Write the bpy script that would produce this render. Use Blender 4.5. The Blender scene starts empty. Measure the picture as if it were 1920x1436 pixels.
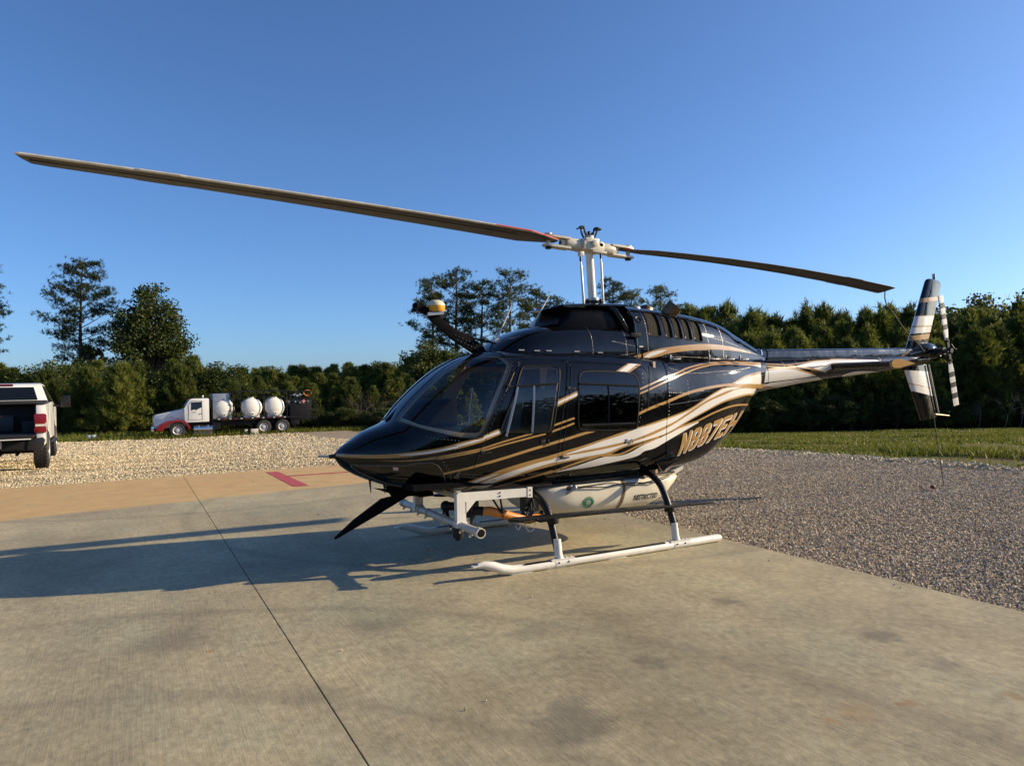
import bpy, bmesh, math, random
import numpy as np
from mathutils import Vector, Matrix, Euler
from mathutils.geometry import delaunay_2d_cdt

random.seed(7)
RNG = np.random.default_rng(7)
scene = bpy.context.scene
COL = scene.collection
R = math.radians

# ---------------------------------------------------------------- camera
CAM = np.array([-4.363, -6.318, 1.590])
YAW, PITCH, ROLL = R(28.19), R(0.354), R(-1.181)
fwd = np.array([math.sin(YAW)*math.cos(PITCH), math.cos(YAW)*math.cos(PITCH), math.sin(PITCH)])
rgt = np.array([math.cos(YAW), -math.sin(YAW), 0.0])
upv = np.cross(rgt, fwd)
r2 = math.cos(ROLL)*rgt + math.sin(ROLL)*upv
u2 = -math.sin(ROLL)*rgt + math.cos(ROLL)*upv
cd = bpy.data.cameras.new('camera')
cd.sensor_width = 36.0
cd.lens = 24.97
cd.clip_end = 3000
cam = bpy.data.objects.new('camera', cd)
COL.objects.link(cam)
M = Matrix(((r2[0], u2[0], -fwd[0], CAM[0]), (r2[1], u2[1], -fwd[1], CAM[1]), (r2[2], u2[2], -fwd[2], CAM[2]), (0, 0, 0, 1)))
cam.matrix_world = M
scene.camera = cam

# ---------------------------------------------------------------- sky, sun, exposure
SUN_TO = Vector((2.5, -0.85, 1.0)).normalized()
sun_el = math.asin(SUN_TO.z)
sun_rot = math.atan2(SUN_TO.x, SUN_TO.y)
world = bpy.data.worlds.new('World')
scene.world = world
world.use_nodes = True
wn = world.node_tree.nodes
wl = world.node_tree.links
wn.clear()
sky = wn.new('ShaderNodeTexSky')
sky.sky_type = 'NISHITA'
sky.sun_disc = False
sky.sun_elevation = sun_el
sky.sun_rotation = sun_rot
sky.altitude = 150
sky.air_density = 0.8
sky.dust_density = 1.1
sky.ozone_density = 6.8
bg = wn.new('ShaderNodeBackground')
bg.inputs['Strength'].default_value = 0.114
wo = wn.new('ShaderNodeOutputWorld')
wl.new(sky.outputs[0], bg.inputs[0])
wl.new(bg.outputs[0], wo.inputs[0])
sl = bpy.data.lights.new('sun', 'SUN')
sl.energy = 4.7
sl.angle = R(0.53)
sl.color = (1.0, 0.81, 0.54)
sun = bpy.data.objects.new('sun', sl)
COL.objects.link(sun)
sun.rotation_euler = (-SUN_TO).to_track_quat('-Z', 'Y').to_euler()
vs = scene.view_settings
vs.view_transform = 'Standard'
vs.look = 'None'
vs.gamma = 1.0
vs.use_curve_mapping = False
vs.exposure = 0.70
scene.render.engine = 'CYCLES'
scene.cycles.max_bounces = 8
scene.cycles.transparent_max_bounces = 16
scene.cycles.caustics_reflective = False
scene.cycles.caustics_refractive = False

# ---------------------------------------------------------------- helpers
def at(lat, d):
    """ground point lat metres to the right of the photographer's line of sight, d metres ahead"""
    return (CAM[0] + rgt[0]*lat + math.sin(YAW)*d, CAM[1] + rgt[1]*lat + math.cos(YAW)*d)
def ahead(x, y):
    return (np.asarray(x)-CAM[0])*math.sin(YAW) + (np.asarray(y)-CAM[1])*math.cos(YAW)
def ground_z(x, y):
    """the pad stands on a level top; beyond 16 m the land falls gently away"""
    d = ahead(x, y)
    t = np.clip((d-14.0)/32.0, 0, 1)
    return -1.25*t*t*(3-2*t)*0.55 - 1.25*t*0.45

def tag(o, label=None, cat=None, group=None, kind=None):
    if label: o['label'] = label
    if cat: o['category'] = cat
    if group: o['group'] = group
    if kind: o['kind'] = kind
    return o
def empty(name, loc=(0, 0, 0), rz=0.0, parent=None):
    o = bpy.data.objects.new(name, None)
    COL.objects.link(o)
    o.location = loc
    o.rotation_euler = (0, 0, rz)
    o.empty_display_size = 0.2
    if parent: o.parent = parent
    return o
def link(name, me, parent=None, loc=None):
    o = bpy.data.objects.new(name, me)
    COL.objects.link(o)
    if parent: o.parent = parent
    if loc is not None: o.location = loc
    return o
def mesh_np(name, V, F, mats, parent=None, smooth=False, fm=None, sharp=None, normals=None):
    """V (n,3), F (m,k) array or list of index lists"""
    me = bpy.data.meshes.new(name)
    V = np.asarray(V, dtype=np.float32)
    if isinstance(F, np.ndarray):
        k = F.shape[1]
        me.vertices.add(len(V)); me.vertices.foreach_set('co', V.ravel())
        me.loops.add(F.size); me.loops.foreach_set('vertex_index', F.ravel().astype(np.int32))
        me.polygons.add(len(F))
        me.polygons.foreach_set('loop_start', np.arange(0, F.size, k, dtype=np.int32))
        try: me.polygons.foreach_set('loop_total', np.full(len(F), k, dtype=np.int32))
        except Exception: pass
    else:
        me.from_pydata(V.tolist(), [], F)
    if not isinstance(mats, (list, tuple)): mats = [mats]
    for m in mats: me.materials.append(m)
    if fm is not None: me.polygons.foreach_set('material_index', np.asarray(fm, dtype=np.int32))
    me.polygons.foreach_set('use_smooth', np.full(len(me.polygons), bool(smooth)))
    me.update(calc_edges=True)
    me.validate()
    if smooth and sharp: me.set_sharp_from_angle(angle=R(sharp))
    if normals is not None:
        me.normals_split_custom_set_from_vertices([tuple(n) for n in normals])
    return link(name, me, parent)

class MB:
    """collects simple solids and links them as one mesh object"""
    def __init__(s): s.v = []; s.f = []; s.m = []
    def add(s, V, F, mi=0):
        b = len(s.v); s.v += [tuple(map(float, q)) for q in V]
        for q in F: s.f.append([b+i for i in q]); s.m.append(mi)
        return s
    def box(s, c, size, rot=None, mi=0, taper=1.0):
        x, y, z = [q/2 for q in size]
        P = [(-x, -y, -z), (x, -y, -z), (x, y, -z), (-x, y, -z), (-x*taper, -y*taper, z), (x*taper, -y*taper, z), (x*taper, y*taper, z), (-x*taper, y*taper, z)]
        if rot is not None:
            e = Euler(rot).to_matrix(); P = [e @ Vector(q) for q in P]
        P = [(q[0]+c[0], q[1]+c[1], q[2]+c[2]) for q in P]
        return s.add(P, [(3, 2, 1, 0), (4, 5, 6, 7), (0, 1, 5, 4), (1, 2, 6, 5), (2, 3, 7, 6), (3, 0, 4, 7)], mi)
    def tube(s, path, r, n=8, mi=0, cap=True, closed=False, sx=1.0):
        P = [Vector(q) for q in path]; k = len(P)
        rs = r if isinstance(r, (list, tuple)) else [r]*k
        rings = []; ref = None
        for i in range(k):
            if closed: t = P[(i+1) % k]-P[i-1]
            else: t = P[min(i+1, k-1)]-P[max(i-1, 0)]
            if t.length < 1e-9: t = Vector((0, 0, 1))
            t.normalize()
            if ref is None:
                ref = Vector((0, 0, 1)) if abs(t.z) < .9 else Vector((1, 0, 0))
            a = (ref - t*ref.dot(t)); a.normalize(); ref = a
            b = t.cross(a)
            rings.append([P[i] + a*rs[i]*math.cos(2*math.pi*j/n) + b*rs[i]*sx*math.sin(2*math.pi*j/n) for j in range(n)])
        V = [q for rg in rings for q in rg]; F = []
        for i in range(k if closed else k-1):
            i2 = (i+1) % k
            for j in range(n):
                F.append((i*n+j, i*n+(j+1) % n, i2*n+(j+1) % n, i2*n+j))
        if cap and not closed:
            F.append(tuple(range(n))[::-1]); F.append(tuple((k-1)*n+j for j in range(n)))
        return s.add(V, F, mi)
    def cyl(s, a, b, r, n=12, mi=0, r2=None):
        return s.tube([a, b], [r, r if r2 is None else r2], n, mi)
    def lathe(s, c, axis, prof, n=16, mi=0, cap=True):
        """prof: list of (distance along axis, radius)"""
        c = Vector(c); a = Vector(axis).normalized()
        u = (Vector((0, 0, 1)) if abs(a.z) < .9 else Vector((1, 0, 0))); u = (u-a*u.dot(a)).normalized(); w = a.cross(u); k = len(prof)
        V = [c+a*h+(u*math.cos(2*math.pi*j/n)+w*math.sin(2*math.pi*j/n))*max(q, 1e-4) for h, q in prof for j in range(n)]
        F = [(i*n+j, i*n+(j+1) % n, (i+1)*n+(j+1) % n, (i+1)*n+j) for i in range(k-1) for j in range(n)]
        if cap: F += [tuple(range(n))[::-1], tuple((k-1)*n+j for j in range(n))]
        return s.add(V, F, mi)
    def ball(s, c, r, n=10, mi=0, sc=(1, 1, 1)):
        V = []; F = []; m = max(5, n//2+1)
        for i in range(m+1):
            t = math.pi*i/m
            for j in range(n):
                p = 2*math.pi*j/n
                V.append((c[0]+r*sc[0]*math.sin(t)*math.cos(p), c[1]+r*sc[1]*math.sin(t)*math.sin(p), c[2]+r*sc[2]*math.cos(t)))
        for i in range(m):
            for j in range(n):
                F.append((i*n+j, (i+1)*n+j, (i+1)*n+(j+1) % n, i*n+(j+1) % n))
        return s.add(V, F, mi)
    def prism(s, poly, a, b, plane='xz', mi=0):
        """extrude a polygon; plane xz -> along y from a to b, xy -> along z, yz -> along x"""
        n = len(poly)
        def p3(q, h):
            return {'xz': (q[0], h, q[1]), 'xy': (q[0], q[1], h), 'yz': (h, q[0], q[1])}[plane]
        V = [p3(q, a) for q in poly]+[p3(q, b) for q in poly]
        F = [tuple(range(n))[::-1], tuple(range(n, 2*n))]+[(i, (i+1) % n, n+(i+1) % n, n+i) for i in range(n)]
        return s.add(V, F, mi)
    def build(s, name, mats, parent=None, smooth=True, sharp=38, bevel=0.0):
        o = mesh_np(name, s.v, s.f, mats, parent, False, s.m)
        bm = bmesh.new(); bm.from_mesh(o.data)
        bmesh.ops.recalc_face_normals(bm, faces=bm.faces)
        if bevel:
            ed = [e for e in bm.edges if e.is_manifold and e.calc_face_angle(0) > R(40)]
            bmesh.ops.bevel(bm, geom=ed, offset=bevel, segments=2, affect='EDGES', profile=.6, clamp_overlap=True)
        bm.to_mesh(o.data); bm.free()
        if smooth:
            o.data.polygons.foreach_set('use_smooth', np.full(len(o.data.polygons), True))
            o.data.set_sharp_from_angle(angle=R(sharp))
        return o

# ---------------------------------------------------------------- materials
def new_mat(name):
    m = bpy.data.materials.new(name); m.use_nodes = True
    nt = m.node_tree; nt.nodes.clear()
    out = nt.nodes.new('ShaderNodeOutputMaterial')
    return m, nt, out
def principled(nt, out, base=(.5, .5, .5), rough=.5, metal=0., spec=.5, coat=0., coat_rough=.03):
    b = nt.nodes.new('ShaderNodeBsdfPrincipled')
    b.inputs['Base Color'].default_value = (*base, 1)
    b.inputs['Roughness'].default_value = rough
    b.inputs['Metallic'].default_value = metal
    b.inputs['Specular IOR Level'].default_value = spec
    b.inputs['Coat Weight'].default_value = coat
    b.inputs['Coat Roughness'].default_value = coat_rough
    nt.links.new(b.outputs[0], out.inputs[0])
    return b
def tex(nt, kind, scale=1., detail=4., rough=.55, vec=None, **kw):
    n = nt.nodes.new(kind)
    n.inputs['Scale'].default_value = scale
    if 'Detail' in n.inputs: n.inputs['Detail'].default_value = detail
    if 'Roughness' in n.inputs: n.inputs['Roughness'].default_value = rough
    if vec is not None: nt.links.new(vec, n.inputs['Vector'])
    return n
def coords(nt, which='Object', scale=None, rot=None):
    t = nt.nodes.new('ShaderNodeTexCoord')
    if scale is None and rot is None: return t.outputs[which]
    m = nt.nodes.new('ShaderNodeMapping')
    if scale: m.inputs['Scale'].default_value = scale
    if rot: m.inputs['Rotation'].default_value = rot
    nt.links.new(t.outputs[which], m.inputs['Vector'])
    return m.outputs[0]
def ramp(nt, fac, stops):
    r = nt.nodes.new('ShaderNodeValToRGB')
    e = r.color_ramp.elements
    while len(e) > 1: e.remove(e[-1])
    for i, (p, c) in enumerate(stops):
        if i == 0: e[0].position = p; q = e[0]
        else: q = e.new(p)
        q.color = (*c, 1) if len(c) == 3 else c
    nt.links.new(fac, r.inputs[0])
    return r.outputs[0]
def mix(nt, fac, a, b, mode='MIX'):
    n = nt.nodes.new('ShaderNodeMix'); n.data_type = 'RGBA'; n.blend_type = mode
    if isinstance(fac, (int, float)): n.inputs[0].default_value = fac
    else: nt.links.new(fac, n.inputs[0])
    for k, q in ((6, a), (7, b)):
        if isinstance(q, tuple): n.inputs[k].default_value = (*q, 1) if len(q) == 3 else q
        else: nt.links.new(q, n.inputs[k])
    return n.outputs[2]
def mth(nt, op, a, b=None, c=None):
    n = nt.nodes.new('ShaderNodeMath'); n.operation = op
    for k, q in enumerate((a, b, c)):
        if q is None: continue
        if isinstance(q, (int, float)): n.inputs[k].default_value = q
        else: nt.links.new(q, n.inputs[k])
    return n.outputs[0]
def bump(nt, h, dist, strength=1., prev=None):
    b = nt.nodes.new('ShaderNodeBump')
    b.inputs['Distance'].default_value = dist
    b.inputs['Strength'].default_value = strength
    nt.links.new(h, b.inputs['Height'])
    if prev is not None: nt.links.new(prev, b.inputs['Normal'])
    return b.outputs[0]

def simple(name, base, rough=.5, metal=0., coat=0., vary=.12, scale=9., bmp=0., spec=.5):
    m, nt, out = new_mat(name)
    b = principled(nt, out, base, rough, metal, spec, coat)
    v = coords(nt)
    n = tex(nt, 'ShaderNodeTexNoise', scale, 5, .6, v)
    lo = tuple(c*(1-vary) for c in base); hi = tuple(min(1, c*(1+vary)) for c in base)
    nt.links.new(ramp(nt, n.outputs[0], [(.3, lo), (.7, hi)]), b.inputs['Base Color'])
    nt.links.new(mth(nt, 'MULTIPLY_ADD', n.outputs[0], .12, rough-.06), b.inputs['Roughness'])
    if bmp: nt.links.new(bump(nt, n.outputs[0], bmp), b.inputs['Normal'])
    return m

MAT = {}
def paint(name, base, rough=.10, coat=.6, wave=.004, dirt=.0):
    """glossy aircraft paint on thin sheet that is never quite flat"""
    m, nt, out = new_mat(name)
    b = principled(nt, out, base, rough, 0, .38, coat, .04)
    v = coords(nt)
    n1 = tex(nt, 'ShaderNodeTexNoise', 3.2, 2, .5, v)
    n2 = tex(nt, 'ShaderNodeTexNoise', 140., 3, .6, v)
    nn = bump(nt, n1.outputs[0], wave, 1.0)
    nn = bump(nt, n2.outputs[0], .00012, .6, nn)
    nt.links.new(nn, b.inputs['Normal']); nt.links.new(nn, b.inputs['Coat Normal'])
    n3 = tex(nt, 'ShaderNodeTexNoise', 7., 6, .7, v)
    nt.links.new(mth(nt, 'MULTIPLY_ADD', n3.outputs[0], .06, rough-.03), b.inputs['Roughness'])
    if dirt:
        dc = mix(nt, mth(nt, 'MULTIPLY', mth(nt, 'GREATER_THAN', n3.outputs[0], .56), dirt), base, (.13, .11, .08))
        nt.links.new(dc, b.inputs['Base Color'])
    return m
MAT['black'] = paint('gloss_black_paint', (.0035, .0036, .0042), .045, .05, .005)
MAT['white_paint'] = paint('gloss_white_paint', (.72, .70, .65), .16, .4, .004)
MAT['gold_paint'] = paint('gloss_gold_paint', (.39, .232, .080), .20, .4, .004)
MAT['satin_black'] = simple('satin_black', (.009, .009, .010), .42, vary=.3, spec=.3)
MAT['matt_black'] = simple('matt_black', (.006, .006, .007), .8, vary=.3, spec=.05)
MAT['rubber'] = simple('black_rubber', (.006, .006, .007), .62, vary=.3, spec=.12)
MAT['blade'] = simple('blade_olive_black', (.024, .021, .016), .5, vary=.15, scale=2.5)
MAT['blade_edge'] = simple('blade_worn_steel', (.62, .59, .52), .45, .4, vary=.2)
MAT['hub_enamel'] = simple('cream_hub_enamel', (.56, .52, .42), .38, vary=.12, scale=14)
MAT['white_metal'] = simple('white_enamel', (.70, .68, .61), .32, vary=.07, scale=14)
MAT['cream'] = simple('cream_gelcoat', (.76, .70, .55), .30, coat=.25, vary=.10, scale=4)
MAT['tan_trim'] = simple('tan_cabin_trim', (.50, .36, .22), .6, vary=.1)
MAT['seat'] = simple('grey_seat_fabric', (.10, .085, .07), .8, vary=.2, scale=30)
MAT['fin_black'] = simple('satin_fin_black', (.0045, .0045, .005), .33, vary=.3, spec=.2)
MAT['rim'] = simple('polished_rim', (.55, .55, .54), .45, .25, vary=.1)
MAT['steel'] = simple('bare_steel', (.45, .44, .42), .32, 1., vary=.15)
MAT['chrome'] = simple('bright_chrome', (.80, .80, .80), .12, 1., vary=.05)
MAT['brown_steel'] = simple('heat_stained_steel', (.145, .095, .05), .42, .75, vary=.3, scale=12)
MAT['red'] = simple('red_enamel', (.20, .006, .010), .3, coat=.3, vary=.1)
MAT['red_edge'] = simple('orange_red_band', (.62, .10, .05), .45, vary=.12)
MAT['orange'] = simple('orange_hose', (.55, .20, .035), .45, vary=.2)
MAT['yellow'] = simple('yellow_plastic', (.72, .36, .03), .4, vary=.06)
MAT['ivory'] = simple('ivory_plastic', (.70, .62, .42), .4, vary=.05)
MAT['green'] = simple('green_decal', (.008, .20, .075), .35, vary=.05)
MAT['navy'] = simple('navy_lettering', (.02, .018, .05), .4, vary=.05)
MAT['tyre'] = simple('tyre_rubber', (.022, .021, .020), .75, vary=.25, scale=25, bmp=.004)
MAT['grey_metal'] = simple('grey_galvanised', (.36, .37, .38), .35, .55, vary=.10, scale=5)
MAT['bedliner'] = simple('black_bedliner', (.016, .016, .017), .62, vary=.3, scale=30)
MAT['body_white'] = simple('white_truck_paint', (.74, .73, .69), .22, coat=.4, vary=.04, scale=3)
MAT['poly_tank'] = simple('white_poly_tank', (.80, .78, .71), .42, vary=.06, scale=4)
MAT['rope'] = simple('dark_rope', (.055, .045, .03), .8, vary=.3, scale=60)
MAT['brass'] = simple('rusty_weight', (.12, .055, .03), .6, .3, vary=.3)
MAT['dark_glass'] = paint('dark_vehicle_glass', (.006, .008, .010), .04, .3, .001)
MAT['plate'] = simple('pale_plate', (.62, .60, .52), .4, vary=.05)

def glass(name, tint, refl=1.0, smoke=(.02, .02, .02), smoke_amt=0.):
    m, nt, out = new_mat(name)
    tr = nt.nodes.new('ShaderNodeBsdfTransparent'); tr.inputs[0].default_value = (*tint, 1)
    gl = nt.nodes.new('ShaderNodeBsdfGlossy'); gl.inputs['Roughness'].default_value = .02
    lw = nt.nodes.new('ShaderNodeLayerWeight'); lw.inputs['Blend'].default_value = .5
    p = mth(nt, 'POWER', lw.outputs['Facing'], 4.0)
    f = mth(nt, 'MULTIPLY_ADD', p, .88*refl, .065*refl)
    ms = nt.nodes.new('ShaderNodeMixShader')
    nt.links.new(f, ms.inputs[0]); nt.links.new(tr.outputs[0], ms.inputs[1]); nt.links.new(gl.outputs[0], ms.inputs[2])
    nt.links.new(ms.outputs[0], out.inputs[0])
    n1 = tex(nt, 'ShaderNodeTexNoise', 2.0, 2, .5, coords(nt))
    nt.links.new(bump(nt, n1.outputs[0], .004, .8), gl.inputs['Normal'])
    return m
MAT['glass'] = glass('windscreen_glass', (.86, .87, .85))
MAT['glass_dark'] = glass('smoked_glass', (.035, .036, .036))
MAT['glass_chin'] = glass('chin_glass', (.10, .10, .095), .9)

def foliage(name, cols, trans=.46, rough=.55):
    m, nt, out = new_mat(name)
    v = coords(nt)
    n = tex(nt, 'ShaderNodeTexNoise', 1.1, 4, .65, v)
    oi = nt.nodes.new('ShaderNodeObjectInfo')
    f = mth(nt, 'ADD', n.outputs[0], mth(nt, 'MULTIPLY_ADD', oi.outputs['Random'], .36, -.18))
    c = ramp(nt, f, [(.25, cols[0]), (.5, cols[1]), (.78, cols[2])])
    b = principled(nt, out, cols[1], rough, 0, .25)
    nt.links.new(c, b.inputs['Base Color'])
    tl = nt.nodes.new('ShaderNodeBsdfTranslucent'); nt.links.new(c, tl.inputs[0])
    ms = nt.nodes.new('ShaderNodeMixShader'); ms.inputs[0].default_value = trans
    nt.links.new(b.outputs[0], ms.inputs[1]); nt.links.new(tl.outputs[0], ms.inputs[2])
    nt.links.new(ms.outputs[0], out.inputs[0])
    return m
MAT['pine_needle'] = foliage('pine_needles', ((.026, .038, .011), (.058, .076, .018), (.120, .132, .032)))
MAT['young_pine'] = foliage('young_pine_needles', ((.042, .060, .011), (.105, .128, .021), (.215, .225, .042)))
MAT['oak_leaf'] = foliage('oak_leaves', ((.024, .036, .009), (.054, .072, .015), (.110, .128, .028)), .35)
MAT['bush_leaf'] = foliage('bush_leaves', ((.042, .060, .012), (.090, .115, .021), (.165, .185, .038)), .35)
MAT['grass_blade'] = foliage('grass_blades', ((.050, .070, .010), (.125, .145, .016), (.23, .215, .045)), .35)
MAT['bark'] = simple('pine_bark', (.10, .075, .055), .85, vary=.4, scale=6, bmp=.02)
MAT['dead_twig'] = simple('grey_dead_twigs', (.13, .105, .08), .8, vary=.25)
# ================================================================ ground
def grid_sheet(name, xs, ys, zoff, mat, hole=None, relief=None):
    gx, gy = np.meshgrid(xs, ys, indexing='ij')
    V = np.stack([gx.ravel(), gy.ravel(), ground_z(gx, gy).ravel()+zoff], -1)
    if relief is not None: V[:, 2] += relief(V[:, 0], V[:, 1])
    n = len(ys); F = []
    for i in range(len(xs)-1):
        for j in range(n-1):
            cx, cy = (xs[i]+xs[i+1])/2, (ys[j]+ys[j+1])/2
            if hole and hole(cx, cy): continue
            F.append((i*n+j, (i+1)*n+j, (i+1)*n+j+1, i*n+j+1))
    return mesh_np(name, V, F, mat, None, True)

# soil and rough grass far out to the horizon
def soil_mat():
    m, nt, out = new_mat('rough_grass_ground')
    b = principled(nt, out, (.06, .07, .03), .9, 0, .15)
    v = coords(nt)
    n = tex(nt, 'ShaderNodeTexNoise', .35, 8, .65, v)
    n2 = tex(nt, 'ShaderNodeTexNoise', 5., 6, .7, v)
    c = ramp(nt, n.outputs[0], [(.36, (.10, .115, .020)), (.50, (.13, .13, .028)), (.555, (.22, .13, .055)), (.63, (.30, .14, .065))])
    c = mix(nt, .5, c, ramp(nt, n2.outputs[0], [(.3, (.04, .055, .012)), (.7, (.13, .14, .04))]))
    nt.links.new(c, b.inputs['Base Color'])
    nt.links.new(bump(nt, n2.outputs[0], .06), b.inputs['Normal'])
    return m
MAT['soil'] = soil_mat()
def gravel_mat(name, cols, size):
    m, nt, out = new_mat(name)
    b = principled(nt, out, cols[1], .85, 0, .2)
    v = coords(nt)
    vo = tex(nt, 'ShaderNodeTexVoronoi', 1/size, vec=v)
    vo.inputs['Randomness'].default_value = 1.0
    n = tex(nt, 'ShaderNodeTexNoise', .5, 6, .6, v)
    n3 = tex(nt, 'ShaderNodeTexNoise', 11, 4, .6, v)
    sep = nt.nodes.new('ShaderNodeSeparateColor'); nt.links.new(vo.outputs['Color'], sep.inputs[0])
    c = ramp(nt, sep.outputs[0], [(.0, cols[0]), (.45, cols[1]), (.9, cols[2])])
    c = mix(nt, mth(nt, 'MULTIPLY', n.outputs[0], .5), c, cols[3])
    c = mix(nt, mth(nt, 'MULTIPLY', mth(nt, 'GREATER_THAN', vo.outputs['Distance'], .62), .6), c, tuple(q*.45 for q in cols[0]))
    nt.links.new(c, b.inputs['Base Color'])
    h = mth(nt, 'SUBTRACT', 1.0, vo.outputs['Distance'])
    nn = bump(nt, h, size*.30, 1.0)
    nn = bump(nt, n3.outputs[0], .02, 1.0, nn)
    nt.links.new(nn, b.inputs['Normal'])
    return m
MAT['gravel_tan'] = gravel_mat('tan_gravel', ((.36, .285, .165), (.60, .49, .31), (.76, .65, .45), (.54, .42, .24)), .05)
MAT['gravel_grey'] = gravel_mat('grey_gravel', ((.28, .22, .15), (.48, .385, .27), (.66, .55, .40), (.43, .34, .22)), .04)

big = np.concatenate([np.linspace(-420, -140, 8), np.linspace(-120, 160, 57), np.linspace(190, 420, 8)])
ground = grid_sheet('ground', big, np.concatenate([np.linspace(-420, -140, 8), np.linspace(-120, 160, 57), np.linspace(190, 420, 8)]), -0.10, MAT['soil'],
                    lambda x, y: False)
tag(ground, kind='structure')

# concrete pad: slabs poured side by side, a saw joint between
PX0, PX1, PX2, PX3, PY0, PY1 = -14.5, -9.0, -3.5, 0.95, -13.0, 8.95
def concrete_mat():
    m, nt, out = new_mat('broomed_concrete')
    b = principled(nt, out, (.3, .28, .24), .75, 0, .3)
    v = coords(nt, 'Object')
    vb = coords(nt, 'Object', (34, 1.1, 1), (0, 0, R(2)))
    big_ = tex(nt, 'ShaderNodeTexNoise', .42, 6, .62, v)
    med = tex(nt, 'ShaderNodeTexNoise', 2.6, 10, .74, v)
    mott = tex(nt, 'ShaderNodeTexNoise', 14, 8, .72, coords(nt, 'Object', (1.5, 1, 1)))
    broom = tex(nt, 'ShaderNodeTexNoise', 2.0, 3, .6, vb)
    fine = tex(nt, 'ShaderNodeTexNoise', 120, 3, .6, v)
    c = ramp(nt, big_.outputs[0], [(.34, (.20, .180, .125)), (.5, (.295, .258, .172)), (.64, (.41, .365, .25))])
    c = mix(nt, .55, c, ramp(nt, med.outputs[0], [(.32, (.135, .120, .088)), (.50, (.295, .258, .178)), (.68, (.47, .42, .295))]))
    c = mix(nt, .14, c, ramp(nt, broom.outputs[0], [(.35, (.20, .18, .142)), (.65, (.36, .335, .275))]))
    c = mix(nt, .38, c, ramp(nt, mott.outputs[0], [(.34, (.13, .116, .086)), (.5, (.305, .268, .188)), (.66, (.49, .435, .315))]))
    # broad tonal patches from many seasons of water and dust
    vst = tex(nt, 'ShaderNodeTexNoise', .55, 5, .6, coords(nt, 'Object', (1, .55, 1), (0, 0, R(35))))
    c = mix(nt, .65, c, ramp(nt, vst.outputs[0], [(.36, (.72, .71, .68)), (.5, (1.08, 1.08, 1.06)), (.62, (1.36, 1.33, 1.23))]), 'MULTIPLY')
    # oil and water stains
    st = tex(nt, 'ShaderNodeTexNoise', .9, 4, .75, coords(nt, 'Object', (1, 1.7, 1)))
    c = mix(nt, mth(nt, 'MULTIPLY', ramp(nt, st.outputs[0], [(.60, (0, 0, 0)), (.72, (1, 1, 1))]), .35), c, (.115, .105, .085))
    wv = nt.nodes.new('ShaderNodeVectorMath'); wv.operation = 'MULTIPLY_ADD'
    wn_ = tex(nt, 'ShaderNodeTexNoise', 4.5, 6, .7, v)
    nt.links.new(wn_.outputs['Color'], wv.inputs[0]); wv.inputs[1].default_value = (.34, .34, 0); nt.links.new(v, wv.inputs[2])
    for sx_, sy_, sr_, amt, colr in ((-2.57, -3.50, .24, .62, (.10, .098, .085)), (-2.45, -3.30, .15, .5, (.11, .105, .09)), (-1.77, -3.07, .12, .55, (.10, .092, .075)), (-.30, -3.46, .17, .55, (.10, .098, .088)),
                                     (-.40, -3.95, .12, .45, (.11, .105, .09)), (-.58, -2.5, .13, .5, (.09, .085, .072)), (-2.09, -2.3, .20, .40, (.12, .11, .088)), (-1.46, -2.37, .26, .30, (.13, .115, .09)),
                                     (-1.03, -4.13, .045, .65, (.26, .15, .07)), (-1.32, -4.11, .12, .35, (.27, .18, .09)), (-.52, -4.37, .05, .6, (.26, .15, .07)), (-4.2, -1.2, .30, .45, (.13, .12, .10)), (-3.55, -2.5, .16, .35, (.12, .112, .092)),
                                     (-5.2, -2.6, .35, .35, (.13, .12, .095)), (-2.9, -1.6, .25, .35, (.13, .12, .095)), (-6.2, 3.4, .5, .35, (.14, .13, .11)), (.3, -5.2, .2, .5, (.10, .095, .08))):
        dn = nt.nodes.new('ShaderNodeVectorMath'); dn.operation = 'DISTANCE'
        nt.links.new(wv.outputs[0], dn.inputs[0]); dn.inputs[1].default_value = (sx_+.17, sy_+.17, 0)
        k = mth(nt, 'SUBTRACT', 1., mth(nt, 'DIVIDE', dn.outputs[1], sr_))
        kk_ = nt.nodes.new('ShaderNodeClamp'); nt.links.new(mth(nt, 'MULTIPLY', k, 1.8), kk_.inputs[0])
        c = mix(nt, mth(nt, 'MULTIPLY', kk_.outputs[0], amt), c, colr)
    # old tyre sweeps: parts of wide rings
    for rx_, ry_, rr_, rw_ in ((-5.6, -4.9, 3.1, .11), (-5.6, -4.9, 4.55, .11), (.8, 3.2, 4.6, .12), (-3.0, 9.2, 5.2, .13)):
        dn = nt.nodes.new('ShaderNodeVectorMath'); dn.operation = 'DISTANCE'
        nt.links.new(v, dn.inputs[0]); dn.inputs[1].default_value = (rx_, ry_, 0)
        k = mth(nt, 'SUBTRACT', 1., mth(nt, 'DIVIDE', mth(nt, 'ABSOLUTE', mth(nt, 'SUBTRACT', dn.outputs[1], rr_)), rw_))
        kk_ = nt.nodes.new('ShaderNodeClamp'); nt.links.new(k, kk_.inputs[0])
        c = mix(nt, mth(nt, 'MULTIPLY', mth(nt, 'MULTIPLY', kk_.outputs[0], med.outputs[0]), .55), c, (.105, .098, .082))
    # rust blooms
    rs = tex(nt, 'ShaderNodeTexNoise', 3.6, 2, .5, v)
    c = mix(nt, mth(nt, 'MULTIPLY', ramp(nt, rs.outputs[0], [(.735, (0, 0, 0)), (.77, (1, 1, 1))]), .5), c, (.30, .16, .06))
    # buff coating along the far side of the pad, brushed edge
    sx = nt.nodes.new('ShaderNodeSeparateXYZ'); nt.links.new(v, sx.inputs[0])
    wob = tex(nt, 'ShaderNodeTexNoise', 1.3, 5, .7, v)
    line = mth(nt, 'MULTIPLY_ADD', sx.outputs[0], .16, 5.86)
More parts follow.
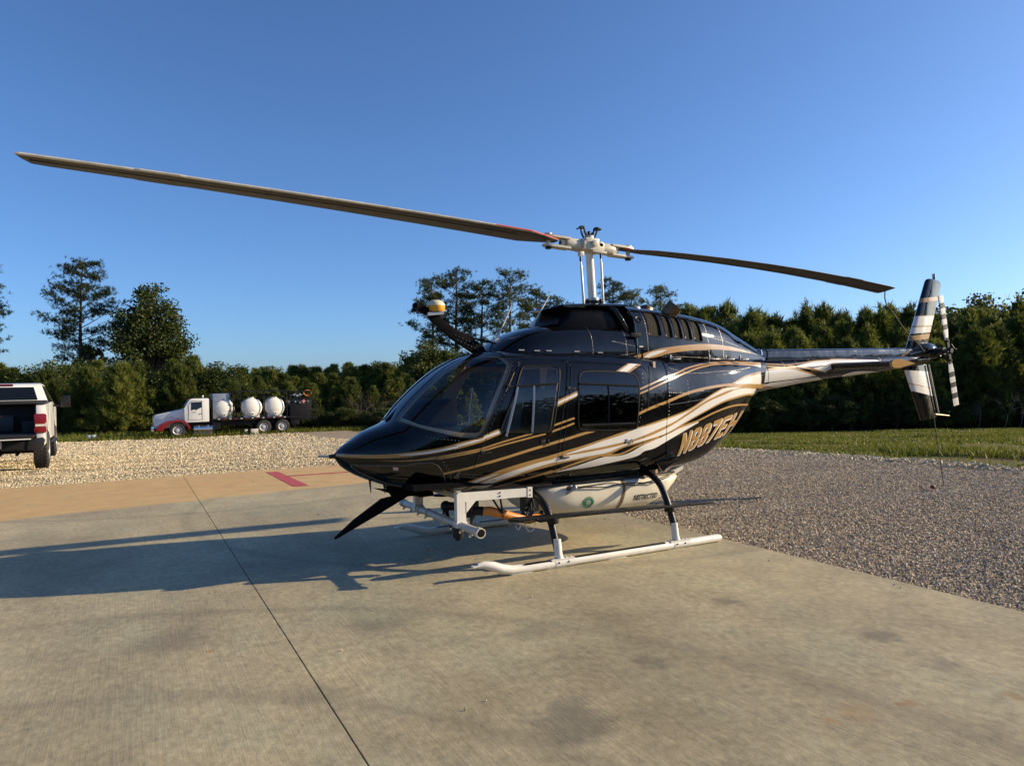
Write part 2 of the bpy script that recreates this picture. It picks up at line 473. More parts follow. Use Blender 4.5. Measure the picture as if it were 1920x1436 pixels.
    e = mth(nt, 'SUBTRACT', sx.outputs[1], mth(nt, 'ADD', line, mth(nt, 'MULTIPLY_ADD', wob.outputs[0], .5, -.25)))
    mask = ramp(nt, mth(nt, 'ADD', mth(nt, 'MULTIPLY', e, 6.), .5), [(0, (0, 0, 0)), (1, (1, 1, 1))])
    tan = ramp(nt, med.outputs[0], [(.28, (.42, .265, .110)), (.6, (.54, .36, .165)), (.8, (.62, .45, .25))])
    c = mix(nt, mth(nt, 'MULTIPLY', mask, .86), c, tan)
    hv = tex(nt, 'ShaderNodeTexNoise', .8, 5, .65, coords(nt, 'Object', (1, .7, 1), (0, 0, R(-20))))
    c = mix(nt, 1.0, c, ramp(nt, hv.outputs[0], [(.38, (1.09, 1.05, .93)), (.5, (1.10, 1.07, .97)), (.60, (1.04, 1.08, .99))]), 'MULTIPLY')
    nt.links.new(c, b.inputs['Base Color'])
    nn = bump(nt, broom.outputs[0], .0020, .7)
    nn = bump(nt, fine.outputs[0], .0012, .8, nn)
    nn = bump(nt, med.outputs[0], .006, .5, nn)
    nn = bump(nt, mott.outputs[0], .0035, .6, nn)
    nt.links.new(nn, b.inputs['Normal'])
    nt.links.new(mth(nt, 'MULTIPLY_ADD', med.outputs[0], .25, .60), b.inputs['Roughness'])
    return m
MAT['concrete'] = concrete_mat()
pad = empty('concrete_pad'); tag(pad, kind='structure')
for (a, c) in ((PX0, PX1), (PX1, PX2), (PX2, PX3)):
    mb = MB()
    g = .0035
    mb.box(((a+c)/2, (PY0+PY1)/2, -.075), (c-a-2*g, PY1-PY0, .15))
    mb.build('concrete_slab', MAT['concrete'], pad, False, bevel=.002)
mb = MB()
for x in (PX1, PX2): mb.box((x, (PY0+PY1)/2, -.10), (.05, PY1-PY0-.1, .16))
mb.build('joint_filler', simple('joint_filler', (.06, .05, .04), .9), pad, False)

# painted red mark on the buff strip
mk = MB()
def quad(p, z): return mk.add([(q[0], q[1], z) for q in p], [(0, 1, 2, 3)])
quad([(-2.03, 8.50), (-1.80, 8.47), (-1.74, 5.90), (-1.99, 5.94)], .004)
quad([(-1.785, 7.62), (.45, 7.50), (.45, 7.36), (-1.783, 7.47)], .004)
def redmark():
    m, nt, out = new_mat('worn_red_line_paint')
    b = principled(nt, out, (.42, .07, .06), .7)
    n = tex(nt, 'ShaderNodeTexNoise', 9, 6, .7, coords(nt))
    nt.links.new(ramp(nt, n.outputs[0], [(.36, (.36, .045, .045)), (.62, (.47, .085, .075)), (.70, (.42, .22, .14))]), b.inputs['Base Color'])
    return m
tag(mk.build('painted_marking', redmark(), None, False), kind='structure')

# gravel lots round the pad, rutted by wheels and water
RUT = [(a, b, c, d) for a, b, c, d in zip(RNG.uniform(-.35, .35, 9), RNG.uniform(1.2, 7.5, 9), RNG.uniform(0, 6.3, 9), RNG.uniform(.15, .9, 9))]
def rut(x, y, ax=0.):
    x = np.asarray(x, float); y = np.asarray(y, float); z = 0.
    for i, (a, b, c, d) in enumerate(RUT):
        z = z+np.sin((y*math.cos(a)+x*math.sin(a))*b+c+1.4*np.sin(x*d+i))*.018/b**.8
    return z
edge_fade = lambda x: np.clip((np.asarray(x)-PX3)/.6, 0, 1)
relief_r = lambda x, y: rut(x, y)*edge_fade(x)
xs = np.linspace(PX3-.02, 9.35, 56); ys = np.concatenate([np.linspace(-16, -7, 20), np.linspace(-6.85, 22, 230), np.linspace(22.3, 46, 60)])
gl = grid_sheet('gravel_lot', xs, ys, -.035, MAT['gravel_grey'], lambda x, y: y > 45.1, relief_r); tag(gl, kind='structure')
def in_left(x, y): return True
xs = np.linspace(-50, PX3+.8, 116); ys = np.concatenate([np.linspace(PY1-.05, 20, 90), np.linspace(20.3, 46, 70)])
relief_l = lambda x, y: rut(x, y)*np.clip((np.asarray(y)-PY1)/.6, 0, 1)
gl2 = grid_sheet('gravel_lot', xs, ys, -.03, MAT['gravel_tan'],
                 lambda x, y: y > 45.1 + .35*math.sin(x*.6), relief_l); tag(gl2, kind='structure')

# loose stones: real little rocks where they can be told apart
def stones(name, P, size, mat):
    n = len(P)
    base = np.array([(1, 0, 0), (-1, 0, 0), (0, 1, 0), (0, -1, 0), (0, 0, 1), (0, 0, -1)], float)
    F = np.array([(0, 2, 4), (2, 1, 4), (1, 3, 4), (3, 0, 4), (2, 0, 5), (1, 2, 5), (3, 1, 5), (0, 3, 5)])
    sc = size[:, None]*RNG.uniform(.55, 1.25, (n, 3))*np.array([1, 1, .72])
    L = base[None]*sc[:, None] + RNG.normal(0, .16, (n, 6, 3))*size[:, None, None]
    q = RNG.normal(size=(n, 4)); q /= np.linalg.norm(q, axis=1, keepdims=True)
    w, x, y, z = q.T
    Rm = np.stack([1-2*(y*y+z*z), 2*(x*y-z*w), 2*(x*z+y*w), 2*(x*y+z*w), 1-2*(x*x+z*z), 2*(y*z-x*w), 2*(x*z-y*w), 2*(y*z+x*w), 1-2*(x*x+y*y)], -1).reshape(n, 3, 3)
    V = np.einsum('nij,nkj->nki', Rm, L) + P[:, None]
    Fa = (F[None]+(np.arange(n)*6)[:, None, None]).reshape(-1, 3)
    return mesh_np(name, V.reshape(-1, 3), Fa, mat)
def stone_mat(name, cols):
    m, nt, out = new_mat(name)
    b = principled(nt, out, cols[1], .8, 0, .25)
    g = nt.nodes.new('ShaderNodeNewGeometry')
    c = ramp(nt, g.outputs['Random Per Island'], [(0, cols[0]), (.5, cols[1]), (1, cols[2])])
    nt.links.new(c, b.inputs['Base Color'])
    return m
MAT['stone_grey'] = stone_mat('grey_stones', ((.25, .20, .135), (.47, .385, .27), (.72, .62, .47)))
MAT['stone_tan'] = stone_mat('tan_stones', ((.27, .215, .125), (.52, .43, .275), (.76, .66, .46)))
def scatter(x0, x1, y0, y1, keep_fn, dens):
    n = int((x1-x0)*(y1-y0)*dens)
    x = RNG.uniform(x0, x1, n); y = RNG.uniform(y0, y1, n)
    k = RNG.random(n) < keep_fn(x, y)
    return x[k], y[k]
def vis(x, y, mg=1.5):
    d = ahead(x, y); lat = (x-CAM[0])*rgt[0]+(y-CAM[1])*rgt[1]
    return (d > 3.5) & (np.abs(lat) < .74*d+mg)
x, y = scatter(PX3-.10, 9.4, -6, 26, lambda x, y: vis(x, y)*np.clip((9.5/ahead(x, y))**2.0, .03, 1)*np.clip((x-PX3+.14)*5, .05, 1), 1900)
s1 = stones('gravel_stones', np.stack([x, y, ground_z(x, y)-.028+relief_r(x, y)], -1), RNG.uniform(.006, .015, len(x))*np.clip(ahead(x, y)/12, 1, 1.8), MAT['stone_grey'])
tag(s1, kind='stuff')
x, y = scatter(8.6, 9.75, -4, 30, lambda x, y: vis(x, y)*np.exp(-((x-9.25)/.28)**2), 420)
s3 = stones('gravel_stones', np.stack([x, y, ground_z(x, y)-.02], -1), RNG.uniform(.02, .05, len(x)), MAT['stone_tan'] if 'stone_tan' in MAT else stone_mat('pale_edge_stones', ((.22, .19, .15), (.44, .39, .32), (.66, .60, .50))))
tag(s3, kind='stuff')
x, y = scatter(-3.4, PX3-.05, -3.5, 8.5, lambda x, y: np.clip(.25+(x-PX3+.5)*1.5, .06, 1), 6)
s4 = stones('gravel_stones', np.stack([x, y, 0*x+.006], -1), RNG.uniform(.006, .016, len(x)), stone_mat('stray_stones', ((.25, .20, .135), (.47, .385, .27), (.72, .62, .47))))
tag(s4, kind='stuff')
x, y = scatter(-34, PX3+5, PY1-.35, 45, lambda x, y: vis(x, y)*np.clip((14./ahead(x, y))**2.4, .0, 1)*np.clip((y-(PY1-.3+.12*np.minimum(x+3, 0)*0))*3, .02, 1), 620)
kk = (x < PX3) | (y > 15+RNG.uniform(0, 4, len(x))); x, y = x[kk], y[kk]
s2 = stones('gravel_stones', np.stack([x, y, ground_z(x, y)-.022+relief_l(x, y)*(x < PX3)], -1), RNG.uniform(.010, .024, len(x))*np.clip(ahead(x, y)/15, 1, 3), MAT['stone_tan'])
tag(s2, kind='stuff')

# grass
def blades(name, x, y, h, w, mat, zoff=-.1):
    n = len(x)
    a = RNG.uniform(0, 2*math.pi, n); lean = RNG.normal(0, .35, (n, 2))*h[:, None]
    dx, dy = np.cos(a)*w, np.sin(a)*w
    z = ground_z(x, y)+zoff
    V = np.stack([np.stack([x-dx, y-dy, z], -1), np.stack([x+dx, y+dy, z], -1), np.stack([x+lean[:, 0], y+lean[:, 1], z+h], -1)], 1)
    return mesh_np(name, V.reshape(-1, 3), np.arange(3*n).reshape(-1, 3), mat)
def patchy(x, y):
    return .5+.5*np.sin(x*.9+1.3*np.sin(y*.7))*np.sin(y*.8+1.1*np.sin(x*.5)+.6)
x, y = scatter(9.1, 40, -12, 34, lambda x, y: vis(x, y, 2)*np.clip((22/ahead(x, y))**2, .08, 1)*np.clip(patchy(x, y)*2.2-.45, .02, 1), 560)
g1 = blades('grass', x, y, RNG.uniform(.03, .10, len(x))+.09*(patchy(x*.6, y*.6) > .8), RNG.uniform(.012, .03, len(x)), MAT['grass_blade'])
tag(g1, kind='stuff')
gx = RNG.uniform(-26, 34, 30000); gy = 44.9+.35*np.sin(gx*.6)+RNG.uniform(0, 1, 30000)**1.6*12
g2 = blades('grass', gx, gy, RNG.uniform(.10, .42, len(gx)), RNG.uniform(.02, .05, len(gx)), MAT['grass_blade'])
tag(g2, kind='stuff')
# ================================================================ trees
def unit(v): return v/np.maximum(np.linalg.norm(v, axis=-1, keepdims=True), 1e-9)
def tufts(C, Dr, n, length, width, spread):
    """n needle sprays (thin triangles) from every centre"""
    m = len(C)
    d = unit(Dr[:, None]+RNG.normal(0, spread, (m, n, 3)))
    l = RNG.uniform(.6, 1.15, (m, n, 1))*length
    side = unit(np.cross(d, RNG.normal(size=(m, n, 3))))*width
    c = C[:, None]+RNG.normal(0, .05, (m, n, 3))
    V = np.stack([c-side, c+side, c+d*l], 2)
    return V.reshape(-1, 3)
def leaves(C, n, rad, size):
    m = len(C)
    p = C[:, None]+np.clip(RNG.normal(0, 1, (m, n, 3)), -1.7, 1.7)*np.asarray(rad)
    a = unit(RNG.normal(size=(m, n, 3))); b = unit(np.cross(a, RNG.normal(size=(m, n, 3))))
    s = size*RNG.uniform(.6, 1.3, (m, n, 1))
    V = np.stack([p-a*s, p+b*s*.7, p+a*s, p-b*s*.7], 2)
    return V.reshape(-1, 3)
def tri_mesh(name, V, k, mat):
    o = mesh_np(name, V, np.arange(len(V)).reshape(-1, k), mat)
    me = o.data; bpy.data.objects.remove(o); return me
def mb_mesh(mb, name, mat):
    o = mb.build(name, mat); me = o.data; bpy.data.objects.remove(o); return me

def tall_pine(H, seed, base=.38, spread=.24, nb=30, lean=0.):
    global RNG
    RNG = np.random.default_rng(seed)
    mb = MB(); C = []; Dd = []
    def tx(h): t = h/H; return Vector((lean*t*t*H + .12*math.sin(t*5+seed), .10*math.sin(t*4+2*seed), h))
    hs = [H*i/12 for i in range(13)]
    mb.tube([tx(h) for h in hs], [.26*(1-.92*h/H)*H/16+.02 for h in hs], 7)
    ang = RNG.uniform(0, 6.28)
    for i in range(nb):
        t = base+(1-base)*((i+RNG.uniform(-.3, .3))/nb)
        t = min(max(t, base-.03), .985)
        u = (t-base)/(1-base)
        prof = (.55+.45*math.sin(min(1, u*1.7)*math.pi*.55))*(1-u)**.45
        L = H*spread*prof*RNG.uniform(.55, 1.15)
        ang += 2.399+RNG.uniform(-.5, .5)
        up = RNG.uniform(-.05, .25)+.55*u
        p0 = tx(t*H); dr = Vector((math.cos(ang), math.sin(ang), up))
        pm = p0+dr*L*.5; p1 = p0+dr*L+Vector((0, 0, .10*L))
        mb.tube([p0, pm, p1], [.055*H/16, .035*H/16, .012], 4)
        np_ = 2+int(L*1.45)
        for k in range(np_):
            s = RNG.uniform(.38, 1.04)
            q = p0.lerp(p1, s)+Vector(RNG.normal(0, .10*L, 3)*np.array([1, 1, .45]))
            n = int(RNG.integers(9, 18))
            pts = np.array(q)+RNG.normal(0, 1, (n, 3))*np.array([.36, .36, .15])*H/16
            C.append(pts); dd = RNG.normal(0, .5, (n, 3)); dd[:, 2] += .55; dd += .5*np.array(dr); Dd.append(unit(dd))
    C = np.concatenate(C); Dd = np.concatenate(Dd)
    V = tufts(C, Dd, 9, .34*H/16, .026*H/16, .75)
    return mb_mesh(mb, 'trunk', MAT['bark']), tri_mesh('crown', V, 3, MAT['pine_needle'])
def young_pine(H, W, seed, n=17, dens=1.0, taper=.85, tip=1.0):
    global RNG
    RNG = np.random.default_rng(seed)
    mb = MB(); mb.tube([(0, 0, 0), (.03, .02, H*.5), (0, 0, H*.96)], [.09, .06, .015], 6)
    C = []; Dd = []
    ang = RNG.uniform(0, 6)
    for i in range(n):
        t = .02+.94*i/(n-1)
        for b in range(int(RNG.integers(6, 9))):
            ang += .9+RNG.uniform(-.4, .4)
            L = W*(1-t)**taper*RNG.uniform(.65, 1.15)+.10
            up = .22+.85*t
            dr = np.array([math.cos(ang), math.sin(ang), up]); p0 = np.array([0, 0, H*t*.96])
            k = max(2, int(L*5.5*dens))
            s = RNG.uniform(.25, 1.0, k)[:, None]
            pts = p0+dr*L*s+RNG.normal(0, .09, (k, 3)); pts[:, 2] += .12*L*s[:, 0]**2
            C.append(pts); d = np.tile(dr*.45, (k, 1)); d[:, 2] += .85; Dd.append(unit(d))
            e_ = p0+dr*L; C.append(e_[None]+RNG.normal(0, .04, (2, 3))+np.array([[0, 0, .05], [0, 0, .2]])); Dd.append(np.array([[0, 0, 1.]]*2))
            if L > .5 and b % 2: mb.tube([p0, p0+dr*L*.9], [.022, .008], 3, cap=False)
    C.append(np.array([[0, 0, H*q*(1+(tip-1)*(q > .9))] for q in (.86, .89, .92, .95, .975, .99)])); Dd.append(np.array([[0, 0, 1.]]*6))
    C = np.concatenate(C); Dd = np.concatenate(Dd)
    V = tufts(C, Dd, 12, .40, .027, .5)
    return mb_mesh(mb, 'trunk', MAT['bark']), tri_mesh('crown', V, 3, MAT['young_pine'])
def broadleaf(H, W, seed, mat, blobs=75, base=.22, size=.17, per=60, flat=1.0, trunk=.2):
    global RNG
    RNG = np.random.default_rng(seed)
    mb = MB(); mb.tube([(0, 0, 0), (.1, .05, H*.35), (.05, .1, H*.62), (0, 0, H*.9)], [trunk, trunk*.75, trunk*.4, .03], 7)
    C = []
    for i in range(blobs):
        u = unit(RNG.normal(size=3)); u[2] = abs(u[2])*1.25-.45
        rr = RNG.uniform(.35, 1.0)**.6
        zc = H*(base+(1-base)*.5)
        wob = 1+.22*math.sin(3*math.atan2(u[1], u[0])+seed)+.18*math.sin(5*u[2]+seed*2)
        c = np.array([u[0]*W*rr*wob, u[1]*W*rr*wob, zc+u[2]*H*(1-base)*.54*rr*flat])
        C.append(c)
        if rr > .5: mb.tube([(0.05, .05, max(.15*H, c[2]-.35*abs(c[0])-.25*H)), tuple(c*np.array([.6, .6, 1])-np.array([0, 0, .3])), tuple(c)], [trunk*.3, trunk*.18, .015], 4, cap=False)
    V = leaves(np.array(C), per, (W*.14, W*.14, W*.10), size)
    return mb_mesh(mb, 'trunk', MAT['bark']), tri_mesh('crown', V, 4, mat)
def bare_tree(H, seed):
    global RNG
    RNG = np.random.default_rng(seed)
    mb = MB()
    def grow(p, d, L, r, lv):
        q = p+d*L; mb.tube([p, p.lerp(q, .5)+Vector(RNG.normal(0, .04*L, 3)), q], [r, r*.8, r*.55], 4 if lv else 6, cap=False)
        if lv >= 5: return
        for k in range(3 if lv < 3 else 2):
            dd = (d+Vector(RNG.normal(0, .48, 3))+Vector((0, 0, .10))).normalized()
            grow(p.lerp(q, RNG.uniform(.5, 1)), dd, L*RNG.uniform(.55, .8), r*.55, lv+1)
    grow(Vector((0, 0, 0)), Vector((.25, .05, 1)).normalized(), H*.34, .008*H, 0)
    return mb_mesh(mb, 'trunk', MAT['dead_twig'])

def plant(name, protos, lat, d, s, label, cat='tree', group=None, rz=None, sxy=1.0, zoff=-.15):
    x, y = at(lat, d)
    e = empty(name, (x, y, float(ground_z(x, y))+zoff), rz if rz is not None else random.uniform(0, 6.28))
    e.scale = (s*sxy, s*sxy, s)
    tag(e, label, cat, group)
    link('trunk', protos[0], e)
    if len(protos) > 1: link('crown', protos[1], e)
    return e

ORD = ['first', 'second', 'third', 'fourth', 'fifth', 'sixth', 'seventh', 'eighth', 'ninth', 'tenth', 'eleventh', 'twelfth', 'thirteenth', 'fourteenth', 'fifteenth', 'sixteenth', 'seventeenth', 'eighteenth', 'nineteenth', 'twentieth']
ORD += ['twenty-'+q for q in ORD[:9]]+['thirtieth']+['thirty-'+q for q in ORD[:9]]
def number_row(row):
    """row: list of (bearing, object, text with a gap for the place counted from the left)"""
    for i, (b, o, t) in enumerate(sorted(row, key=lambda q: q[0])): o['label'] = t % ORD[i]

PINES = [tall_pine(16.5, 11, .36, .25, 34), tall_pine(16.5, 23, .40, .20, 30), tall_pine(16.5, 37, .45, .21, 28), tall_pine(16.5, 41, .50, .23, 26)]
# the three big trees at the left
plant('pine_tree', PINES[1], -55.6, 74, 1.03, 'tall pine cut off by the left edge of the picture, above the white pickup', 'tree', rz=1.0)
plant('pine_tree', tall_pine(16.8, 5, .30, .30, 44, -.05), -45.6, 75, 1.0, 'tall open-crowned pine with layered boughs, standing alone left of the dense oak', 'tree', rz=2.2)
plant('oak_tree', broadleaf(15.3, 3.9, 3, MAT['oak_leaf'], 150, .10, .15, 120, 1.0, .28), -38.2, 75, 1.0, 'big dense dark oak behind and left of the white tanker lorry', 'tree', rz=.3)
plant('oak_sapling', broadleaf(8.6, 1.7, 8, MAT['oak_leaf'], 26, .45, .17, 45), -42.2, 71, 1.0, 'small slim broadleaf tree between the layered pine and the dense oak', 'tree')
plant('bare_tree', (bare_tree(8.6, 4),), -33.0, 69, 1.0, 'bare grey leafless tree leaning out right of the dense oak', 'tree', rz=R(-30))
# tall pines beyond the helicopter
TP = [(-9.8, 88, 16.3, 'thin tall pine straight behind the yellow antenna dome'),
      (-7.0, 92, 17.8, 'tallest pine just right of the yellow antenna dome'),
      (-3.7, 90, 15.9, 'tall pine behind the left whip antenna on the cabin roof'),
      (-0.1, 90, 17.2, 'broad tall pine between the two whip antennas on the cabin roof'),
      (3.6, 95, 15.6, 'slim pine behind the right whip antenna on the cabin roof'),
      (6.2, 100, 15.2, 'low pine top just left of the rotor mast'),
      (13.9, 95, 16.5, 'round-topped pine just right of the rotor mast'),
      (17.2, 100, 15.7, 'narrow pine left of the brown exhaust stack'),
      (19.6, 92, 15.2, 'wide pine right behind the brown exhaust stack'),
      (24.3, 98, 13.6, 'pine top above the rear engine cowling, left one of two'),
      (27.4, 98, 13.0, 'pine top above the sloping end of the engine cowling, right one of two')]
for i, (la, d, H, lb) in enumerate(TP):
    plant('pine_tree', PINES[(i*3+1) % 4], la, d, H/16.5*1.02, lb, 'tree', 'tall pines behind the helicopter', sxy=1.08)
OAKS = [broadleaf(8.5, 3.2, 14, MAT['oak_leaf'], 80, .10, .12, 110), broadleaf(8.5, 3.6, 15, MAT['bush_leaf'], 80, .06, .12, 110), broadleaf(5.0, 2.3, 16, MAT['oak_leaf'], 60, .03, .075, 150, 1.0, .08)]
plant('oak_tree', OAKS[0], -8.6, 70, .92, 'dark leafy tree below the yellow antenna dome, left of the windscreen top', 'tree')
plant('oak_tree', OAKS[0], -6.0, 74, .85, 'dark leafy tree just above the cabin roof beside the wire cutter arm', 'tree')
for la, d, H, lb in ((34.6, 57, 9.0, 'broad dark oak just right of the tail fin'), (39.4, 60, 10.3, 'tallest dark oak near the right edge of the picture'),
                     (41.8, 56, 10.2, 'dark oak at the right edge of the picture'), (31.0, 60, 8.4, 'rounded dark tree directly behind the tail fin')):
    plant('oak_tree', OAKS[0], la, d, H/8.5, lb, 'tree', 'dark oaks behind the tail rotor')

YP = [young_pine(6.2, 1.75, 101), young_pine(6.2, 2.0, 102), young_pine(6.2, 1.6, 103), young_pine(6.2, 2.1, 104, 15)]
SP = [young_pine(6.2, 1.7, 121, 17, 1.0, .90, 1.03), young_pine(6.2, 2.1, 122, 15, .9, 1.0, 1.05), young_pine(6.2, 1.5, 123, 17, 1.0, .75, 1.02), young_pine(6.2, 2.2, 124, 14, .85, .85, 1.04), young_pine(6.2, 1.7, 125, 19, 1.15, 1.2, 1.05), young_pine(6.2, 2.0, 126, 18, 1.1, 1.35, 1.06), young_pine(6.2, 1.6, 127, 19, 1.1, 1.05, 1.04)]
BP = [young_pine(5.0, 2.0, 111, 16, 1.5), young_pine(5.0, 2.3, 112, 16, 1.5)]
rr = random.Random(5)
# bushy pines at the left, behind pickup and lorry
for la, d, H, w, lb in ((-29.9, 54.5, 5.2, 1.15, 'widest bushy pine, left of the lorry bonnet, in front of the left clump'), (-33.4, 56, 5.0, 1.0, 'bushy pine just right of the pickup mirror, left of the widest bushy pine'),
                        (-26.6, 57, 5.1, 1.05, 'bushy pine directly behind the white lorry cab'), (-37.4, 57, 4.9, 1.05, 'bushy pine behind the right side of the pickup cab'),
                        (-31.6, 57.5, 4.3, 1.0, 'lower bushy pine tucked between the widest bushy pine and the tall pine trunk')):
    plant('young_pine', BP[rr.randrange(2)], la, d, H/5.0, lb, 'tree', 'bushy pines behind the vehicles', sxy=w)
row = []
for k in range(13):
    la = -46+k*1.7+rr.uniform(-.5, .5); d = rr.uniform(60, 66); ok = k % 3 == 0
    o = plant('oak_tree' if ok else 'young_pine', OAKS[1] if ok else YP[rr.randrange(4)], la, d, rr.uniform(.60, .8) if ok else rr.uniform(.85, 1.02), None, 'tree', 'thicket trees at the left', sxy=1.3)
    row.append((la/d, o, '%s tree from the left in the thicket under the tall pine and big oak'))
number_row(row)
# plantation in the middle distance, left of the nose
def make_row(n, la0, step, jit, d0, d1, h0, h1, text, group, sxy, protos=None, ph=6.2, name='young_pine', cat='tree'):
    row = []
    for k in range(n):
        la = la0+k*step+rr.uniform(-jit, jit); d = rr.uniform(d0, d1); pr = protos or YP
        h = rr.uniform(h0(la), h1(la)) if callable(h0) else rr.uniform(h0, h1)
        o = plant(name, pr[rr.randrange(len(pr))], la, d, h/ph, None, cat, group, sxy=sxy*rr.uniform(.82, 1.28))
        row.append((la/d, o, text))
    number_row(row)
make_row(18, -22.5, 1.12, .3, 56, 59, 3.0, 3.9, '%s low young pine from the left at the front of the wood behind the lorry', 'front row of the middle wood', 1.3)
make_row(24, -29, 1.25, .4, 66, 72, 4.0, 4.9, '%s young pine from the left in the second row of the wood behind the lorry', 'second row of the middle wood', 1.35)
make_row(24, -34, 1.6, .5, 82, 90, lambda q: 4.8+.02*(q+34), lambda q: 5.8+.03*(q+34), '%s tree from the left in the third row of the wood behind the lorry', 'third row of the middle wood', 1.4)
row = []
for k in range(36):
    la = -58+k*2.0+rr.uniform(-.6, .6); d = rr.uniform(104, 118); oak = rr.random() < .6
    h = 5.9+.042*(la+50)+rr.uniform(-.5, .9)
    o = plant('oak_tree' if oak else 'young_pine', OAKS[rr.randrange(2)] if oak else YP[rr.randrange(4)], la, d, h/8.5 if oak else h/6.2, None, 'tree', 'skyline trees of the middle wood', sxy=1.3)
    row.append((la/d, o, '%s tree from the left along the far skyline, left of the helicopter'))
number_row(row)
make_row(7, -12.0, .95, .3, 53.5, 55.0, 3.2, 3.8, '%s bare shrub from the left before the young pines by the helicopter nose', 'bare shrubs by the gravel', 1.0, [(bare_tree(3.6, 60+k),) for k in range(4)], 3.6, 'bare_shrub', 'shrub')
make_row(14, -25.0, 1.35, .4, 53.5, 56, 1.2, 2.0, '%s low leafy bush from the left at the grassy foot of the middle wood', 'bushes at the foot of the middle wood', 1.5, [OAKS[2]], 5.0, 'bush', 'shrub')
# wood behind the helicopter between nose and tail
make_row(20, -10, 1.7, .5, 60, 76, 5.4, 6.8, '%s young pine from the left in the wood straight behind the helicopter cabin', 'wood behind the cabin', 1.4)
# dense young pines on the right
TXT = ('%s low dark pine from the left in the front row behind the right-hand grass', '%s young pine from the left in the second row of the right-hand wood',
       '%s spiky young pine from the left in the third row of the right-hand wood', '%s spiky young pine from the left at the back of the right-hand wood')
for r_, (d0, h0) in enumerate(((38.5, 4.6), (41.5, 6.0), (45, 6.9), (49, 7.2))):
    make_row(22, d0*.25, d0*.54/22, .35, d0-1.1, d0+1.1, h0-1.3, h0+.95, TXT[r_], 'right-hand wood, row by row', 1.12, SP)
make_row(16, 12.5, 1.25, .35, 36.6, 37.6, 1.3, 2.3, '%s dark leafy bush from the left at the foot of the right-hand wood', 'bushes along the grass edge', 1.25, [OAKS[2]], 5.0, 'bush', 'shrub')
make_row(5, 23.5, 1.1, .3, 35.4, 36.2, 2.2, 2.6, '%s bare twiggy shrub from the left at the grass edge under the tail rotor', 'bare shrubs under the tail', 1.0, [(bare_tree(2.4, 80+k),) for k in range(3)], 2.4, 'bare_shrub', 'shrub')
# one far mass of forest that closes the horizon all round (also what the paint mirrors)
RNG = np.random.default_rng(99)
C = []
for k in range(1500):
    a = RNG.uniform(0, 2*math.pi); rad = RNG.uniform(150, 190)
    h = RNG.uniform(.5, 6.2)
    C.append((CAM[0]+math.cos(a)*rad, CAM[1]+math.sin(a)*rad, -1.2+h))
V = leaves(np.array(C), 60, (2.6, 2.6, 1.3), .42)
far = mesh_np('far_forest', V, np.arange(len(V)).reshape(-1, 4), MAT['oak_leaf']); tag(far, kind='stuff')
# nearer wood on the side behind the photographer, seen only as a reflection in the paint
C = []
for k in range(900):
    a = RNG.uniform(R(170), R(347)); rad = RNG.uniform(38, 48)
    h = abs(RNG.normal(0, 1))*2.2+(3.0 if RNG.random() < .25 else 0)
    C.append((CAM[0]+math.cos(a)*rad, CAM[1]+math.sin(a)*rad, .2+min(h, 7 if a < R(300) else 6.2)))     # too low to stand in the sun's way
V = leaves(np.array(C), 44, (1.2, 1.2, .8), .32)
near = mesh_np('far_forest', V, np.arange(len(V)).reshape(-1, 4), MAT['oak_leaf']); tag(near, kind='stuff')
# the right-hand wood goes on beyond the picture's edge and keeps the low sun off its own foot
C = []
for k in range(1000):
    la = RNG.uniform(33, 62); d = RNG.uniform(38.5, 62)
    x, y = at(la, d); C.append((x, y, -1.0+RNG.uniform(0, 7.2)))
V = leaves(np.array(C), 70, (1.1, 1.1, .7), .20)
edge = mesh_np('far_forest', V, np.arange(len(V)).reshape(-1, 4), MAT['oak_leaf']); tag(edge, kind='stuff')
RNG = np.random.default_rng(123)
# ================================================================ vehicles
def wheel(parent, c, r, w, rim_mat, axis='y', rim=.6, name='wheel', out=-1):
    """tyre with tread, rim with holes; the outer face looks along out*axis"""
    e = empty(name, c, 0, parent)
    if axis == 'x': e.rotation_euler = (0, 0, R(90))
    mb = MB()
    mb.lathe((0, 0, 0), (0, 1, 0), [(-w/2+.01, r*rim), (-w/2, r*.78), (-w/2+.015, r*.93), (-w/2+.05, r), (w/2-.05, r), (w/2-.015, r*.93), (w/2, r*.78), (w/2-.01, r*rim)], 28, 0, False)
    n = 30
    for k in range(n):
        t = 2*math.pi*k/n
        for q in (-.30, -.08, .14, .34): mb.box((r*1.0*math.cos(t+q*.2), q*w, r*math.sin(t+q*.2)), (.022, w*.17, r*.12), (0, -t, 0))
    mb.build('tyre', MAT['tyre'], e, sharp=30)
    mb = MB(); o = out*w/2
    mb.lathe((0, 0, 0), (0, out, 0), [(w/2-.005, r*rim), (w/2-.02, r*rim*.92), (w/2-.07, r*rim*.84), (w/2-.06, r*rim*.40), (w/2-.02, r*rim*.34), (w/2-.01, r*rim*.12), (w/2-.012, .002)], 24, 0, False)
    for k in range(10):
        t = 2*math.pi*k/10; mb.cyl((r*rim*.62*math.cos(t), o*.72, r*rim*.62*math.sin(t)), (r*rim*.62*math.cos(t), o*.72+out*.012, r*rim*.62*math.sin(t)), r*rim*.10, 8, 1)
    mb.build('rim', [rim_mat, MAT['rubber']], e, sharp=40)
    return e

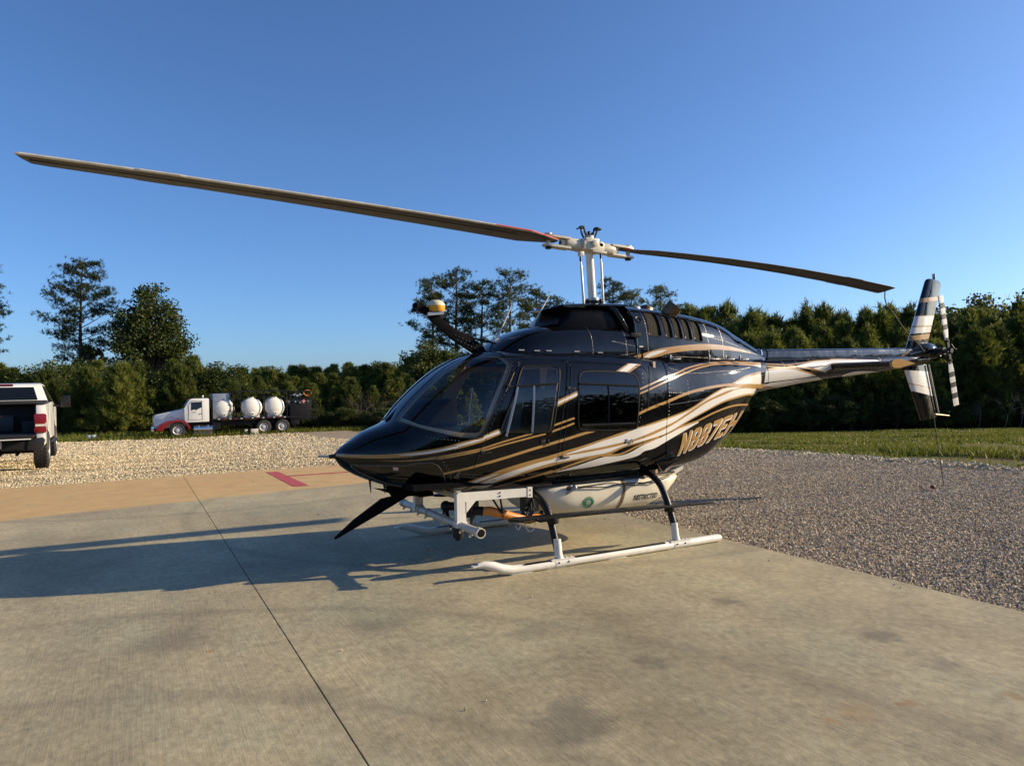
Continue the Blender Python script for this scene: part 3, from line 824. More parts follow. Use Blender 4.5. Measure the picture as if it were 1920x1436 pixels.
# --- white pickup at the left edge, tailgate down
px_, py_ = -7.06, 12.15
pk = empty('pickup_truck', (px_, py_, -.04), R(2.4)); tag(pk, 'white pickup at the left edge with lowered tailgate, black bed and red tail lamp', 'pickup truck')
side = [(.0, .58), (.0, 1.46), (1.98, 1.49), (1.98, .62), (1.62, .58), (1.58, .76), (1.42, .92), (1.2, .98), (.98, .92), (.82, .76), (.78, .58)]
for s in (-1, 1): MB().prism(side, s*.86, s*1.015, 'yz').build('bed_side', MAT['body_white'], pk, bevel=.025)
mb = MB(); mb.box((0, 1.0, .80), (1.74, 1.98, .05)); mb.box((0, 1.96, 1.13), (1.90, .04, .70))
for s in (-1, 1): mb.box((s*.855, .99, 1.12), (.02, 1.96, .64)); mb.box((s*.70, 1.2, .95), (.30, .95, .26)); mb.box((s*.94, .99, 1.492), (.17, 1.99, .028), (R(.5), 0, 0))
mb.build('bed_liner', MAT['bedliner'], pk, bevel=.01)
mb = MB(); mb.box((0, -.27, .79), (1.66, .52, .055)); mb.box((0, -.51, .785), (1.68, .05, .085)); tg = mb.build('tailgate', simple('tailgate_black', (.012, .012, .012), .6, spec=.2), pk, bevel=.012)
mb = MB(); mb.box((0, -.545, .755), (1.60, .018, .02)); mb.build('tailgate_trim', MAT['body_white'], tg)
mb = MB(); mb.box((0, 1.72, 1.515), (1.98, .48, .085)); mb.build('rolled_cover', MAT['bedliner'], pk, bevel=.02)
mb = MB(); mb.box((.12, 1.55, 1.02), (.46, .34, .34)); mb.box((.12, 1.55, 1.20), (.48, .36, .03)); mb.build('storage_crate', simple('dark_grey_plastic', (.035, .035, .035), .5), pk, bevel=.012)
for s in (-1, 1):
    mb = MB(); mb.prism([(-.10, .855), (.10, .855), (.115, .90), (.10, .99), (.085, 1.0), (.085, 1.05), (.115, 1.09), (.115, 1.24), (.08, 1.27), (-.10, 1.27), (-.115, 1.22), (-.10, 1.05), (-.10, .99), (-.115, .95)], -.03, .09, 'xz')
    o = mb.build('tail_lamp', MAT['red'], pk, bevel=.008); o.location = (s*.935, 0, 0)
    w = MB(); w.box((s*.935, -.026, 1.02), (.17, .02, .05)); w.build('reverse_lens', MAT['plate'], o).matrix_parent_inverse = o.matrix_basis.inverted()
    b = MB(); b.prism([(s*.70, .50), (s*.72, .72), (s*.99, .76), (s*1.02, .70), (s*1.0, .56), (s*.95, .48)], -.16, .12, 'xz'); b.build('bumper_end', simple('satin_dark_bumper', (.03, .03, .032), .3, .3), pk, bevel=.02)
mb = MB(); mb.box((0, -.05, .60), (1.5, .16, .20)); mb.box((0, -.02, .46), (.16, .3, .1)); mb.build('bumper', MAT['satin_black'], pk, bevel=.02)
mb = MB(); mb.box((.10, -.14, .63), (.31, .012, .155)); pl = mb.build('number_plate', MAT['plate'], pk)
mb = MB()   # the two characters that can be read
def gl(x0, st):
    for a, b, c, d in st: mb.box((x0+(a+c)/2, -.148, .63+(b+d)/2), (abs(c-a)+.012, .004, abs(d-b)+.012))
gl(.12, [(0, -.04, 0, .04), (0, .04, .03, .04), (.03, .005, .03, .04), (0, .005, .03, .005)]); gl(.19, [(.01, -.04, .01, .04), (0, .03, .01, .03)])
mb.build('plate_lettering', MAT['navy'], pl)
cabp = [(2.02, .62), (2.02, 1.46), (2.14, 1.55), (2.40, 1.93), (2.60, 1.975), (3.75, 1.955), (4.10, 1.85), (4.72, 1.42), (5.75, 1.34), (5.92, 1.22), (5.95, .62), (5.45, .58), (5.40, .80), (5.2, .95), (4.95, .99), (4.7, .95), (4.5, .80), (4.45, .58)]
mb = MB(); n = len(cabp); V = []
for s in (-1, 1):
    V += [(s*(1.015-max(0, z-1.42)*.34), y, z) for y, z in cabp]
mb.add(V, [tuple(range(n))[::-1], tuple(range(n, 2*n))]+[(i, (i+1) % n, n+(i+1) % n, n+i) for i in range(n)]); cab = mb.build('cab', MAT['body_white'], pk, bevel=.02)
mb = MB(); V = [(-.78, 2.155, 1.56), (.78, 2.155, 1.56), (.69, 2.375, 1.87), (-.69, 2.375, 1.87)]; mb.add([(a, b-.012, c+.01) for a, b, c in V], [(0, 1, 2, 3)]); mb.build('rear_window', MAT['dark_glass'], cab)
for s in (-1, 1):
    mb = MB(); q = [(2.30, 1.50), (4.45, 1.50), (4.0, 1.84), (3.70, 1.90), (2.62, 1.92), (2.50, 1.88)]
    mb.add([(s*(1.018-max(0, z-1.42)*.34), y, z) for y, z in q], [tuple(range(6))]); mb.build('side_window', MAT['dark_glass'], cab)
    mb = MB(); mb.box((s*1.02, 3.3, .50), (.16, 2.1, .06)); mb.build('side_step', MAT['satin_black'], pk, bevel=.01)
    mb = MB(); mb.box((s*1.30, 4.05, 1.50), (.22, .12, .30)); mb.box((s*1.12, 4.08, 1.40), (.22, .06, .06)); mb.build('wing_mirror', MAT['satin_black'], pk, bevel=.02)
    for yy in (1.2, 4.95): wheel(pk, (s*.90, yy, .43), .43, .30, MAT['grey_metal'], 'x', .56, out=-s)
mb = MB(); mb.box((0, 2.385, 1.93), (.55, .03, .05), (R(-40), 0, 0)); mb.build('brake_light', simple('dark_red_lens', (.10, .008, .01), .2), cab)
mb = MB(); mb.tube([(-.8, 1.2, .40), (.8, 1.2, .40)], .05, 8); mb.ball((0, 1.2, .40), .16, 10); mb.tube([(-.45, .3, .55), (-.45, 5.2, .58)], .06, 6); mb.tube([(.45, .3, .55), (.45, 5.2, .58)], .06, 6); mb.tube([(.5, .15, .40), (.5, .9, .42)], .035, 8); mb.box((0, 2.8, .56), (1.7, 4.6, .10)); mb.build('chassis', MAT['satin_black'], pk)

# --- white and red tanker lorry in front of the middle wood
tx_, ty_ = at(-22.30, 48.3); tx_ -= .50
tk = empty('tanker_lorry', (tx_, ty_, -1.30), 0)
tag(tk, 'white and red lorry carrying round white liquid tanks inside a black frame', 'lorry')
W2 = 1.12
def loft_box(mb, poly, w0, w1=None, mi=0):
    """profile in x,z swept across the lorry; w as a function of height"""
    n = len(poly); V = [(x, -w0(x, z), z) for x, z in poly]+[(x, w0(x, z), z) for x, z in poly]
    return mb.add(V, [tuple(range(n)), tuple(range(n, 2*n))[::-1]]+[(i, n+i, n+(i+1) % n, (i+1) % n) for i in range(n)], mi)
mb = MB(); loft_box(mb, [(-1.38, .62), (-1.42, 1.30), (-1.36, 1.52), (-1.20, 1.58), (.30, 1.88), (.40, 1.92), (.42, 1.0), (.62, 1.0), (.60, .72), (.30, .70)], lambda x, z: .62+.32*(x+1.42)/1.84 if z > .9 else .78)
bn = mb.build('bonnet', MAT['body_white'], tk, bevel=.05)
mb = MB(); mb.box((-1.435, 0, 1.10), (.03, .80, .75)); mb.build('grille', MAT['chrome'], bn)
mb = MB(); loft_box(mb, [(.42, .98), (.40, 1.93), (.76, 2.52), (.92, 2.58), (1.92, 2.58), (1.95, 2.50), (1.95, 1.0)], lambda x, z: W2-.06*max(0, z-1.9)); cb = mb.build('cab', MAT['body_white'], tk, bevel=.05)
mb = MB(); mb.add([(.415, -1.0, 1.96), (.75, -.98, 2.49), (.75, .98, 2.49), (.415, 1.0, 1.96)], [(0, 1, 2, 3)]); mb.build('windscreen', MAT['dark_glass'], cb)
for v in cb.children: pass
for s in (-1, 1):
    mb = MB(); q = [(.84, 1.78), (.84, 2.34), (1.50, 2.36), (1.50, 2.0), (1.14, 1.80), (1.08, 1.88)]
    mb.add([(x, s*(W2+.006-.06*max(0, z-1.9)), z) for x, z in q], [tuple(range(6))]); mb.build('side_window', MAT['dark_glass'], cb)
    mb = MB()
    mb.tube([(.66, s*(W2+.004), 1.16), (.70, s*(W2+.004), 2.2), (.86, s*(W2-.02), 2.42), (1.52, s*(W2-.02), 2.42), (1.52, s*(W2+.004), 1.16)], .010, 4, closed=True); mb.box((1.40, s*(W2+.02), 1.55), (.14, .02, .035)); mb.build('door_outline', MAT['rubber'], cb)
    mb = MB(); mb.box((1.00, s*(W2+.006), 1.66), (.22, .006, .04)); mb.build('door_emblem', MAT['grey_metal'], cb)
    mb = MB(); arch = [(-1.30, .50), (-1.25, .72), (-.95, .98), (-.55, 1.14), (0, 1.20), (.45, 1.12), (.72, .80), (.80, .52), (.64, .52), (.52, .86), (.24, 1.03), (-.10, 1.06), (-.45, .98), (-.74, .70), (-.88, .48)]
    mb.prism(arch, s*.70, s*1.17); mb.build('wheel_arch', MAT['red'], tk, bevel=.03)
    mb = MB(); mb.cyl((.98, s*.92, .52), (2.14, s*.92, .52), .26, 20)
    for x in (1.28, 1.84): mb.cyl((x, s*.92, .52), (x+.05, s*.92, .52), .268, 20, 1)
    mb.build('fuel_tank', [MAT['chrome'], MAT['grey_metal']], tk)
    mb = MB(); mb.box((1.55, s*1.0, .20), (1.2, .2, .03)); mb.build('cab_step', MAT['grey_metal'], tk)
    wheel(tk, (0, s*.98, .50), .50, .28, MAT['rim'], 'y', .58, out=s)
    for x in (5.46, 6.72): wheel(tk, (x, s*.92, .49), .49, .50, MAT['rim'], 'y', .58, out=s)
    mb = MB(); mb.box((-.35, s*1.06, .0+1.75-.35), (.05, .05, .10)); mb.cyl((.0, s*1.06, 1.18), (.0, s*1.06, 1.34), .03, 8); mb.build('marker_lamp', MAT['red'], tk)
mb = MB(); mb.cyl((1.6, -.7, 2.58), (1.6, -.7, 2.74), .05, 10); mb.ball((1.6, -.7, 2.74), .06, 8)
for y in (-.6, -.3, 0, .3, .6): mb.box((.78, y, 2.56), (.10, .10, .05), None, 1)
mb.build('roof_lamps', [MAT['body_white'], MAT['red']], tk)
mb = MB(); mb.box((-1.48, 0, .62), (.16, 2.1, .34)); mb.build('front_bumper', MAT['chrome'], tk, bevel=.03)
mb = MB(); mb.box((3.4, 0, .82), (9.4, .9, .26)); mb.box((6.1, 0, .45), (1.6, 1.6, .16)); mb.box((2.4, -.8, .70), (.5, .5, .5)); mb.box((2.25, -.3, 1.4), (.3, 1.2, 1.0)); mb.build('chassis', MAT['satin_black'], tk)
mb = MB(); mb.box((5.2, 0, 1.12), (5.6, 2.4, .12)); fl = mb.build('flatbed', MAT['satin_black'], tk)
mb = MB()
for k in range(13): mb.box((2.55+.36*k, -1.208, 1.14), (.22 if k % 2 else .12, .012, .06), None, k % 2)
mb.build('reflector_strip', [MAT['plate'], MAT['red']], fl)
mb = MB(); mb.box((2.72, 0, 2.02), (1.05, 2.1, 1.72)); mb.build('silver_tank_box', MAT['grey_metal'], tk, bevel=.03)
def poly_tank(x, y, r, l):
    mb = MB(); mb.lathe((x, y, 1.86), (0, 1, 0), [(-l/2-r*.30, .01), (-l/2-r*.29, r*.25), (-l/2-r*.22, r*.60), (-l/2-r*.10, r*.88), (-l/2, r), (l/2, r), (l/2+r*.2, r*.7), (l/2+r*.3, .01)], 30)
    mb.box((x, y, 1.25), (r*1.5, l*.95, .16)); mb.box((x, y-l*.5-r*.20, 1.42), (.24, .12, .20)); mb.cyl((x, y-l*.5-r*.20-.06, 1.42), (x, y-l*.5-r*.20-.10, 1.42), .05, 8, 1)
    mb.cyl((x, y, 1.86+r-.03), (x, y, 1.86+r+.05), .20, 14)
    return mb.build('liquid_tank', [MAT['poly_tank'], MAT['satin_black']], tk, sharp=50)
for x in (2.90, 4.72, 6.26): poly_tank(x, -.50, .665, .95); poly_tank(x+.12, .62, .665, .7)
mb = MB()
for x in (3.46, 3.95, 5.50, 7.05):
    for y in (-1.16, 1.16): mb.box((x, y, 2.08), (.06, .06, 1.84))
for y in (-1.16, 1.16): mb.box((5.45, y, 3.0), (3.55, .07, .09))
for x in (3.72, 5.0, 6.2, 7.18): mb.box((x, 0, 2.99), (.06, 2.3, .06))
mb.box((5.45, 0, 3.02), (3.5, 1.7, .02)); mb.box((5.76, -.1, 2.7), (.9, .1, .2))
for z in (1.7, 2.1, 2.5): mb.box((3.45, -1.16, z), (.5, .04, .04))
mb.tube([(3.2, -1.18, 1.3), (3.42, -1.20, 1.6), (3.50, -1.20, 2.0), (3.42, -1.20, 2.4), (3.20, -1.18, 2.65)], .03, 6)
mb.build('rack_frame', MAT['satin_black'], tk)
mb = MB(); mb.box((8.0, 0, 1.62), (1.5, 2.3, 1.40)); mb.box((7.6, -.9, .80), (.6, .4, .5)); mb.build('pump_cabinet', MAT['satin_black'], tk, bevel=.03)
mb = MB()
for y in (-1.1, 1.1):
    for x in (7.3, 8.0, 8.85): mb.box((x, y, 2.62), (.05, .05, .7))
    mb.box((8.08, y, 2.95), (1.6, .05, .05)); mb.box((8.08, y, 2.45), (1.6, .04, .04)); mb.box((7.3, 0, 2.95), (.05, 2.2, .05)); mb.tube([(7.3, y, 2.4), (7.9, y, 2.95)], .02, 5)
mb.build('rear_gantry', MAT['satin_black'], tk)
MB().tube([(7.4, -1.2, .55), (7.7, -1.2, .40), (7.75, -1.2, .62), (7.5, -1.2, .70)], .04, 6).build('drain_hose', MAT['satin_black'], tk)
mb = MB()
for x in (8.95, 9.12): mb.box((x, -1.0, 1.6), (.05, .05, 1.5))
for z in (.95, 1.5, 2.1): mb.box((9.0, -.4, z), (.28, 1.3, .05))
mb.build('rear_ladder', MAT['satin_black'], tk)
mb = MB()
for k in range(3): mb.tube([(8.52+.26*math.cos(t), -1.02+.04*k, 2.80+.20*math.sin(t)) for t in np.linspace(0, 6.28, 18, endpoint=False)], .035, 6, closed=True)
mb.build('hose_coil', MAT['orange'], tk)
mb = MB()
for x, z, r_ in ((7.62, 2.20, .06), (7.95, 2.14, .06), (8.50, 2.20, .06), (7.75, 2.62, .08), (7.95, 2.72, .07), (7.55, 2.68, .06)): mb.cyl((x, -1.18, z), (x, -1.24, z), r_, 10)
mb.tube([(7.3, -1.1, 2.62), (7.6, -1.15, 2.75), (7.9, -1.1, 2.6), (8.2, -1.1, 2.72)], .03, 6); mb.build('pump_fittings', MAT['grey_metal'], tk)
mb = MB(); mb.add([(8.22, -1.165, 2.02), (8.40, -1.165, 2.20), (8.22, -1.165, 2.38), (8.04, -1.165, 2.20)], [(0, 1, 2, 3)]); pc = mb.build('hazard_placard', simple('red_placard', (.45, .10, .09), .4), tk)
mb = MB(); mb.add([(8.22, -1.17, 2.13), (8.29, -1.17, 2.20), (8.22, -1.17, 2.27), (8.15, -1.17, 2.20)], [(0, 1, 2, 3)]); mb.build('placard_patch', MAT['plate'], pc)

for la, d, sx_, h, lb in ((-17.9, 49.2, .48, .36, 'larger pale concrete block lying on the grass under the lorry bed'), (-18.45, 49.1, .18, .34, 'narrow pale block standing left of the larger block under the lorry bed')):
    x, y = at(la, d); mb = MB(); mb.box((0, 0, h/2), (sx_, .3, h)); o = mb.build('concrete_block', simple('pale_block', (.55, .53, .48), .8), None, bevel=.012); o.location = (x, y, -1.27); o.rotation_euler = (0, 0, .06)
    tag(o, lb, 'block')
x, y = at(-27.6, 46.5); mb = MB()
for k in range(7): mb.ball((.07*k-.22+random.uniform(-.05, .05), random.uniform(-.1, .1), .12+random.uniform(0, .12)), random.uniform(.10, .17), 8, sc=(1.3, 1, .8))
o = mb.build('crumpled_sheet', simple('pale_blue_sheet', (.34, .38, .42), .5, vary=.2), None, sharp=60); o.location = (x, y, -1.30); tag(o, 'pale crumpled sheet at the grass edge between pickup and lorry', 'sheet')
def pchip(xs, ys, xq):
    xs=np.asarray(xs,float); ys=np.asarray(ys,float); xq=np.asarray(xq,float)
    h=np.diff(xs); d=np.diff(ys)/h; n=len(xs); m=np.zeros(n)
    for i in range(1,n-1):
        if d[i-1]*d[i]>0:
            w1=2*h[i]+h[i-1]; w2=h[i]+2*h[i-1]
            m[i]=(w1+w2)/(w1/d[i-1]+w2/d[i])
    m[0]=d[0]; m[-1]=d[-1]
    i=np.clip(np.searchsorted(xs,xq)-1,0,n-2); t=np.clip((xq-xs[i])/h[i],0,1)
    return (ys[i]*(1+2*t)*(1-t)**2+h[i]*m[i]*t*(1-t)**2+ys[i+1]*t*t*(3-2*t)+h[i]*m[i+1]*t*t*(t-1))
class Loft:
    """half body: v runs from the bottom centre line (0) over the port side to the top centre line (1)"""
    def __init__(s, st, nx=420, nv=160, lo=-90.):
        st=np.array(st,float); s.x0,s.x1=st[0,0],st[-1,0]; s.nx,s.nv=nx,nv
        # denser at the ends
        s.xs=np.linspace(s.x0,s.x1,nx)
        P=[pchip(st[:,0],st[:,k],s.xs) for k in range(1,7)]
        ph=np.radians(np.linspace(lo,90,1201))
        c=np.abs(np.cos(ph)); sn=np.sin(ph)
        Y=np.zeros((nx,nv)); Z=np.zeros((nx,nv)); s.len=np.zeros(nx)
        for i in range(nx):
            zb,zt,w,zm,nt,nb=[q[i] for q in P]
            n=np.where(sn>=0,nt,nb)
            y=w*c**(2/n); z=zm+np.where(sn>=0,zt-zm,zm-zb)*np.sign(sn)*np.abs(sn)**(2/n)
            a=np.concatenate([[0],np.cumsum(np.hypot(np.diff(y),np.diff(z)))]); s.len[i]=a[-1]
            q=np.linspace(0,a[-1],nv); Y[i]=np.interp(q,a,y); Z[i]=np.interp(q,a,z)
        s.Y,s.Z=Y,Z
    def yz(s,x,v):
        x=np.asarray(x,float); v=np.asarray(v,float)
        fx=np.clip((x-s.x0)/(s.x1-s.x0)*(s.nx-1),0,s.nx-1.000001); fv=np.clip(v*(s.nv-1),0,s.nv-1.000001)
        i=fx.astype(int); j=fv.astype(int); a=fx-i; b=fv-j
        def g(T): return (T[i,j]*(1-a)*(1-b)+T[i+1,j]*a*(1-b)+T[i,j+1]*(1-a)*b+T[i+1,j+1]*a*b)
        return g(s.Y),g(s.Z)
    def pos(s,x,v,off=0.,side=-1):
        x=np.asarray(x,float); v=np.asarray(v,float)
        y,z=s.yz(x,v); P=np.stack([x,side*y,z],-1); N=s.nrm(x,v,side)
        return P+N*off, N
    def nrm(s,x,v,side=-1):
        e=.012; f=.006
        xa=np.clip(x-e,s.x0,s.x1); xb=np.clip(x+e,s.x0,s.x1); va=np.clip(v-f,0,1); vb=np.clip(v+f,0,1)
        ya,za=s.yz(xa,v); yb,zb=s.yz(xb,v); yc,zc=s.yz(x,va); yd,zd=s.yz(x,vb)
        tx=np.stack([xb-xa,side*(yb-ya),zb-za],-1); tv=np.stack([0*x,side*(yd-yc),zd-zc],-1)
        n=np.cross(tx,tv)*(1 if side<0 else -1)
        n/= np.maximum(np.linalg.norm(n,axis=-1,keepdims=True),1e-9); return n
# x zb zt w zm nt nb
FUS=[(-2.775,.985,1.035,.03,1.01,2,2),(-2.74,.93,1.075,.10,1.01,2,2),(-2.66,.865,1.13,.19,1.005,2.1,2.1),(-2.52,.79,1.215,.30,1.0,2.2,2.2),
(-2.33,.715,1.29,.42,1.0,2.3,2.4),(-2.29,.703,1.31,.44,1.0,2.3,2.4),(-2.19,.685,1.425,.49,1.0,2.4,2.5),(-1.95,.655,1.645,.585,1.02,2.6,2.7),(-1.73,.638,1.80,.635,1.04,2.9,2.9),
(-1.5,.63,1.90,.66,1.06,3.3,3.1),(-1.25,.63,1.95,.67,1.08,3.8,3.2),(-.6,.63,1.96,.675,1.1,4.0,3.2),(.1,.63,1.95,.67,1.1,4.0,3.2),
(.35,.635,1.93,.645,1.12,3.8,3.1),(.75,.645,1.925,.58,1.18,3.3,2.7),(1.2,.70,1.93,.525,1.28,3.0,2.7),(1.6,.865,1.935,.455,1.42,2.8,2.35),
(1.95,1.11,1.935,.36,1.56,2.6,2.1),(2.2,1.35,1.925,.26,1.65,2.4,2.0),(2.42,1.475,1.91,.207,1.69,2.2,2)]
COWLF=[(-1.30,1.80,1.955,.30,1.81,2.2,2),(-1.2,1.80,2.03,.37,1.81,2.5,2),(-1.1,1.80,2.09,.41,1.81,2.7,2),(-.93,1.8,2.16,.44,1.81,3,2),(-.7,1.8,2.205,.455,1.81,3.3,2),(-.4,1.8,2.225,.46,1.81,3.5,2),(.30,1.8,2.235,.46,1.81,3.6,2)]
COWLA=[(.25,1.78,2.44,.46,1.79,3.4,2),(.67,1.78,2.42,.445,1.79,3.2,2),(1.2,1.78,2.375,.39,1.79,3.0,2),(1.62,1.78,2.31,.315,1.79,2.8,2),(1.80,1.78,2.26,.28,1.79,2.6,2),(2.0,1.78,2.175,.235,1.79,2.4,2),(2.5,1.78,1.96,.11,1.79,2.4,2)]
BOOM=[(2.36,1.46,1.89,.212,1.675,2,2),(3.24,1.575,1.90,.175,1.735,2,2),(4.29,1.665,1.925,.14,1.79,2,2),(5.46,1.76,1.95,.105,1.85,2,2),(5.9,1.80,1.96,.085,1.88,2,2)]
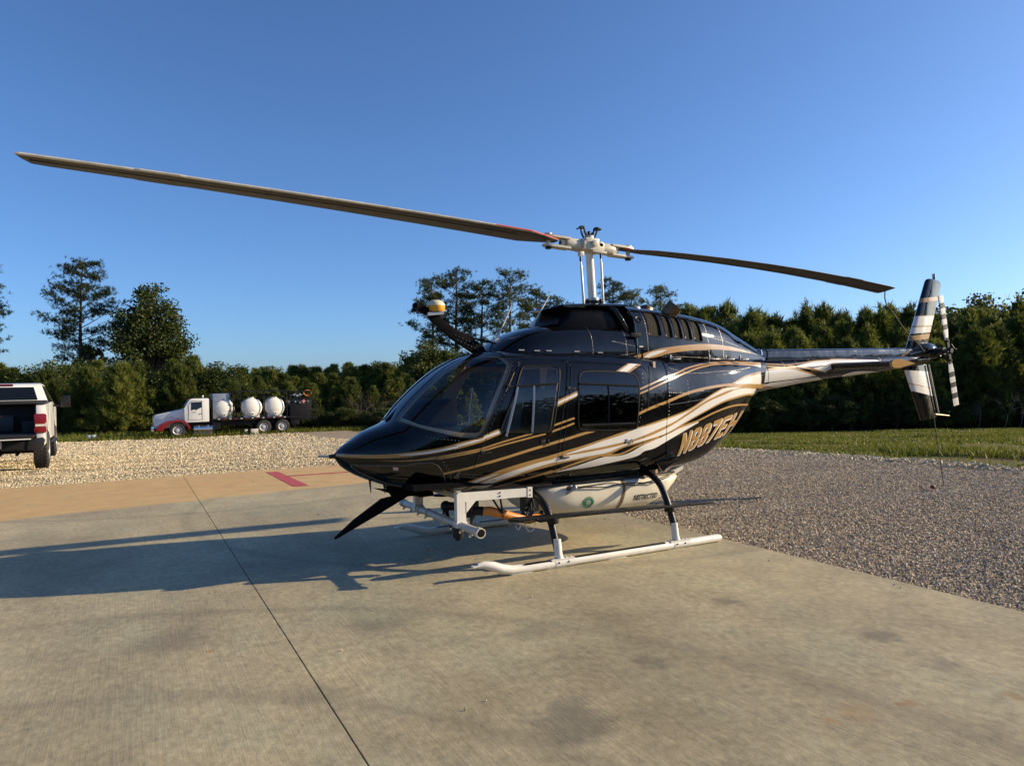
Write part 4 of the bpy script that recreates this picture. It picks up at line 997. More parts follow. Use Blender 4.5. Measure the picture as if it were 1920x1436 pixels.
DECALS = [
('F','gold',[(-2.772,0.7363),(-2.754,0.6453),(-2.719,0.5921),(-2.675,0.5707),(-2.634,0.5569),(-2.597,0.5469),(-2.561,0.5391),(-2.525,0.5338),(-2.488,0.5316),(-2.453,0.531),(-2.417,0.5316),(-2.38,0.5326),(-2.339,0.5333),(-2.289,0.5323),(-2.235,0.5207),(-2.181,0.5081),(-2.131,0.5001),(-2.086,0.4941),(-2.045,0.4893),(-2.006,0.4856),(-1.969,0.4828),(-1.931,0.481),(-1.893,0.48),(-1.863,0.4795),(-1.846,0.4795),(-1.854,0.48),(-1.88,0.4813),(-1.906,0.4825),(-1.915,0.483),(-1.9,0.4823),(-1.87,0.481),(-1.834,0.4798),(-1.799,0.4782),(-1.763,0.4765),(-1.722,0.475),(-1.683,0.4737),(-1.654,0.4735),(-1.637,0.4745),(-1.629,0.4763),(-1.625,0.4782),(-1.616,0.48),(-1.602,0.4816),(-1.587,0.483),(-1.57,0.4843),(-1.552,0.4858),(-1.531,0.4875),(-1.508,0.4893),(-1.486,0.4908),(-1.471,0.4921),(-1.446,0.4687),(-1.48,0.4662),(-1.529,0.4622),(-1.579,0.4581),(-1.617,0.4554),(-1.637,0.4541),(-1.647,0.4534),(-1.658,0.4531),(-1.68,0.4529),(-1.721,0.4523),(-1.775,0.4523),(-1.826,0.4529),(-1.859,0.4534),(-1.864,0.4536),(-1.853,0.4539),(-1.841,0.4541),(-1.848,0.4549),(-1.88,0.4562),(-1.926,0.4581),(-1.978,0.4602),(-2.025,0.4629),(-2.066,0.4665),(-2.106,0.4705),(-2.145,0.4755),(-2.185,0.481),(-2.224,0.4888),(-2.262,0.4978),(-2.301,0.5022),(-2.34,0.5019),(-2.376,0.5006),(-2.412,0.4991),(-2.449,0.4974),(-2.489,0.4961),(-2.537,0.4969),(-2.589,0.5009),(-2.64,0.5059),(-2.682,0.5094),(-2.716,0.5125),(-2.743,0.5182),(-2.763,0.5242),(-2.775,0.5368)]),
('F','white',[(-2.339,0.5232),(-2.311,0.523),(-2.271,0.519),(-2.227,0.5072),(-2.184,0.4974),(-2.145,0.4914),(-2.105,0.4863),(-2.065,0.4821),(-2.024,0.4782),(-1.977,0.4747),(-1.924,0.4715),(-1.877,0.469),(-1.847,0.4674),(-1.845,0.4679),(-1.864,0.47),(-1.884,0.4723),(-1.887,0.4735),(-1.864,0.473),(-1.826,0.4718),(-1.784,0.4707),(-1.752,0.47),(-1.734,0.4702),(-1.723,0.4707),(-1.714,0.471),(-1.703,0.471),(-1.687,0.4702),(-1.668,0.4687),(-1.651,0.4674),(-1.637,0.4674),(-1.628,0.4687),(-1.623,0.4707),(-1.619,0.4732),(-1.613,0.475),(-1.607,0.476),(-1.601,0.4765),(-1.592,0.477),(-1.578,0.4777),(-1.554,0.4793),(-1.523,0.4813),(-1.493,0.4835),(-1.471,0.4848),(-1.459,0.474),(-1.485,0.4724),(-1.522,0.47),(-1.56,0.4677),(-1.588,0.466),(-1.602,0.465),(-1.609,0.4642),(-1.613,0.4637),(-1.623,0.4629),(-1.638,0.4624),(-1.656,0.4617),(-1.677,0.4612),(-1.704,0.4609),(-1.742,0.4607),(-1.788,0.4609),(-1.83,0.4615),(-1.858,0.4617),(-1.863,0.4607),(-1.851,0.4594),(-1.84,0.4581),(-1.847,0.4579),(-1.88,0.4592),(-1.926,0.4615),(-1.978,0.4642),(-2.025,0.4674),(-2.066,0.471),(-2.106,0.4753),(-2.145,0.4805),(-2.184,0.4874),(-2.227,0.4986),(-2.272,0.5125),(-2.312,0.5192),(-2.339,0.5213)]),
('F','gold',[(-2.49,0.4768),(-2.463,0.476),(-2.425,0.4753),(-2.381,0.4742),(-2.34,0.4735),(-2.301,0.4727),(-2.263,0.4679),(-2.224,0.4592),(-2.185,0.4514),(-2.142,0.4451),(-2.096,0.4396),(-2.054,0.4351),(-2.026,0.4318),(-2.023,0.4348),(-2.028,0.4361),(-2.04,0.4351),(-2.027,0.428),(-1.998,0.4263),(-1.955,0.4242),(-1.906,0.422),(-1.859,0.4202),(-1.813,0.4187),(-1.766,0.4174),(-1.72,0.4167),(-1.68,0.4162),(-1.65,0.4157),(-1.628,0.4155),(-1.606,0.4152),(-1.58,0.4155),(-1.547,0.4162),(-1.512,0.4177),(-1.472,0.4192),(-1.423,0.4205),(-1.362,0.4218),(-1.288,0.4245),(-1.214,0.429),(-1.151,0.433),(-1.099,0.4363),(-1.055,0.4391),(-1.02,0.4411),(-0.995,0.4428),(-0.998,0.4489),(-1.024,0.4473),(-1.059,0.4451),(-1.103,0.4426),(-1.154,0.4393),(-1.218,0.4351),(-1.292,0.4308),(-1.365,0.4282),(-1.427,0.4268),(-1.476,0.4255),(-1.516,0.4242),(-1.551,0.423),(-1.583,0.422),(-1.609,0.422),(-1.63,0.4222),(-1.653,0.4227),(-1.682,0.4232),(-1.722,0.4237),(-1.768,0.4245),(-1.816,0.4255),(-1.861,0.4272),(-1.908,0.4293),(-1.957,0.4316),(-2,0.4335),(-2.029,0.4353),(-2.031,0.43),(-2.025,0.4293),(-2.014,0.4316),(-2.026,0.4378),(-2.055,0.4411),(-2.096,0.4456),(-2.142,0.4512),(-2.185,0.4574),(-2.224,0.465),(-2.263,0.4737),(-2.302,0.478),(-2.34,0.4782),(-2.381,0.4785),(-2.425,0.4785),(-2.463,0.4785),(-2.49,0.4785)]),
('F','gold',[(-2.185,0.4572),(-2.153,0.4536),(-2.106,0.4491),(-2.058,0.4446),(-2.025,0.4416),(-2.022,0.4443),(-2.028,0.4454),(-2.039,0.4449),(-2.027,0.4383),(-1.998,0.4363),(-1.955,0.434),(-1.906,0.4316),(-1.859,0.4293),(-1.813,0.4275),(-1.764,0.4258),(-1.718,0.4248),(-1.679,0.4242),(-1.654,0.424),(-1.637,0.4242),(-1.622,0.4245),(-1.598,0.4255),(-1.561,0.4268),(-1.518,0.429),(-1.471,0.4311),(-1.423,0.4328),(-1.371,0.4345),(-1.316,0.4368),(-1.263,0.4396),(-1.219,0.4428),(-1.188,0.4449),(-1.165,0.4464),(-1.148,0.4476),(-1.136,0.4483),(-1.14,0.4546),(-1.152,0.4539),(-1.168,0.4529),(-1.192,0.4512),(-1.223,0.4489),(-1.267,0.4459),(-1.32,0.4431),(-1.376,0.4408),(-1.427,0.4393),(-1.475,0.4375),(-1.523,0.4356),(-1.566,0.4335),(-1.602,0.4321),(-1.626,0.4313),(-1.641,0.4311),(-1.657,0.4308),(-1.682,0.4311),(-1.721,0.4316),(-1.767,0.4328),(-1.815,0.4343),(-1.861,0.4363),(-1.908,0.4385),(-1.957,0.4411),(-1.999,0.4433),(-2.029,0.4451),(-2.031,0.4401),(-2.026,0.4396),(-2.015,0.4408),(-2.026,0.4461),(-2.059,0.4483),(-2.106,0.4517),(-2.153,0.4554),(-2.185,0.4581)]),
('F','gold',[(-0.919,0.472),(-0.896,0.4745),(-0.862,0.478),(-0.825,0.4818),(-0.79,0.4856),(-0.758,0.4891),(-0.724,0.4925),(-0.695,0.4959),(-0.674,0.4981),(-0.681,0.5054),(-0.701,0.5034),(-0.731,0.5001),(-0.764,0.4964),(-0.797,0.4931),(-0.831,0.4893),(-0.869,0.4853),(-0.902,0.4818),(-0.925,0.4795)]),
('F','gold',[(-0.931,0.4491),(-0.906,0.4517),(-0.869,0.4554),(-0.828,0.4597),(-0.791,0.4634),(-0.759,0.4673),(-0.726,0.4713),(-0.698,0.4747),(-0.679,0.4773),(-0.686,0.4845),(-0.706,0.4821),(-0.734,0.4787),(-0.766,0.4747),(-0.798,0.471),(-0.835,0.467),(-0.875,0.4629),(-0.912,0.4592),(-0.938,0.4564)]),
('F','gold',[(-0.886,0.5725),(-0.603,0.616),(-0.6,0.5948),(-0.896,0.5454)]),
('F','white',[(-0.887,0.5655),(-0.604,0.6081),(-0.603,0.5976),(-0.891,0.5562)]),
('F','gold',[(-0.164,0.6888),(0.038,0.734),(0.215,0.7328),(0.005,0.6843)]),
('F','white',[(-0.117,0.6913),(0.06,0.7321),(0.16,0.7315),(-0.028,0.6866)]),
('F','gold',[(-1.965,0.3411),(-1.945,0.3426),(-1.917,0.3443),(-1.884,0.3461),(-1.852,0.3473),(-1.824,0.3484),(-1.796,0.3489),(-1.763,0.3496),(-1.718,0.3517),(-1.656,0.3547),(-1.581,0.3581),(-1.5,0.3619),(-1.423,0.3652),(-1.355,0.3685),(-1.29,0.3725),(-1.224,0.3777),(-1.151,0.3835),(-1.064,0.3903),(-0.967,0.3978),(-0.872,0.4052),(-0.791,0.4117),(-0.729,0.4172),(-0.681,0.4215),(-0.639,0.4255),(-0.598,0.4293),(-0.553,0.433),(-0.509,0.4363),(-0.471,0.4391),(-0.444,0.4411),(-0.451,0.4517),(-0.478,0.4496),(-0.516,0.4469),(-0.561,0.4433),(-0.606,0.4396),(-0.648,0.4358),(-0.689,0.4318),(-0.737,0.4275),(-0.799,0.422),(-0.88,0.4155),(-0.975,0.4079),(-1.071,0.4004),(-1.159,0.3936),(-1.232,0.3875),(-1.298,0.3825),(-1.363,0.3785),(-1.43,0.3755),(-1.507,0.3722),(-1.588,0.3687),(-1.664,0.3652),(-1.725,0.3624),(-1.769,0.3607),(-1.802,0.3597),(-1.83,0.3592),(-1.858,0.3584),(-1.89,0.3574),(-1.923,0.3562),(-1.952,0.3549),(-1.971,0.3539)]),
('F','gold',[(0.066,0.4996),(0.095,0.5039),(0.136,0.5104),(0.186,0.5179),(0.241,0.5258),(0.302,0.5335),(0.37,0.5408),(0.442,0.5481),(0.512,0.5554),(0.578,0.5629),(0.642,0.5707),(0.703,0.5782),(0.761,0.585),(0.816,0.5908),(0.868,0.5956),(0.92,0.5996),(0.972,0.6031),(1.025,0.6062),(1.078,0.6084),(1.133,0.6102),(1.188,0.6114),(1.244,0.6122),(1.301,0.6112),(1.358,0.6086),(1.416,0.6044),(1.472,0.5991),(1.527,0.5926),(1.587,0.5845),(1.661,0.5728),(1.763,0.5509),(1.892,0.5142),(2.048,0.4496),(2.22,0.3426),(2.331,0.2725),(2.414,0.2094),(2.42,0.222),(2.42,0.2312),(2.401,0.3272),(2.411,0.3082),(2.355,0.3418),(2.287,0.3748),(2.198,0.416),(2.05,0.4916),(1.899,0.5448),(1.77,0.5763),(1.667,0.5948),(1.592,0.6049),(1.53,0.6114),(1.474,0.6167),(1.417,0.621),(1.358,0.6247),(1.299,0.627),(1.242,0.6275),(1.185,0.6268),(1.129,0.625),(1.074,0.623),(1.019,0.6205),(0.965,0.6172),(0.912,0.6137),(0.859,0.6094),(0.806,0.6041),(0.749,0.5981),(0.689,0.5908),(0.627,0.5828),(0.563,0.575),(0.498,0.5672),(0.429,0.5599),(0.358,0.5524),(0.289,0.5446),(0.228,0.5366),(0.172,0.5285),(0.122,0.5207),(0.081,0.5144),(0.052,0.5099)]),
('F','gold',[(0.109,0.6097),(0.133,0.6132),(0.167,0.6187),(0.211,0.6258),(0.263,0.6343),(0.328,0.6446),(0.406,0.6562),(0.488,0.6683),(0.558,0.6785),(0.607,0.6855),(0.643,0.6903),(0.675,0.6946),(0.712,0.6999),(0.756,0.7072),(0.802,0.7152),(0.848,0.7228),(0.894,0.7298),(0.938,0.7353),(0.981,0.7403),(1.025,0.7446),(1.069,0.7488),(1.113,0.7527),(1.157,0.7562),(1.201,0.7594),(1.245,0.7619),(1.287,0.7635),(1.328,0.7642),(1.371,0.7639),(1.418,0.7632),(1.471,0.7614),(1.529,0.7591),(1.59,0.7567),(1.652,0.7537),(1.711,0.7496),(1.77,0.7446),(1.832,0.7384),(1.903,0.73),(1.997,0.7177),(2.122,0.6984),(2.231,0.6826),(2.3,0.6745),(2.32,0.7051),(2.251,0.7102),(2.147,0.721),(2.023,0.7366),(1.926,0.7479),(1.855,0.7554),(1.792,0.7612),(1.733,0.7659),(1.673,0.7694),(1.611,0.7723),(1.549,0.7742),(1.49,0.776),(1.436,0.7773),(1.388,0.778),(1.345,0.7778),(1.303,0.777),(1.259,0.7752),(1.214,0.7725),(1.168,0.7689),(1.123,0.7649),(1.077,0.7607),(1.032,0.7562),(0.987,0.7514),(0.941,0.7461),(0.895,0.7398),(0.848,0.7326),(0.799,0.7242),(0.753,0.716),(0.709,0.7086),(0.673,0.7032),(0.641,0.6988),(0.604,0.6938),(0.553,0.6866),(0.482,0.6758),(0.4,0.6637),(0.322,0.6516),(0.256,0.6411),(0.204,0.6326),(0.16,0.6255),(0.125,0.62),(0.102,0.6165)]),
('F','gold',[(0.104,0.5908),(0.127,0.5941),(0.161,0.5988),(0.205,0.6054),(0.256,0.6134),(0.32,0.624),(0.396,0.6356),(0.476,0.6476),(0.545,0.658),(0.593,0.6654),(0.63,0.6712),(0.661,0.676),(0.697,0.6813),(0.739,0.6873),(0.782,0.6936),(0.827,0.6996),(0.871,0.7054),(0.915,0.7114),(0.959,0.7177),(1.004,0.7237),(1.048,0.729),(1.092,0.7336),(1.136,0.7378),(1.18,0.7416),(1.225,0.7448),(1.268,0.7476),(1.311,0.7496),(1.354,0.7504),(1.401,0.7504),(1.452,0.7491),(1.506,0.7471),(1.565,0.7441),(1.634,0.7401),(1.72,0.7323),(1.822,0.7207),(1.928,0.7059),(2.028,0.6893),(2.119,0.6707),(2.192,0.6544),(2.244,0.6426),(2.28,0.635),(2.297,0.6614),(2.261,0.6677),(2.21,0.6775),(2.141,0.6908),(2.051,0.7069),(1.947,0.7225),(1.841,0.7361),(1.739,0.7474),(1.653,0.7546),(1.583,0.7585),(1.523,0.7609),(1.468,0.7627),(1.416,0.7635),(1.367,0.7632),(1.322,0.7622),(1.278,0.7599),(1.234,0.7569),(1.188,0.7532),(1.142,0.7491),(1.096,0.7446),(1.051,0.7395),(1.005,0.7338),(0.959,0.7275),(0.914,0.721),(0.869,0.7149),(0.825,0.7086),(0.78,0.7024),(0.736,0.6961),(0.693,0.6898),(0.656,0.6843),(0.624,0.679),(0.587,0.6733),(0.538,0.6657),(0.469,0.6549),(0.389,0.6426),(0.312,0.6308),(0.248,0.6202),(0.197,0.6122),(0.154,0.6057),(0.12,0.6009),(0.097,0.5976)]),
('F','gold',[(-1.857,0.1142),(-1.88,0.1745),(-1.872,0.2036),(-1.855,0.226),(-1.833,0.2428),(-1.809,0.2569),(-1.781,0.2692),(-1.75,0.2795),(-1.715,0.2883),(-1.674,0.2964),(-1.629,0.3036),(-1.584,0.3094),(-1.545,0.3142),(-1.518,0.3172),(-1.501,0.3197),(-1.482,0.3219),(-1.452,0.3245),(-1.404,0.3277),(-1.345,0.3316),(-1.282,0.3358),(-1.221,0.3403),(-1.167,0.3441),(-1.116,0.3476),(-1.064,0.3507),(-1.012,0.3541),(-0.96,0.3581),(-0.907,0.3624),(-0.853,0.3667),(-0.799,0.371),(-0.744,0.3755),(-0.688,0.3798),(-0.631,0.3843),(-0.574,0.3893),(-0.514,0.3949),(-0.453,0.4006),(-0.394,0.4064),(-0.34,0.4115),(-0.296,0.416),(-0.259,0.4197),(-0.222,0.4237),(-0.179,0.428),(-0.123,0.4333),(-0.06,0.4391),(0.004,0.4449),(0.063,0.4501),(0.111,0.4546),(0.155,0.4586),(0.2,0.4627),(0.251,0.4673),(0.311,0.4727),(0.377,0.478),(0.445,0.4833),(0.51,0.4883),(0.572,0.4925),(0.633,0.4969),(0.689,0.5017),(0.741,0.5064),(0.786,0.5115),(0.825,0.5162),(0.861,0.5213),(0.9,0.527),(0.94,0.5338),(0.98,0.5414),(1.021,0.5491),(1.062,0.5567),(1.103,0.5637),(1.146,0.5707),(1.189,0.5775),(1.232,0.584),(1.281,0.5898),(1.332,0.5946),(1.379,0.5983),(1.412,0.6006),(1.423,0.5094),(1.397,0.5094),(1.361,0.5089),(1.32,0.5079),(1.279,0.5059),(1.24,0.5031),(1.199,0.4994),(1.155,0.4948),(1.109,0.4898),(1.057,0.4838),(1.001,0.4773),(0.945,0.4702),(0.894,0.4637),(0.853,0.4579),(0.818,0.4526),(0.781,0.4469),(0.736,0.4403),(0.679,0.4322),(0.615,0.4235),(0.548,0.4155),(0.484,0.4092),(0.421,0.4049),(0.36,0.4019),(0.302,0.3989),(0.246,0.3954),(0.197,0.3919),(0.151,0.388),(0.109,0.3845),(0.068,0.3811),(0.025,0.378),(-0.017,0.3755),(-0.059,0.3727),(-0.098,0.369),(-0.138,0.3642),(-0.178,0.3581),(-0.213,0.3524),(-0.242,0.3478),(-0.26,0.3449),(-0.27,0.3428),(-0.28,0.3416),(-0.296,0.3406),(-0.321,0.3401),(-0.349,0.3401),(-0.381,0.3401),(-0.415,0.3396),(-0.449,0.3383),(-0.485,0.3368),(-0.524,0.3351),(-0.568,0.333),(-0.619,0.3311),(-0.676,0.3288),(-0.734,0.3265),(-0.79,0.3237),(-0.844,0.3205),(-0.896,0.3167),(-0.948,0.3127),(-1,0.3087),(-1.051,0.3047),(-1.102,0.3004),(-1.152,0.2959),(-1.202,0.2909),(-1.253,0.2856),(-1.304,0.2798),(-1.351,0.2737),(-1.389,0.2679),(-1.416,0.2624),(-1.436,0.2571),(-1.452,0.2512),(-1.467,0.2444),(-1.481,0.2353),(-1.491,0.224),(-1.498,0.2105),(-1.505,0.1944),(-1.509,0.1735),(-1.507,0.1446),(-1.53,0.1404),(-1.554,0.1363),(-1.579,0.132),(-1.604,0.1278),(-1.63,0.1235),(-1.676,0.1416),(-1.702,0.1376),(-1.729,0.1333),(-1.755,0.1295),(-1.777,0.126),(-1.797,0.123),(-1.815,0.1205),(-1.829,0.1185),(-1.839,0.1169)]),
('F','gold',[(1.387,0.5974),(1.412,0.5964),(1.448,0.5951),(1.49,0.5926),(1.534,0.5888),(1.578,0.584),(1.626,0.5778),(1.681,0.5692),(1.744,0.5567),(1.827,0.5358),(1.932,0.5034),(2.053,0.4501),(2.164,0.3825),(2.146,0.2848),(2.061,0.3559),(1.99,0.4006),(1.933,0.4265),(1.88,0.4451),(1.823,0.4604),(1.761,0.4735),(1.703,0.4833),(1.654,0.4898),(1.616,0.4943),(1.584,0.4971),(1.555,0.4999),(1.522,0.5022),(1.483,0.5046),(1.439,0.5069),(1.401,0.5084),(1.374,0.5089)]),
('F','gold',[(-0.972,0.269),(-0.95,0.2722),(-0.919,0.2765),(-0.881,0.2815),(-0.84,0.287),(-0.793,0.2936),(-0.738,0.3009),(-0.682,0.3079),(-0.632,0.3139),(-0.591,0.3182),(-0.555,0.3215),(-0.521,0.3245),(-0.485,0.328),(-0.444,0.332),(-0.4,0.3363),(-0.361,0.3403),(-0.333,0.3433),(-0.342,0.3517),(-0.37,0.3489),(-0.41,0.3449),(-0.454,0.3406),(-0.495,0.3366),(-0.531,0.3333),(-0.565,0.3303),(-0.602,0.327),(-0.644,0.3227),(-0.695,0.3169),(-0.751,0.3102),(-0.806,0.3031),(-0.855,0.2971),(-0.896,0.2921),(-0.935,0.2875),(-0.966,0.2835),(-0.988,0.2808)]),
('F','gold',[(-1.422,0.1918),(-1.403,0.2011),(-1.371,0.2107),(-1.331,0.2205),(-1.286,0.23),(-1.23,0.2404),(-1.164,0.2509),(-1.097,0.2599),(-1.04,0.2672),(-0.995,0.273),(-0.958,0.2777),(-0.93,0.2815),(-0.909,0.2838),(-0.902,0.284),(-0.915,0.2915),(-0.917,0.2906),(-0.919,0.2896),(-0.898,0.2811),(-0.896,0.282),(-0.892,0.2848),(-0.907,0.2946),(-0.922,0.2944),(-0.944,0.2921),(-0.973,0.2888),(-1.01,0.2843),(-1.056,0.2793),(-1.114,0.273),(-1.183,0.265),(-1.251,0.2564),(-1.308,0.2478),(-1.354,0.2396),(-1.395,0.2308),(-1.426,0.2217),(-1.447,0.2137)]),
('F','gold',[(-0.374,0.337),(-0.353,0.3366),(-0.321,0.3358),(-0.286,0.3351),(-0.254,0.3348),(-0.226,0.3348),(-0.2,0.3348),(-0.173,0.3356),(-0.147,0.3368),(-0.123,0.3388),(-0.099,0.3418),(-0.076,0.3451),(-0.05,0.3486),(-0.022,0.3529),(0.007,0.3576),(0.038,0.3627),(0.073,0.3674),(0.113,0.3725),(0.16,0.3772),(0.208,0.3818),(0.251,0.3858),(0.288,0.3893),(0.321,0.3923),(0.348,0.3949),(0.367,0.3964),(0.358,0.4036),(0.339,0.4019),(0.312,0.3996),(0.279,0.3966),(0.242,0.3931),(0.199,0.3891),(0.151,0.3845),(0.104,0.3795),(0.063,0.3745),(0.028,0.3695),(-0.004,0.3644),(-0.033,0.3597),(-0.06,0.3557),(-0.086,0.3521),(-0.109,0.3491),(-0.132,0.3464),(-0.155,0.3446),(-0.179,0.3438),(-0.204,0.3436),(-0.231,0.3438),(-0.258,0.3441),(-0.29,0.3443),(-0.324,0.3446),(-0.355,0.3449),(-0.377,0.3451)]),
('F','white',[(-1.848,0.1157),(-1.831,0.118),(-1.85,0.1785),(-1.839,0.2047),(-1.821,0.2245),(-1.799,0.2421),(-1.771,0.2574),(-1.74,0.2697),(-1.709,0.279),(-1.682,0.2858),(-1.656,0.2915),(-1.63,0.2961),(-1.6,0.3004),(-1.564,0.3039),(-1.523,0.3071),(-1.484,0.3092),(-1.457,0.3107),(-1.456,0.3089),(-1.495,0.3039),(-1.549,0.2951),(-1.603,0.2835),(-1.645,0.2717),(-1.672,0.2612),(-1.693,0.2509),(-1.709,0.2404),(-1.723,0.2283),(-1.731,0.2134),(-1.734,0.1949),(-1.73,0.169),(-1.721,0.1348),(-1.743,0.1312),(-1.768,0.1275),(-1.79,0.1243),(-1.806,0.1217)]),
('F','white',[(-1.716,0.1356),(-1.705,0.137),(-1.691,0.1393),(-1.691,0.1627),(-1.696,0.1946),(-1.689,0.2162),(-1.675,0.2335),(-1.656,0.2476),(-1.635,0.2582),(-1.613,0.2667),(-1.589,0.2737),(-1.564,0.2798),(-1.542,0.2843),(-1.525,0.2875),(-1.512,0.2898),(-1.497,0.2923),(-1.472,0.2956),(-1.434,0.3001),(-1.387,0.3052),(-1.335,0.3102),(-1.283,0.315),(-1.232,0.32),(-1.179,0.325),(-1.127,0.3298),(-1.08,0.3335),(-1.038,0.3361),(-1.001,0.3378),(-0.967,0.3391),(-0.938,0.3409),(-0.921,0.3426),(-0.913,0.3443),(-0.901,0.3461),(-0.87,0.3481),(-0.811,0.3501),(-0.733,0.3529),(-0.648,0.3554),(-0.573,0.3581),(-0.51,0.3607),(-0.453,0.3629),(-0.397,0.3652),(-0.34,0.3679),(-0.279,0.371),(-0.216,0.3745),(-0.154,0.3782),(-0.099,0.382),(-0.052,0.3853),(-0.011,0.3888),(0.028,0.3923),(0.068,0.3961),(0.109,0.3999),(0.152,0.4034),(0.197,0.4076),(0.247,0.4124),(0.305,0.4184),(0.368,0.4253),(0.43,0.4318),(0.485,0.4375),(0.526,0.4421),(0.557,0.4459),(0.588,0.4501),(0.631,0.4564),(0.691,0.4655),(0.761,0.477),(0.832,0.4893),(0.897,0.5006),(0.953,0.5104),(1.004,0.52),(1.056,0.529),(1.113,0.5371),(1.179,0.5446),(1.251,0.5506),(1.326,0.5541),(1.403,0.5551),(1.483,0.5551),(1.567,0.5541),(1.654,0.5511),(1.742,0.5416),(1.839,0.521),(1.947,0.4874),(2.074,0.4253),(2.187,0.3512),(2.146,0.3074),(2.068,0.3685),(1.994,0.4147),(1.933,0.4419),(1.877,0.4604),(1.824,0.4747),(1.769,0.4863),(1.713,0.4959),(1.654,0.5031),(1.594,0.5086),(1.531,0.5134),(1.466,0.517),(1.399,0.5187),(1.327,0.5172),(1.251,0.5125),(1.177,0.5049),(1.11,0.4971),(1.05,0.4903),(0.994,0.4835),(0.943,0.477),(0.895,0.4707),(0.854,0.465),(0.818,0.4594),(0.781,0.4539),(0.736,0.4472),(0.68,0.4388),(0.616,0.43),(0.549,0.422),(0.484,0.4155),(0.422,0.4107),(0.36,0.4067),(0.302,0.4031),(0.247,0.3994),(0.197,0.3959),(0.152,0.3928),(0.109,0.3898),(0.068,0.3868),(0.026,0.3843),(-0.014,0.3823),(-0.055,0.3798),(-0.099,0.3763),(-0.149,0.3708),(-0.203,0.3642),(-0.254,0.3576),(-0.299,0.3526),(-0.333,0.3499),(-0.36,0.3484),(-0.386,0.3476),(-0.416,0.3464),(-0.45,0.3451),(-0.486,0.3438),(-0.525,0.3426),(-0.57,0.3409),(-0.623,0.3383),(-0.682,0.3356),(-0.741,0.3328),(-0.793,0.3306),(-0.832,0.3298),(-0.864,0.3295),(-0.896,0.329),(-0.935,0.3272),(-0.983,0.3237),(-1.035,0.3195),(-1.09,0.3145),(-1.142,0.3092),(-1.193,0.3034),(-1.245,0.2971),(-1.293,0.2906),(-1.335,0.2851),(-1.371,0.2811),(-1.402,0.2777),(-1.43,0.2743),(-1.455,0.2692),(-1.474,0.261),(-1.488,0.2499),(-1.499,0.2363),(-1.512,0.2222),(-1.531,0.2094),(-1.552,0.1961),(-1.571,0.1801),(-1.574,0.1502),(-1.585,0.131),(-1.609,0.1267),(-1.63,0.1235),(-1.645,0.1209)]),
('F','white',[(-0.798,0.3574),(-0.772,0.3602),(-0.734,0.3639),(-0.691,0.3682),(-0.65,0.3725),(-0.612,0.3763),(-0.574,0.38),(-0.536,0.3838),(-0.497,0.3878),(-0.459,0.3916),(-0.422,0.3954),(-0.383,0.3994),(-0.34,0.4036),(-0.293,0.4076),(-0.242,0.4121),(-0.189,0.4167),(-0.138,0.4215),(-0.089,0.4271),(-0.041,0.4333),(0.006,0.4393),(0.054,0.4446),(0.1,0.4486),(0.147,0.4519),(0.196,0.4552),(0.25,0.4592),(0.312,0.4644),(0.377,0.4697),(0.444,0.475),(0.509,0.48),(0.572,0.4845),(0.632,0.4891),(0.689,0.4936),(0.74,0.4986),(0.785,0.5036),(0.824,0.5084),(0.861,0.5132),(0.899,0.519),(0.939,0.5255),(0.979,0.533),(1.02,0.5408),(1.061,0.5481),(1.102,0.5554),(1.144,0.5627),(1.187,0.57),(1.231,0.5763),(1.276,0.5821),(1.323,0.5866),(1.369,0.5901),(1.41,0.5916),(1.443,0.5916),(1.47,0.5903),(1.498,0.5876),(1.532,0.5838),(1.582,0.5775),(1.642,0.5689),(1.701,0.5586),(1.743,0.5501),(1.743,0.5491),(1.7,0.5546),(1.641,0.5612),(1.58,0.5662),(1.53,0.5695),(1.497,0.571),(1.474,0.5712),(1.447,0.571),(1.405,0.5702),(1.342,0.5687),(1.264,0.5649),(1.185,0.5581),(1.115,0.5501),(1.057,0.5421),(1.005,0.5335),(0.954,0.5247),(0.898,0.5147),(0.833,0.5029),(0.761,0.4893),(0.692,0.4765),(0.632,0.467),(0.589,0.4612),(0.558,0.4576),(0.527,0.4549),(0.486,0.4512),(0.431,0.4456),(0.369,0.4391),(0.306,0.4322),(0.248,0.426),(0.198,0.4205),(0.153,0.4155),(0.11,0.4107),(0.068,0.4064),(0.028,0.4026),(-0.011,0.3991),(-0.052,0.3961),(-0.099,0.3928),(-0.154,0.3891),(-0.216,0.3853),(-0.279,0.3818),(-0.341,0.3785),(-0.4,0.3755),(-0.458,0.373),(-0.516,0.3705),(-0.574,0.3677),(-0.636,0.3642),(-0.701,0.3604),(-0.758,0.3571),(-0.798,0.3547)]),
